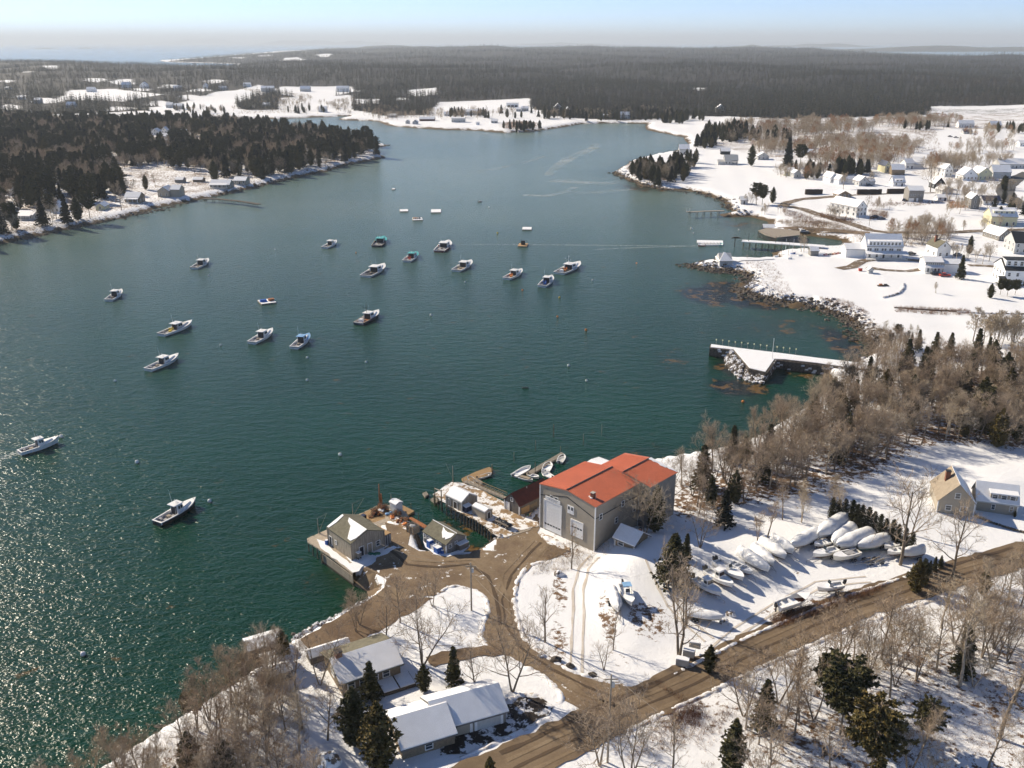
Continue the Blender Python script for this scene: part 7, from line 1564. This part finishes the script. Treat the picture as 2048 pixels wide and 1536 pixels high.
brush('brush', [(1285,1340),(1420,1420),(1500,1400),(1420,1460),(1330,1500),(1250,1520),(1300,1440),(1370,1410)], 300, .9, 'brush', 'brown brush on the snow below the road')
brush('brush', [(1095,1090),(1190,1072),(1230,1095),(1180,1130),(1110,1140),(1060,1150)], 260, .7, 'twig', 'dry stems on the bank in front of the boat shed')
brush('brush', [(1790,612),(1850,612),(1940,618),(1940,628),(1850,626),(1790,622)], 420, 1.2, 'brush', 'reddish brush along the field wall', )
brush('brush', [(1550,440),(1640,440),(1700,455),(1730,470),(1650,462),(1580,452)], 900, 2.0, 'twig', 'scrub between the village roads')
brush('brush', [(1560,415),(1600,425),(1660,450),(1640,455),(1570,430)], 400, 1.8, 'brush', 'scrub below the road bend')
brush('brush', [(1640,592),(1700,600),(1740,625),(1720,640),(1680,615),(1640,605)], 300, 1.2, 'brush', 'dry grass above the village shore')
brush('brush', [(1720,650),(1770,655),(1800,700),(1770,730),(1740,700)], 500, 2.2, 'twig', 'thicket on the bank above the stone pier')
brush('brush', [(480,186),(620,196),(600,226),(470,228),(540,205)], 2500, 3.5, 'twig', 'dark alder scrub beside the white lane')

for lb, px, n_, h_, mt in [('scrub behind the long white inn', [(1700,470),(1900,468),(1900,490),(1820,492),(1700,480)], 700, 1.6, 'twig'), ('brown brush round the white gabled house', [(1640,425),(1710,437),(1700,446),(1640,434)], 400, 1.6, 'brush'), ('brown thicket beside the big white house', [(1738,420),(1775,425),(1775,436),(1740,438)], 300, 2.0, 'brush'),
  ('scrub in the middle field of the village', [(1740,408),(1830,408),(1900,404),(1900,409),(1830,415),(1740,414)], 350, 1.3, 'brush'), ('orange-brown grass patch near the cream house', [(1895,408),(1930,410),(1935,420),(1900,420)], 400, 1.8, 'twig_orange'), ('dry weeds on the slope of the village', [(1560,345),(1650,340),(1760,352),(1760,358),(1650,350),(1560,352)], 400, 1.5, 'brush'),
  ('brush at the edge of the upper fields', [(1800,268),(1870,262),(1880,300),(1830,312),(1790,300)], 600, 2.0, 'brush'), ('dry stems under the left shore cottages', [(0,465),(60,452),(200,432),(330,408),(400,396),(400,401),(330,414),(200,442),(60,468)], 900, 2.0, 'twig'), ('brush behind the far shore cottages', [(770,232),(900,226),(1000,226),(1000,230),(900,232),(770,238)], 900, 2.5, 'twig'),
  ('grass poking through the snowy bank by the point', [(1490,520),(1545,520),(1600,600),(1560,598),(1500,575),(1500,550)], 350, 1.0, 'brush'), ('reddish bushes below the junction', [(1340,1425),(1400,1400),(1410,1430),(1350,1455)], 120, 1.3, 'twig_red'), ('dry leaves and stems under the lower right trees', [(1380,1450),(1560,1380),(1800,1290),(2040,1230),(2040,1500),(1700,1536),(1400,1536)], 900, .6, 'brush'),
  ('dry undergrowth in the lower left thicket', [(60,1660),(330,1470),(560,1330),(620,1420),(600,1560),(300,1700)], 1200, 1.0, 'twig')]:
    brush('brush', px, n_, h_, mt, lb)
# ---------------------------------------------------------------- woods
def fill(poly, dens, kinds, hr, label, group, mindist=2.2, skip=None, clusters=True, ok=None, cap=9999, conlabel=None, congroup=None):
    poly = np.array(poly); x0, y0 = poly.min(0); x1, y1 = poly.max(0); area = abs(0.5 * np.sum(poly[:, 0] * np.roll(poly[:, 1], -1) - poly[:, 1] * np.roll(poly[:, 0], -1)))
    n = min(cap, int(area * dens)); got = []; ks = [k for k, _ in kinds]; ws = [w_ for _, w_ in kinds]
    cand_x = rng.uniform(x0, x1, n * 8); cand_y = rng.uniform(y0, y1, n * 8); inn = inside(poly, cand_x, cand_y)
    px, py = proj_np(cand_x, cand_y, 2.5)
    vis = (px > -130) & (px < 2180) & (py < 1760)
    for x, y in zip(cand_x[inn & vis], cand_y[inn & vis]):
        if len(got) >= n: break
        if ok is not None and not ok(x, y): continue
        if any((x - a) ** 2 + (y - b_) ** 2 < mindist ** 2 for a, b_ in got[-400:]): continue
        got.append((x, y)); k = random.choices(ks, ws)[0]; c = any(q in k for q in ('spruce', 'cedar', 'pine'))
        tree(k, x, y, random.uniform(*hr) * (.8 if c else 1), label=(conlabel or label) if c else label, group=(congroup or group) if c else group)
    return got
lotw = np.array(lot); roadw = np.array(strip_pts([(760,1640),(900,1585),(1020,1530),(1130,1478),(1240,1425),(1330,1385),(1420,1342),(1510,1297),(1600,1256),(1700,1213),(1800,1180),(1900,1150),(2048,1108),(2300,1050),(2700,990)], 12))
def clear(x, y):
    X_ = np.array([x]); Y_ = np.array([y])
    if seg_dist(roadw, X_, Y_)[0] > 0 or seg_dist(lotw, X_, Y_)[0] > 0: return False
    if seg_dist(shore, X_, Y_)[0] < 1.0: return False
    for (cx, cyy, r) in CLEAR:
        if (x - cx) ** 2 + (y - cyy) ** 2 < r * r: return False
    return True
CLEAR = []
for cx, cyy, r in [(1955,1010,13),(1985,1050,12),(1180,1010,10),(1255,1080,6),(760,1340,8),(700,1330,8),(880,1440,8),(820,1450,7),(540,1310,4),(655,1515,4),(1960,960,10),(1240,1000,10),(1290,980,8),(1150,1040,9),(700,1290,8),(800,1270,6),(640,1330,5)]:
    x, y = P(cx, cyy, 2.5); CLEAR.append((x, y, r))
mix_near = [('tall', 5), ('oak', 3), ('tall_pale', 3), ('multi', 2), ('oak_pale', 1)]
fill(Pa([(-60,1760),(60,1668),(200,1560),(330,1480),(430,1418),(500,1368),(560,1338),(600,1400),(610,1500),(560,1620),(300,1800)], 2.5), .085, mix_near, (8, 11.5), 'slender bare grey-brown tree in the thicket on the lower left shore', 'bare trees on the lower left bank', 1.3, ok=clear)
fill(Pa([(560,1400),(640,1420),(690,1500),(740,1640),(560,1700)], 2.5), .022, [('tall', 3), ('lone', 2)], (9, 13), 'tall thin bare tree standing in snow left of the garage', 'bare trees in the snow left of the garage', 3, ok=clear)
fill(Pa([(1325,985),(1340,952),(1440,920),(1520,884),(1600,838),(1655,800),(1750,752),(1900,740),(2120,745),(2200,800),(2160,910),(1990,900),(1880,880),(1800,905),(1740,945),(1640,965),(1560,985),(1440,1020),(1400,1040),(1335,1025)], 2.5), .056, mix_near + [('cedar', .8), ('cedar_gold', .5), ('spruce', .6)], (8.5, 13), 'bare brown tree in the wood between the red-roofed boat shed and the stone pier', 'bare trees in the wood behind the boatyard', 1.6, ok=clear, conlabel='dark evergreen among the bare trees behind the boatyard', congroup='evergreens in the wood behind the boatyard')
fill(Pa([(1720,760),(1800,740),(1980,730),(2160,735),(2200,800),(2100,860),(1900,870),(1780,850)], 2.5), .006, [('cedar', 3), ('spruce', 2), ('pine', 1), ('cedar_gold', 1)], (12, 16), 'dark evergreen among the bare trees above the tan house', 'evergreens above the tan house', 4, ok=clear)
fill(Pa([(1410,1500),(1500,1420),(1620,1360),(1760,1290),(1900,1230),(2060,1190),(2220,1170),(2220,1290),(2060,1330),(1980,1390),(1800,1370),(1760,1420),(1640,1440),(1560,1520),(1540,1600),(1400,1640)], 2.5), .055, mix_near + [('cedar', .8), ('pine', .3), ('spruce', .4)], (8, 12.5), 'bare grey-brown tree in the roadside wood at lower right', 'bare trees in the lower right wood', 2.2, ok=clear, conlabel='evergreen among the bare trees of the lower right wood', congroup='evergreens in the lower right wood')
fill(Pa([(1760,1420),(1900,1390),(2060,1350),(2200,1340),(2200,1640),(1760,1640)], 2.5), .010, [('tall', 3), ('tall_pale', 1)], (10, 14), 'straight bare trunk on the open snow at the lower right corner', 'bare trees on the lower right snow', 4, ok=clear)
fill(Pa([(1850,1150),(1900,1100),(1980,1080),(2100,1060),(2200,1080),(2100,1140),(1980,1140),(1880,1180)], 2.5), .02, [('tall', 3), ('oak_pale', 1), ('cedar', 1)], (7, 11), 'bare tree between the upper lane and the road at right', 'bare trees by the lane at right', 3, ok=clear, conlabel='small evergreen between the upper lane and the road at right', congroup='evergreens by the lane at right')
# the trees one can tell apart near the yard
for a in [
 ('lone',1143,1138,102,'thin bare tree in front of the boat shed doors'),
 ('lone',1090,1284,150,'slim bare tree leaning by the lane bend, a clump of leaves high in it'),
 ('oak',1025,1383,190,'stout bare tree with low spreading branches beside the junction'),
 ('lone',952,1388,140,'slender bare tree near the snowy garage roof'),
 ('lone',1358,1316,250,'large forked bare tree on the slope below the stored boats',1),
 ('lone',1372,1250,150,'second bare stem just behind the large forked tree'),
 ('lone',1208,1340,90,'leaning sapling on the snowy slope by the road'),
 ('lone',1226,1300,92,'paired thin sapling on the snowy slope above the road'),
 ('oak',712,1262,92,'wide bare tree on the brown ground by the sea wall'),
 ('oak',800,1245,110,'dense bare tree over the brown ground below the yard'),
 ('oak',865,1212,85,'bare tree at the corner of the snowy lawn by the yard'),
 ('multi',845,1330,190,'large many-stemmed bare tree behind the long snowy roof'),
 ('oak',770,1300,120,'dark bare tree behind the long snowy roof'),
 ('multi',640,1370,140,'tangled bare tree in front of the long snowy roof'),
 ('oak',655,1480,150,'thick leaning bare trunk near the boulder at the bottom'),
 ('tall',720,1250,90,'thin bare tree at the wall end'),
 ('multi',1260,1570,230,'spreading many-stemmed bare tree at the bottom edge'),
 ('oak',1200,1530,190,'bare tree overhanging the road at the bottom'),
 ('lone',1345,1560,170,'thin bare tree at the bottom edge right of the spreading one'),
 ('oak',1800,1130,200,'large bare tree right of the stored boats',0),
 ('oak',1905,1150,170,'large bare tree in front of the tan house'),
 ('lone',1823,1070,110,'bare tree between the hedge and the tan house'),
 ('oak_pale',1290,1070,120,'pale bare tree beside the red-roofed shed'),
 ('oak',1250,1045,110,'bare tree leaning over the red roof'),
 ('multi',1400,1095,110,'round bare bush-like tree behind the small shed'),
 ('oak',1345,1180,60,'low brown shrubby tree under the big evergreen'),
 ('tall',1515,1082,70,'tall bare trunk left of the first wrapped boats'),
 ('tall',1535,1075,90,'tall bare trunk beside the double one'),
 ('tall_pale',1603,1045,95,'pale tall trunk behind the wrapped boats'),
 ('tall_pale',1665,1040,100,'leaning pale trunk behind the wrapped boats'),
 ('tall',1565,1040,90,'dark tall trunk in the shade behind the boats'),
 ('tall_pale',1920,1372,210,'pale straight tree at the right of the lower wood'),
 ('tall',1999,1478,260,'straight tree near the lower right corner'),
 ('tall',1780,1395,150,'forked tree by the road in the lower wood'),
 ('oak',1660,1560,150,'bare tree at the bottom right'),
 ('oak',1850,1590,130,'wide low bare tree at the lower right edge')]:
    tpx(a[0], a[1], a[2], a[3], a[4], **({'v': a[5]} if len(a) > 5 else {}))
for a in [
 ('broad',1345,1165,112,'big dense evergreen left of the stored boats'),
 ('spruce',1372,1120,60,'evergreen just behind the big dense one'),
 ('cedar',1310,1065,105,'dark evergreen beside the red-roofed shed'),
 ('spruce_dark',1448,1052,80,'narrow dark evergreen above the stored boats'),
 ('cedar',1418,1345,70,'round green evergreen at the road edge below the field'),
 ('spruce',908,1370,96,'neat young spruce between the lawn and the garage'),
 ('cedar',848,1382,70,'broad evergreen behind the garage roof'),
 ('spruce',742,1400,98,'slim evergreen behind the low snowy roof'),
 ('cedar',710,1490,150,'tall dark evergreen left of the garage'),
 ('cedar_gold',760,1540,180,'large golden green cedar left of the garage'),
 ('cedar_gold',568,1330,90,'brownish evergreen above the sea wall'),
 ('spruce',487,1346,46,'small dark evergreen at the water edge'),
 ('cedar_gold',372,1420,52,'golden evergreen at the shore'),
 ('cedar',385,1560,130,'dark evergreen at the bottom left'),
 ('cedar',455,1580,140,'second dark evergreen at the bottom left'),
 ('cedar_gold',980,1570,80,'small golden evergreen at the bottom edge by the road'),
 ('pine',1680,1470,180,'tall flat-topped pine at lower right'),
 ('pine_gold',1738,1560,200,'big shaggy pine at lower right'),
 ('cedar_gold',1745,1620,150,'golden pine at the bottom edge'),
 ('pine',1850,1490,110,'thin pine at lower right'),
 ('cedar_gold',1488,930,62,'golden evergreen poking above the shore wood'),
 ('cedar',1618,870,70,'dark evergreen on the shore near the stone pier'),
 ('cedar',1690,905,85,'dark round evergreen in the shore wood'),
 ('cedar_gold',1830,1185,78,'golden evergreen beyond the stored boats'),
 ('cedar',1845,1172,62,'dark evergreen beyond the stored boats'),
 ('cedar_gold',1965,1190,60,'golden green evergreen below the tan house'),
 ('spruce',1835,700,40,'thin dark spruce on the snow field, second from the left'),
 ('spruce',1868,715,50,'thin spruce on the edge of the snow field, middle one'),
 ('spruce',1898,712,46,'thin spruce on the edge of the snow field'),
 ('spruce',1950,725,66,'tallest thin spruce on the edge of the snow field'),
 ('spruce',1975,715,40,'shorter thin spruce right of the tallest'),
 ('pine',1795,676,26,'small windswept pine on the snowy shore'),
 ('cedar',1824,678,14,'low dark juniper on the snowy shore'),
 ('spruce',1920,558,44,'broad spruce beside the porch house'),
 ('cedar',1938,508,34,'dark round evergreen behind the porch house'),
 ('cedar_gold',1995,1022,17,'clipped cone evergreen in front of the tan house door'),
 ('cedar_gold',2029,1034,15,'second clipped cone at the corner of the tan house'),
 ('pine',1600,330,34,'large dark pine above the village'),('cedar',1502,332,36,'round dark evergreen above the field'),('spruce_dark',1575,335,50,'tall dark evergreen above the village'),
 ('pine',1512,408,36,'tall pine pair at the shore below the road'),('pine',1524,410,34,'second pine of the shore pair'),('cedar',1545,406,28,'dark round tree at the road bend'),
 ('cedar_gold',1612,358,28,'upright golden evergreen between village houses'),('cedar',1980,596,28,'dark clump of pine below the big white house'),('pine',2000,590,30,'dark pine beside the big white house'),('pine',2014,592,30,'pine in front of the big white house'),('pine',2030,590,28,'rightmost pine in front of the big white house'),
 ('spruce',1315,372,34,'front spruce at the tip of the wooded point')]:
    tpx(*a)
# row of clipped arborvitae
av = [(1668,1032,46),(1680,1034,44),(1692,1037,47),(1706,1044,52),(1716,1050,50),(1725,1054,52),(1738,1058,52),(1750,1062,48),(1762,1070,50),(1773,1074,46),(1787,1080,50),(1798,1085,46),(1812,1092,46),(1826,1098,44)]
for i, (a, b_, c) in enumerate(av):
    tpx('column', a - 6, b_ + 12, c * 1.22, ('leftmost clipped column arborvitae of the hedge row' if i == 0 else 'clipped column arborvitae in the row behind the stored boats'), 'arborvitae row behind the stored boats')
for i, (a, b_, c) in enumerate([(1822,1160,30),(1836,1158,28),(1846,1150,40),(1858,1146,30),(1868,1142,34),(1880,1136,30)]):
    tpx('column', a, b_, c, 'small clipped arborvitae beside the lane at the end of the boat field', 'small arborvitae by the lane')
# village and town trees (mid distance)
MID = []
def clump(cx, cyy, rx, ry, n, kinds, hr, label, group):
    n = int(n * 1.7) if n > 12 and cyy < 400 and cx > 1380 else n
    ks = [k for k, _ in kinds]; ws = [w_ for _, w_ in kinds]; c = 0
    while c < n:
        a = random.uniform(-1, 1); b_ = random.uniform(-1, 1)
        if a * a + b_ * b_ > 1: continue
        x, y, z = G(cx + a * rx, cyy + b_ * ry); c += 1; k = random.choices(ks, ws)[0]
        con = any(q in k for q in ('spruce', 'cedar', 'pine'))
        tree(k, x, y, random.uniform(*hr), z, label=label, group=group, parts=False)
O = [('obare', 5), ('gbare', 2), ('rbare', 2)]; C = [('spruce', 2), ('spruce_dark', 3), ('cedar', 2)]; B_ = [('rbare', 2), ('gbare', 3)]
for c in [(1500,262,60,12,45,O,(9,13),'orange-brown bare tree in the wood on the hill above the cove','bare trees on the hill above the cove'),
 (1640,262,110,14,95,O,(10,14),'orange-brown bare tree in the long wood above the village','bare trees in the long wood above the village'),
 (1830,250,90,9,60,O,(10,13),'orange-brown bare tree at the top of the village','bare trees at the top of the village'),
 (1700,298,120,14,80,O,(8,12),'thin bare tree on the snowy slope above the village','bare trees on the snowy slope'),
 (1660,330,50,10,26,O,(9,12),'reddish bare tree behind the white gabled houses','bare trees behind the gabled houses'),
 (1750,335,40,9,18,O,(9,12),'reddish bare tree behind the small snow-roofed house','bare trees behind the snow-roofed house'),
 (1885,340,45,12,26,B_ + O,(9,13),'wide brown bare tree in the middle of the village','bare trees in the middle of the village'),
 (1960,330,60,10,20,B_,(8,11),'bare tree behind the village street houses','bare trees by the village street'),
 (1990,270,60,14,20,O,(7,10),'bare tree around the snowy upper fields','bare trees by the upper fields'),
 (1545,300,30,10,14,B_ + O,(8,11),'bare tree beside the dark evergreens above the field','bare trees above the field'),
 (1455,272,50,12,34,C,(10,15),'dark spruce in the stand above the cove','spruces above the cove'),
 (1410,290,25,8,14,C,(9,13),'dark spruce at the cove mouth','spruces at the cove mouth'),
 (1322,352,60,16,64,C + [('rbare',2)],(10,13.5),'dark spruce in the grove on the wooded point','spruces on the wooded point'),
 (1370,330,25,10,18,C + [('rbare',2)],(9,12),'dark spruce at the landward side of the wooded point','spruces behind the wooded point'),
 (1705,345,40,6,16,C,(8,12),'dark evergreen behind the white gabled houses','evergreens behind the gabled houses'),
 (1850,255,60,6,10,C,(8,11),'evergreen at the top of the village','evergreens at the top of the village'),
 (2020,262,30,6,10,C,(8,11),'evergreen by the upper farm','evergreens by the upper farm'),
 (1043,258,38,5,24,C,(8,10),'small evergreen on the low point across the harbour','evergreens on the far low point'),
 (1190,236,110,7,60,C + B_,(9,13),'dark tree behind the far shore houses','trees behind the far shore houses'),
 (1350,240,60,8,40,C,(9,14),'dark spruce beside the far cove','spruces beside the far cove'),
 (1290,232,60,8,30,C + B_,(9,13),'tree on the far shore of the cove','trees on the far cove shore'),
 (900,232,80,5,26,B_,(8,11),'bare tree behind the far shore cottages','bare trees behind the far cottages'),
 (780,236,50,5,22,B_,(7,10),'bare tree by the inlet','bare trees by the inlet'),
 (610,224,40,5,16,C + B_,(8,11),'tree on the inlet shore','trees on the inlet shore'),
 (740,225,70,8,34,B_,(8,11),'bare tree above the inlet','bare trees above the inlet'),
 (1850,465,50,14,12,B_,(7,9),'spindly bare tree behind the long white inn','bare trees behind the inn'),
 (1990,465,40,10,8,B_,(6,9),'thin bare tree near the grey gabled house','bare trees near the grey gabled house'),
 (1880,585,10,3,2,B_,(4,5),'small round bare tree on the snowy lawn','small trees on the lawn'),
 (2000,380,30,10,6,B_ + C,(7,10),'tree along the grey village street','trees along the village street'),
 (1790,700,50,22,26,[('oak',1),('tall',1),('multi',1)],(5,8),'bare tree in the thicket above the stone pier','bare trees above the stone pier'),
 (1740,680,14,20,10,[('multi',1)],(3,4.5),'brown thicket tree on the shore bank','thicket trees on the shore bank'),
 (1990,690,60,12,16,[('gbare',2),('tall_pale',2)],(9,12),'pale bare tree at the right edge above the wood','pale bare trees above the wood'),
 (1500,408,20,3,3,B_,(6,8),'bare tree beside the shore pines','bare trees beside the shore pines'),
 (1690,378,6,2,1,[('gbare',1)],(11,12),'round bare tree in front of the gabled houses',None),
 (1862,384,2,1,1,[('oak',1)],(20,21),'very large bare tree in the middle of the village',None),
 (1743,370,4,1,1,[('gbare',1)],(9,9),'bare tree by the hedge',None),
 (1605,505,4,2,2,[('gbare',1)],(8,9),'bare tree beside the marina shed','bare trees beside the marina shed'),
 (1830,480,80,12,26,B_+O,(7,10),'bare tree between the inn and the village road','bare trees along the village road'),(1760,420,40,8,8,B_,(5,8),'low bare tree by the big white house','bare trees by the big white house'),(1690,430,40,10,10,B_+O,(5,8),'small bare tree on the rise above the wharf','bare trees above the village wharf'),
 (1930,390,60,14,16,B_,(7,10),'bare tree among the street houses','bare trees among the street houses'),(1600,352,60,8,14,B_+O,(7,10),'bare tree at the left of the village','bare trees at the left of the village'),(1770,318,60,10,22,O,(9,12),'tall rust-brown bare tree above the yellow gable','rust-brown trees above the yellow gable'),(1640,352,60,7,14,B_+C,(8,11),'tree behind the left village houses','trees behind the left village houses'),(1905,420,60,10,12,B_,(6,9),'bare tree near the bay-windowed house','bare trees near the bay-windowed house'),(2010,430,40,24,14,B_+C,(7,11),'tree by the cream house','trees by the cream house'),
 (1880,470,60,12,14,B_,(7,10),'bare tree behind the narrow white house','bare trees behind the narrow white house'),(1560,300,60,8,24,O,(8,11),'rust-brown tree above the field','rust-brown trees above the field'),(1550,425,30,8,10,B_,(4,6),'scrubby tree by the wharf road','scrubby trees by the wharf road'),(1740,300,100,14,40,O+B_,(9,12),'bare tree in the belt behind the village','bare trees in the belt behind the village'),
 (700,212,60,6,40,B_,(7,10),'grey bare tree on the far white slope','bare trees on the far white slope'),(400,222,70,6,30,B_+C,(7,10),'tree along the frozen creek','trees along the frozen creek'),(930,236,60,5,14,B_,(6,9),'bare tree on the far snowy field','bare trees on the far field'),
 (1960,300,70,10,24,O,(7,10),'russet bare tree along the upper field','russet trees along the upper field'),(1940,520,50,12,10,B_,(6,9),'bare tree near the porch house','bare trees near the porch house'),
 (1520,280,70,10,40,O+C,(9,13),'tree on the snowy slope beyond the cove','trees on the snowy slope beyond the cove'),(1010,232,140,6,40,B_+C,(8,12),'tree among the far shore houses','trees among the far shore houses'),(560,205,70,10,60,B_,(7,10),'grey bare tree beside the white lane','bare trees beside the white lane')]:
    clump(*c)
# peninsula forest
PC = []
for cx, cyy, r in [(50,432,14),(100,415,14),(190,412,14),(265,395,17),(332,385,22),(430,368,18),(476,358,14),(320,270,24),(345,275,24),(365,282,26),(300,350,26),(380,355,22),(345,345,18),(150,420,10),(228,400,10),(285,340,16)]:
    x, y = P(cx, cyy, 3); PC.append((x, y, r * .9)); PC.append((x, y - r * .9, r * .9)); PC.append((x + r * .4, y - r * 1.8, r * .8))
PC = np.array(PC)
nn = 6800; x0, y0 = peninsula.min(0); x1, y1 = peninsula.max(0); x0 = max(x0, -620)
qx = rng.uniform(x0, x1, nn * 5); qy = rng.uniform(y0, min(y1, 1150), nn * 5)
okm = inside(peninsula, qx, qy) & (seg_dist(shore, qx, qy) > 5)
okm &= (np.hypot(qx[:, None] - PC[:, 0], qy[:, None] - PC[:, 1]) > PC[:, 2]).all(1)
mixn = wav(qx, qy, 160, 3) + .5 * wav(qx, qy, 60, 6)
okm &= ~((mixn > .55) & (rng.random(qx.size) < .4))
qx, qy, mixn = qx[okm][:nn], qy[okm][:nn], mixn[okm][:nn]; qz = height(qx, qy)
for x, y, z, mm in zip(qx, qy, qz, mixn):
    if random.random() < .5 + .5 * mm: tree(random.choice(('spruce_dark', 'spruce_dark', 'spruce', 'cedar', 'pine')), x, y, random.uniform(9, 17), z, label='dark spruce in the peninsula forest', group='spruces in the peninsula forest', parts=False)
    else: tree(random.choice(('rbare', 'rbare', 'gbare')), x, y, random.uniform(9, 13), z, label='bare tree in the peninsula forest', group='bare trees in the peninsula forest', parts=False)
# individuals first: the 300 that show largest of each kind; the rest of each kind as one mass
for t_ in TREES: t_['size'] = t_['h'] / math.hypot(t_['x'], t_['y']) * (3 if not t_['group'] else 1)
protos_used = {}
for con in (True, False):
    lst = sorted([t_ for t_ in TREES if t_['con'] == con], key=lambda q: -q['size'])
    for i, t_ in enumerate(lst):
        t_['ind'] = i < 300
    kinds_ = sorted({t_['kind'] for t_ in lst}); full = {}
    for t_ in [q for q in lst if q['ind']]:
        me = VAR[t_['kind']][t_['v']]; s_ = t_['h'] / 10 * 1.0
        big = t_['size'] > .018
        if big:
            o = empty(t_['name'], (t_['x'], t_['y'], t_['z'] - .1), t_['rz'], t_['label'], t_['cat'], t_['group']); o.scale = (s_, s_, s_)
            link('trunk', me['t'], o); link('crown', me['c'], o)
        else:
            o = link(t_['name'], me['full'], None, (t_['x'], t_['y'], t_['z'] - .1), t_['rz']); o.scale = (s_, s_, s_); tag(o, t_['label'], t_['cat'], t_['group'])
            full.setdefault((t_['kind'], t_['v']), o)
    rest = [q for q in lst if not q['ind']]
    need = sorted({(q['kind'], q['v']) for q in rest})
    for k in need:
        if k not in full:   # promote one of the mass to a tree of its own, so the mass has something to copy
            q = next(r_ for r_ in rest if (r_['kind'], r_['v']) == k); rest.remove(q); s_ = q['h'] / 10
            o = link(q['name'], VAR[k[0]][k[1]]['full'], None, (q['x'], q['y'], q['z'] - .1), q['rz']); o.scale = (s_,) * 3; tag(o, q['label'], q['cat'], q['group']); full[k] = o
    if rest:
        pl = [full[k] for k in need]; ix = {k: i for i, k in enumerate(need)}
        gn_scatter('evergreen_wood' if con else 'bare_wood', [(q['x'], q['y'], q['z'] - .1, q['h'] / 10, q['rz'], ix[(q['kind'], q['v'])]) for q in rest], pl,
            'the farther spruces of the peninsula and village, too many to count' if con else 'the farther bare trees of the peninsula and village, too many to count')
# far forest
fp = []
n = 64000
rr = np.exp(rng.uniform(math.log(760), math.log(11000), n * 2)); aa = np.radians(rng.uniform(-33, 33, n * 2))
fx, fy = rr * np.sin(aa), rr * np.cos(aa)
ok = inside(farland, fx, fy) & (seg_dist(shore, fx, fy) > 12)
for f in fields: ok &= ~inside(f, fx, fy)
tw1 = np.array(Pa([(0,150),(330,150),(500,170),(740,178),(740,214),(420,216),(0,238),(-200,238),(-200,150)]))   # the scattered hamlet at upper left
ok &= ~(inside(tw1, fx, fy) & ((wav(fx, fy, 130, 4) + .6 * wav(fx, fy, 47, 8)) > .28))
fx, fy, rr = fx[ok][:n], fy[ok][:n], rr[ok][:n]; fz = height(fx, fy)
mm = wav(fx, fy, 900, 3) + .7 * wav(fx, fy, 260, 6) + rng.normal(0, .35, fx.size)
protos = []
for k, v, lab in [('farspruce', 0, 'dark conifer at the near edge of the far forest'), ('farspruce', 1, 'dark conifer in front of the far forest'), ('farbare', 0, 'grey bare tree at the near edge of the far forest'), ('farbare', 1, 'bare tree in front of the far forest'), ('farbare_pale', 2, 'pale bare tree in front of the far forest'), ('farbare_orange', 0, 'rust-coloured bare tree at the forest edge')]:
    i = len(protos); x, y, z = G(900 + i * 37, 226); o = link('spruce' if 'spruce' in k else 'bare_tree', VAR[k][v]['full'], None, (x, y, z), i); tag(o, lab, 'evergreen' if 'spruce' in k else 'tree'); protos.append(o)
u = rng.random(fx.size)
idx = np.where(mm > -.30, (u * 2).astype(int), 2 + (u * 2.6).astype(int)); idx = np.where(mm < -9, 5, np.where((idx == 4) & (rng.random(idx.size) < .8), 2, idx))
sc = rng.uniform(.8, 1.4, fx.size) * (1 + .25 * sstep(2500, 7000, rr)) * np.where(idx < 2, 1.1, 1.0)
gn_scatter('far_forest', np.stack([fx, fy, fz - .3, sc, rng.uniform(0, 6.28, fx.size), 5 - np.clip(idx, 0, 5)], 1), protos, 'dark winter forest reaching back to the hazy bay')
# ---- the air
hm = bpy.data.materials.new('haze'); hm.use_nodes = True; hn = hm.node_tree; hn.nodes.clear()
pv = hn.nodes.new('ShaderNodeVolumePrincipled'); ho = hn.nodes.new('ShaderNodeOutputMaterial')
pv.inputs['Color'].default_value = (.82, .91, 1.0, 1); pv.inputs['Density'].default_value = HAZE; pv.inputs['Anisotropy'].default_value = .14
hn.links.new(pv.outputs[0], ho.inputs['Volume'])
me = bpy.data.meshes.new('haze')
a, h0, h1 = 155000, -6, 400
vs = [(x, y, z) for z in (h0, h1) for x, y in ((-a, -500), (a, -500), (a, a), (-a, a))]
me.from_pydata(vs, [], [(3, 2, 1, 0), (4, 5, 6, 7), (0, 1, 5, 4), (1, 2, 6, 5), (2, 3, 7, 6), (3, 0, 4, 7)]); me.materials.append(hm)
tag(link('haze', me), 'pale winter haze over the bay', kind='stuff')
